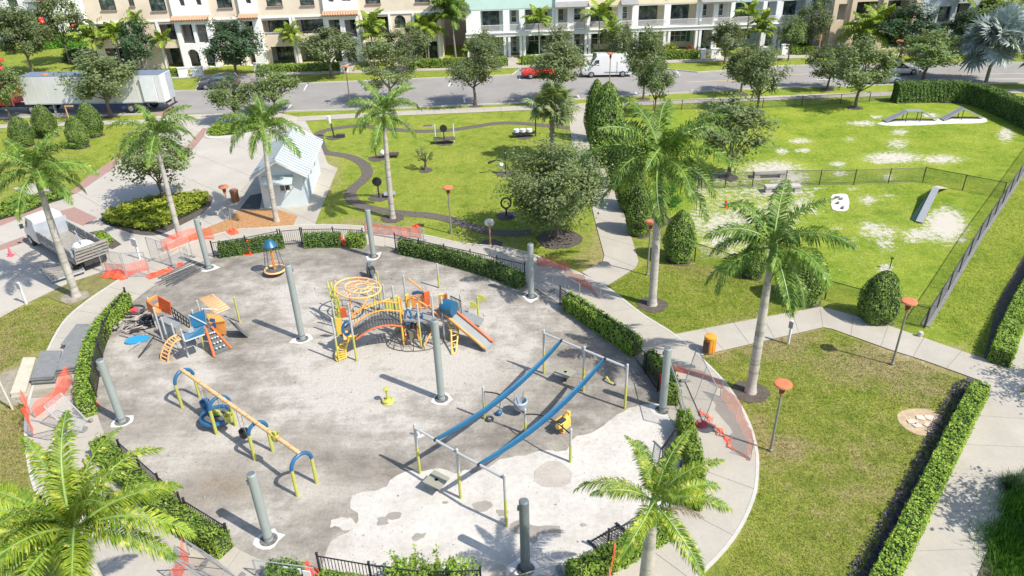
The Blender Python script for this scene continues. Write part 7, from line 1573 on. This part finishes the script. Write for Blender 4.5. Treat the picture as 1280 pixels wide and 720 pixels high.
# debris
r = random.Random(9); t_ = thing('debris_pile', 'heap of dismantled play parts beside the curved left hedge fence', 'pile', G(165, 408)); DM = [M('debris_grey', (.30, .28, .26), .7, .2, 4), BLK, M('debris_tan', (.40, .35, .30), .7, .2, 4), M('debris_red', (.60, .06, .08), .5, .1)]
for k in range(46):
    x, y = r.gauss(0, .75), r.gauss(0, .9); L = r.uniform(.25, 1.0); a = r.uniform(0, 3.14); z = r.uniform(.03, .3); q = MB(); q.tube([(x, y, z), (x + math.cos(a) * L, y + math.sin(a) * L, r.uniform(.03, .35))], r.uniform(.015, .045), 5); part('bar', q, DM[k % 3], t_)
for k in range(7): q = MB(); q.box((r.gauss(0, .6), r.gauss(0, .7), r.uniform(.05, .3)), (r.uniform(.2, .6), r.uniform(.15, .4), .04), r.uniform(0, 3)); part('panel', q, DM[k % 3], t_)
t_ = thing('round_frame', 'round black ring frame with a red bag inside, on the debris heap', 'frame', G(168, 393)); q = MB(); q.tube([(math.cos(a) * .62, math.sin(a) * .5, .3) for a in [k * .4488 for k in range(14)]], .06, 6, closed=True); part('ring', q, BLK, t_, True); q = MB(); q.ico((.1, -.05, .3), .25, 1, (1, .8, .6), .15); part('bag', q, DM[3], t_, True)
t_ = thing('coiled_hose', 'coil of thick black hose left of the red-orange tower', 'coil', G(187, 406)); q = MB()
for k in range(3): q.tube([(math.cos(a) * (.5 - k * .06), math.sin(a) * (.45 - k * .05), .1 + k * .14) for a in [j * .4488 for j in range(14)]], .075, 6, closed=True)
part('hose', q, BLK, t_, True); q = MB(); q.tube([(.4, .2, .1), (.9, .1, .05)], .06, 6); part('loose_end', q, BLK, t_)
t_ = thing('play_board', 'bright blue oval board lying beside the debris heap', 'panel', G(172, 426), -.0); q = MB(); q.prism([(math.cos(a) * .62, math.sin(a) * .33) for a in [k * .4488 for k in range(14)]], .05, .12); c_ = part('panel', q, LBL, t_); c_.rotation_euler = (.15, .05, .45); q = MB(); q.box((0, 0, .03), (.4, .2, .05), .4); part('batten', q, BLK, t_)
# ------------------------------------------------------------------ large climbing structure
B0 = G(500, 430); pb2 = thing('climbing_structure', 'large orange and yellow climbing structure with slide, arched bridge and nets', 'play structure', B0)
for b, ty, m1, m2 in (((424,452),398,YG,SIL),((446,451),392,YG,SIL),((505,432),372,YE,None),((527,436),380,YG,SIL),((545,432),370,YG,SIL),((497,415),358,YG,SIL),((510,398),345,SIL,None),((533,398),360,YG,SIL),((556,425),372,SIL,None),((562,405),366,SIL,None),((577,396),369,SIL,None),((475,388),347,SIL,None),((483,392),356,SIL,None),((422,420),378,YG,SIL),((440,412),380,YG,SIL),((587,408),385,YG,SIL),((598,396),372,YG,None)):
    post(pb2, b, ty, m1, .055, m2)
# left tower
board(pb2, 'panel', Wp([(420,398,2.1),(426,398,2.1),(427,418,1.2),(421,418,1.2)]), .07, YE); board(pb2, 'panel', Wp([(428,415,1.35),(441,411,1.35),(442,422,.95),(430,425,.95)]), .06, ORL); board(pb2, 'deck', Wp([(421,412,1.1),(438,404,1.1),(446,414,1.1),(428,422,1.1)]), .1, GD)
ptube(pb2, 'blue_ring', [W(434 + 5.5 * math.cos(a), 410 + 8 * math.sin(a), 1.55 - .35 * math.sin(a)) for a in [k * .524 for k in range(12)]], .07, BL, closed=True)
board(pb2, 'panel', Wp([(424,387,2.2),(432,384,2.3),(434,396,1.6),(427,398,1.6)]), .06, RO_)
# yellow spiral climber
q = MB(); cx = (G(424,452) + G(446,451)) / 2
for k in range(15):
    f = k / 14; a = 3.6 - f * 3.3; z = .12 + 1.15 * f; q.tube([(cx.x + math.cos(a) * .12 - B0.x, cx.y + .25 + math.sin(a) * .12 - B0.y, z), (cx.x + math.cos(a) * .62 - B0.x, cx.y + .25 + math.sin(a) * .62 - B0.y, z - .05)], .045, 6)
for rr in (.12, .62): q.tube([(cx.x + math.cos(3.6 - f * 3.3) * rr - B0.x, cx.y + .25 + math.sin(3.6 - f * 3.3) * rr - B0.y, .12 + 1.15 * f) for f in [k / 16 for k in range(17)]], .05, 6)
part('spiral_climber', q, YE, pb2, True)
# green loop climbers behind left tower
for k, (x0, y0, x1, y1) in enumerate(((409,352,420,392),(413,352,424,392),(417,362,427,396),(421,370,430,400))):
    pz = G(x1 - 4, y1 + 12); ptube(pb2, 'climber_pole', [pz, W((x0 + x1) / 2 + 1, (y0 + y1) / 2 + 4, 1.2), W(x0, y0, 2.2)], .055, YG)
for k in range(5): ptube(pb2, 'climber_rung', [W(409 + k * 2.2, 358 + k * 8, 2.1 - k * .36), W(421 + k * 2, 372 + k * 7, 1.9 - k * .33)], .03, YG)
# round orange net climber
def ell(cx_, cy_, rx, ry, h, n=22): return [W(cx_ + rx * math.cos(2 * math.pi * k / n), cy_ + ry * math.sin(2 * math.pi * k / n), h) for k in range(n)]
ptube(pb2, 'net_ring', ell(447, 360, 29, 13, 1.9), .05, ORL, closed=True); ptube(pb2, 'net_ring', ell(448, 359, 17, 7.5, 2.05), .045, ORL, closed=True); ptube(pb2, 'net_ring', ell(452, 358, 8, 3.5, 2.1), .04, ORL, closed=True)
q = MB()
for k in range(12): a = k * .524; q.tube([W(452 + 8 * math.cos(a), 358 + 3.5 * math.sin(a), 2.1) - B0, W(447 + 29 * math.cos(a), 360 + 13 * math.sin(a), 1.9) - B0], .022, 4)
part('rope_net', q, ORL, pb2)
for b in ((425,388),(441,398),(470,392),(476,376)): g_ = G(*b); ptube(pb2, 'net_leg', [g_, g_ + Vector((0, 0, 1.9))], .05, ORL if b[0] < 460 else YG)
# arched bridge
a, b = W(443,418,1.15), W(501,402,1.35); n = 16; sdv = Vector((-(b - a).y, (b - a).x, 0)).normalized(); Lb = []; 
for k in range(n + 1): f = k / n; Lb.append(a.lerp(b, f) + Vector((0, 0, .38 * math.sin(math.pi * f))))
for k in range(n): p, q_ = Lb[k], Lb[k + 1]; board(pb2, 'bridge_plank', [p - sdv * .42, q_ - sdv * .42 + (p - q_) * .12, q_ + sdv * .42 + (p - q_) * .12, p + sdv * .42], .06, GD)
for s_ in (-1, 1):
    ptube(pb2, 'bridge_beam', [p + sdv * .45 * s_ - Vector((0, 0, .04)) for p in Lb], .045, RO_ if s_ < 0 else GD); ptube(pb2, 'handrail', [p + sdv * .45 * s_ + Vector((0, 0, .85)) for p in Lb], .035, OR)
    q = MB()
    for k in range(n + 1): q.tube([Lb[k] + sdv * .45 * s_ - B0, Lb[k] + sdv * .45 * s_ + Vector((0, 0, .85)) - B0], .012, 4)
    part('bridge_balusters', q, BLK, pb2)
# mid tower
board(pb2, 'deck', Wp([(505,400,1.4),(515,385,1.4),(548,386,1.4),(546,402,1.4)]), .1, GY); board(pb2, 'deck', Wp([(546,396,1.4),(548,384,1.4),(566,388,1.4),(562,400,1.4)]), .1, GY)
board(pb2, 'panel', Wp([(513,370,2.3),(529,368,2.3),(530,384,1.5),(515,385,1.5)]), .06, OR); board(pb2, 'panel', Wp([(530,366,2.5),(537,364,2.5),(538,384,1.5),(531,385,1.5)]), .07, RO_); board(pb2, 'panel', Wp([(548,369,2.4),(555,368,2.4),(556,384,1.5),(549,385,1.5)]), .07, YE); board(pb2, 'panel', Wp([(507,370,2.4),(511,368,2.4),(512,384,1.5),(508,385,1.5)]), .08, YE); board(pb2, 'panel', Wp([(555,368,2.4),(558,368,2.4),(559,384,1.5),(556,384,1.5)]), .07, RO_)
q = MB(); sh = [(515,366),(522,364),(530,366),(529,374),(525,382),(519,380),(515,373)]; q.slabp([W(x, y, 2.5 - (y - 364) * .05) - B0 for x, y in sh], .10); sp = part('shield_panel', q, BL, pb2); q = MB(); q.tube([W(519,370,2.5) - B0, W(526,375,2.2) - B0], .03, 5); q.tube([W(526,369,2.5) - B0, W(519,376,2.2) - B0], .03, 5); part('shield_mark', q, GY, sp)
ptube(pb2, 'blue_ring', [W(510 + 4 * math.cos(a), 396 + 9 * math.sin(a), 1.5 - .35 * math.sin(a)) for a in [k * .524 for k in range(12)]], .06, BL, closed=True); ptube(pb2, 'blue_ring', [W(524 + 4 * math.cos(a), 397 + 7 * math.sin(a), 1.4 - .3 * math.sin(a)) for a in [k * .524 for k in range(12)]], .06, BL, closed=True)
for pts in (((500,372,2.3),(503,390,1.4),(506,415,.5),(510,430,.05)),((526,384,2.2),(522,398,1.5),(522,418,.5),(528,436,.05)),((497,374,2.3),(506,405,1.0),(505,432,.05)),((505,376,1.9),(516,372,2.3),(530,380,2.0),(546,392,1.6),(556,405,1.0)),((536,382,2.0),(546,384,2.0),(560,394,1.4),(571,412,.8)),((510,348,2.9),(520,356,2.5),(530,364,2.3)),((455,386,1.8),(475,378,1.9),(497,370,2.1)),((440,398,1.9),(452,386,1.9),(459,373,2.1)),((530,432,.3),(545,405,1.0),(548,390,1.4))):
    ptube(pb2, 'curved_tube', [Vector((p.x, p.y)).to_3d() + Vector((0, 0, p.z)) for p in [W(*q_) for q_ in pts]], .045, OR if pts[0][0] != 455 else YE)
q = MB(); c = G(517, 440)
for k in range(9): a = math.pi * k / 8; q.tube([(c.x + math.cos(a) * 1.5 - B0.x, c.y - .9 * math.sin(a) + .9 - B0.y, .05), (c.x + math.cos(a) * .8 - B0.x, c.y + .9 - math.sin(a) * .3 - B0.y, .75), (c.x + math.cos(a) * .3 - B0.x, c.y + 1.0 - B0.y, 1.35)], .02, 4)
for rr, zz, yy in ((1.5, .05, .9), (1.15, .42, .62), (.8, .75, .3)): q.tube([(c.x + math.cos(a) * rr - B0.x, c.y + .9 - math.sin(a) * yy - B0.y, zz) for a in [math.pi * k / 12 for k in range(13)]], .02, 4)
part('shadow_net_dome', q, BLK, pb2)  # black dome strands stand in for the shadow cast by the orange net
for x, y in ((513,405),(520,410),(515,418)): q = MB(); q.box(W(x, y, .7) - B0, (.35, .3, .45), .4); part('play_box', q, M('play_brown', (.14, .12, .10), .7, .2), pb2)
board(pb2, 'panel', Wp([(486,398,1.0),(495,396,1.0),(496,408,.4),(488,410,.4)]), .06, YE); board(pb2, 'panel', Wp([(480,375,1.5),(496,370,1.6),(498,386,.9),(484,390,.8)]), .05, YG)
# yellow curved ladder by the slide
q = MB(); Ls, Rs = [(555,392,1.4),(559,400,1.1),(564,415,.7),(565,443,.05)], [(566,388,1.4),(571,398,1.1),(573,413,.7),(570,440,.05)]
Lp_, Rp_ = [W(*p) - B0 for p in Ls], [W(*p) - B0 for p in Rs]; q.tube(Lp_, .045, 6); q.tube(Rp_, .045, 6)
for k in range(12): f = k / 11 * 2.999; i = int(f); q.tube([Lp_[i].lerp(Lp_[i + 1], f - i), Rp_[i].lerp(Rp_[i + 1], f - i)], .03, 5)
part('curved_ladder', q, YE, pb2, True)
# slide
s0, s1 = W(561,391,1.5), W(612,434,.12); d = s1 - s0; hv = Vector((d.x, d.y, 0)); sd = Vector((-hv.y, hv.x, 0)).normalized() * .36; n = 12; A_, Bv = [], []; vs = []
for k in range(n + 1):
    f = k / n; z = .15 + 1.35 * (1 - f) if f < .88 else .15 + 1.35 * .12 * (1 - (f - .88) / .12) * .6; p = s0 + hv * f; p.z = z; A_.append(p + sd); Bv.append(p - sd); vs += [p - sd - B0, p + sd - B0, p + sd - B0 - Vector((0, 0, .07)), p - sd - B0 - Vector((0, 0, .07))]
q = MB(); q.add(vs, [(k * 4 + j, k * 4 + (j + 1) % 4, (k + 1) * 4 + (j + 1) % 4, (k + 1) * 4 + j) for k in range(n) for j in range(4)] + [(3, 2, 1, 0)]); part('slide_bed', q, GY, pb2, True)
for E_ in (A_, Bv): ptube(pb2, 'slide_rail', [p + Vector((0, 0, .10)) for p in E_], .07, OR if E_ is Bv else RO_)
q = MB(); c = W(561,384,1.95) - B0; q.tube([c - hv.normalized() * .35, c, c + hv.normalized() * .35], [.38, .42, .38], 10); part('slide_hood', q, BLB, pb2, True)
# stairs right
for k in range(4):
    x, y, z = 571 + k * 8, 389 + k * 3.4, 1.2 - k * .3; board(pb2, 'stair_tread', Wp([(x - 4, y + 5, z), (x + 2, y - 5, z), (x + 10, y - 1, z), (x + 4, y + 8, z)]), .1, GY)
q = MB(); ra_, rb_ = W(563,370,2.2), W(576,376,2.2); rc_, rd_ = W(562,384,1.4), W(577,392,1.3)
for k in range(9): f = k / 8; q.tube([ra_.lerp(rb_, f) - B0, rc_.lerp(rd_, f) - B0], .016, 4)
q.tube([ra_ - B0, rb_ - B0], .03, 5); q.tube([rc_ - B0, rd_ - B0], .03, 5); part('stair_railing', q, BLKM, pb2)
for (x, y) in ((588,386),(598,377)):
    c = W(x, y, 1.15 if x < 590 else 1.5); q = MB(); q.slabp([c - B0] + [c - B0 + Vector((math.sin(a) * .42, .0, math.cos(a) * .42)) for a in [k * .262 for k in range(7)]], .06); part('fan_panel', q, YG, pb2)
# ------------------------------------------------------------------ grass blades on the lawns, rubble on the playground
def scatter(poly, n, seed):
    P = [(p.x, p.y) for p in gp(poly)]; r = np.random.default_rng(seed); xs_ = [p[0] for p in P]; ys_ = [p[1] for p in P]; out = []; m_ = 0
    while m_ < n:
        Q = np.stack([r.uniform(min(xs_), max(xs_), n), r.uniform(min(ys_), max(ys_), n)], 1); Q = Q[inside(Q, P)]; out.append(Q); m_ += len(Q)
    return np.concatenate(out)[:n]
LW = [([(878,448),(945,430),(1030,411),(1110,439),(1205,476),(1170,530),(1140,590),(1110,645),(1060,722),(905,722),(930,662),(950,610),(948,560),(928,510)], 42000), ([(760,358),(803,333),(870,330),(1025,375),(1027,382),(845,416),(805,392)], 26000),
 ([(760,210),(870,150),(1290,150),(1290,190),(1160,400),(1031,370),(870,322),(800,262)], 36000), ([(1290,190),(1166,402),(1235,448),(1290,340)], 16000), ([(402,215),(425,205),(470,200),(640,150),(705,150),(740,280),(755,325),(700,330),(640,308),(575,300),(455,280),(398,278)], 26000),
 ([(0,392),(50,378),(92,384),(134,362),(100,384),(62,436),(40,440),(0,465)], 14000), ([(0,510),(30,505),(36,540),(34,620),(0,640)], 8000), ([(0,165),(180,160),(140,205),(95,238),(0,240)], 12000)]
Q = np.concatenate([scatter(p, n, 300 + i) for i, (p, n) in enumerate(LW)]); Q = Q[(sandf(Q) < .45) & (((Q - np.array(G(1150, 527))[:2]) ** 2).sum(1) > .9)]; r = np.random.default_rng(77); n = len(Q)
# clump the blades a little
a = r.random(n) * 6.283; L = r.uniform(.02, .06, n); ln = r.uniform(.6, 2.0, n); b0 = np.c_[Q, np.zeros(n)]; tip = b0 + np.stack([np.cos(a) * L * ln, np.sin(a) * L * ln, L], 1); pw = np.stack([-np.sin(a), np.cos(a), np.zeros(n)], 1) * r.uniform(.012, .026, n)[:, None]
me = npmesh('grass_blades', np.stack([b0 - pw, b0 + pw, tip], 1), 3, LAWN)
for k, fn in (('lush', lushf), ('dry', lambda p: blob_field(p, DRY))):
    at = me.attributes.new(k, 'FLOAT', 'POINT'); v = np.clip(fn(Q) + r.normal(size=n) * .22 + (.12 if k == 'lush' else 0), 0, 1); at.data.foreach_set('value', np.repeat(v, 3).astype(np.float32))
o = link('grass', me); o['label'] = 'short mown grass blades across the park lawns'; o['kind'] = 'stuff'; o['category'] = 'grass'
Q = scatter([(150,390),(240,345),(440,312),(640,352),(780,445),(830,520),(820,640),(700,700),(450,715),(290,660),(150,560),(125,460)], 2600, 9); n = len(Q); r = np.random.default_rng(5); s = r.uniform(.008, .035, n) * (1 + (r.random(n) < .05) * 1.2)
base = np.array([(1, 0, 0), (-.5, .87, 0), (-.5, -.87, 0), (0, 0, .9)]); F = [(0, 1, 3), (1, 2, 3), (2, 0, 3)]; ca, sa = np.cos(a := r.random(n) * 6.28), np.sin(a); V = []
for f in F:
    T = base[list(f)]; V.append(np.stack([np.stack([Q[:, 0] + s * (t_[0] * ca - t_[1] * sa), Q[:, 1] + s * (t_[0] * sa + t_[1] * ca), .024 + s * t_[2]], 1) for t_ in T], 1))
o = link('rubble', npmesh('rubble', np.concatenate(V), 3, M('rubble', (.26, .24, .21), .9, .5, 9))); o['label'] = 'scattered small stones over the playground floor'; o['kind'] = 'stuff'; o['category'] = 'rubble'
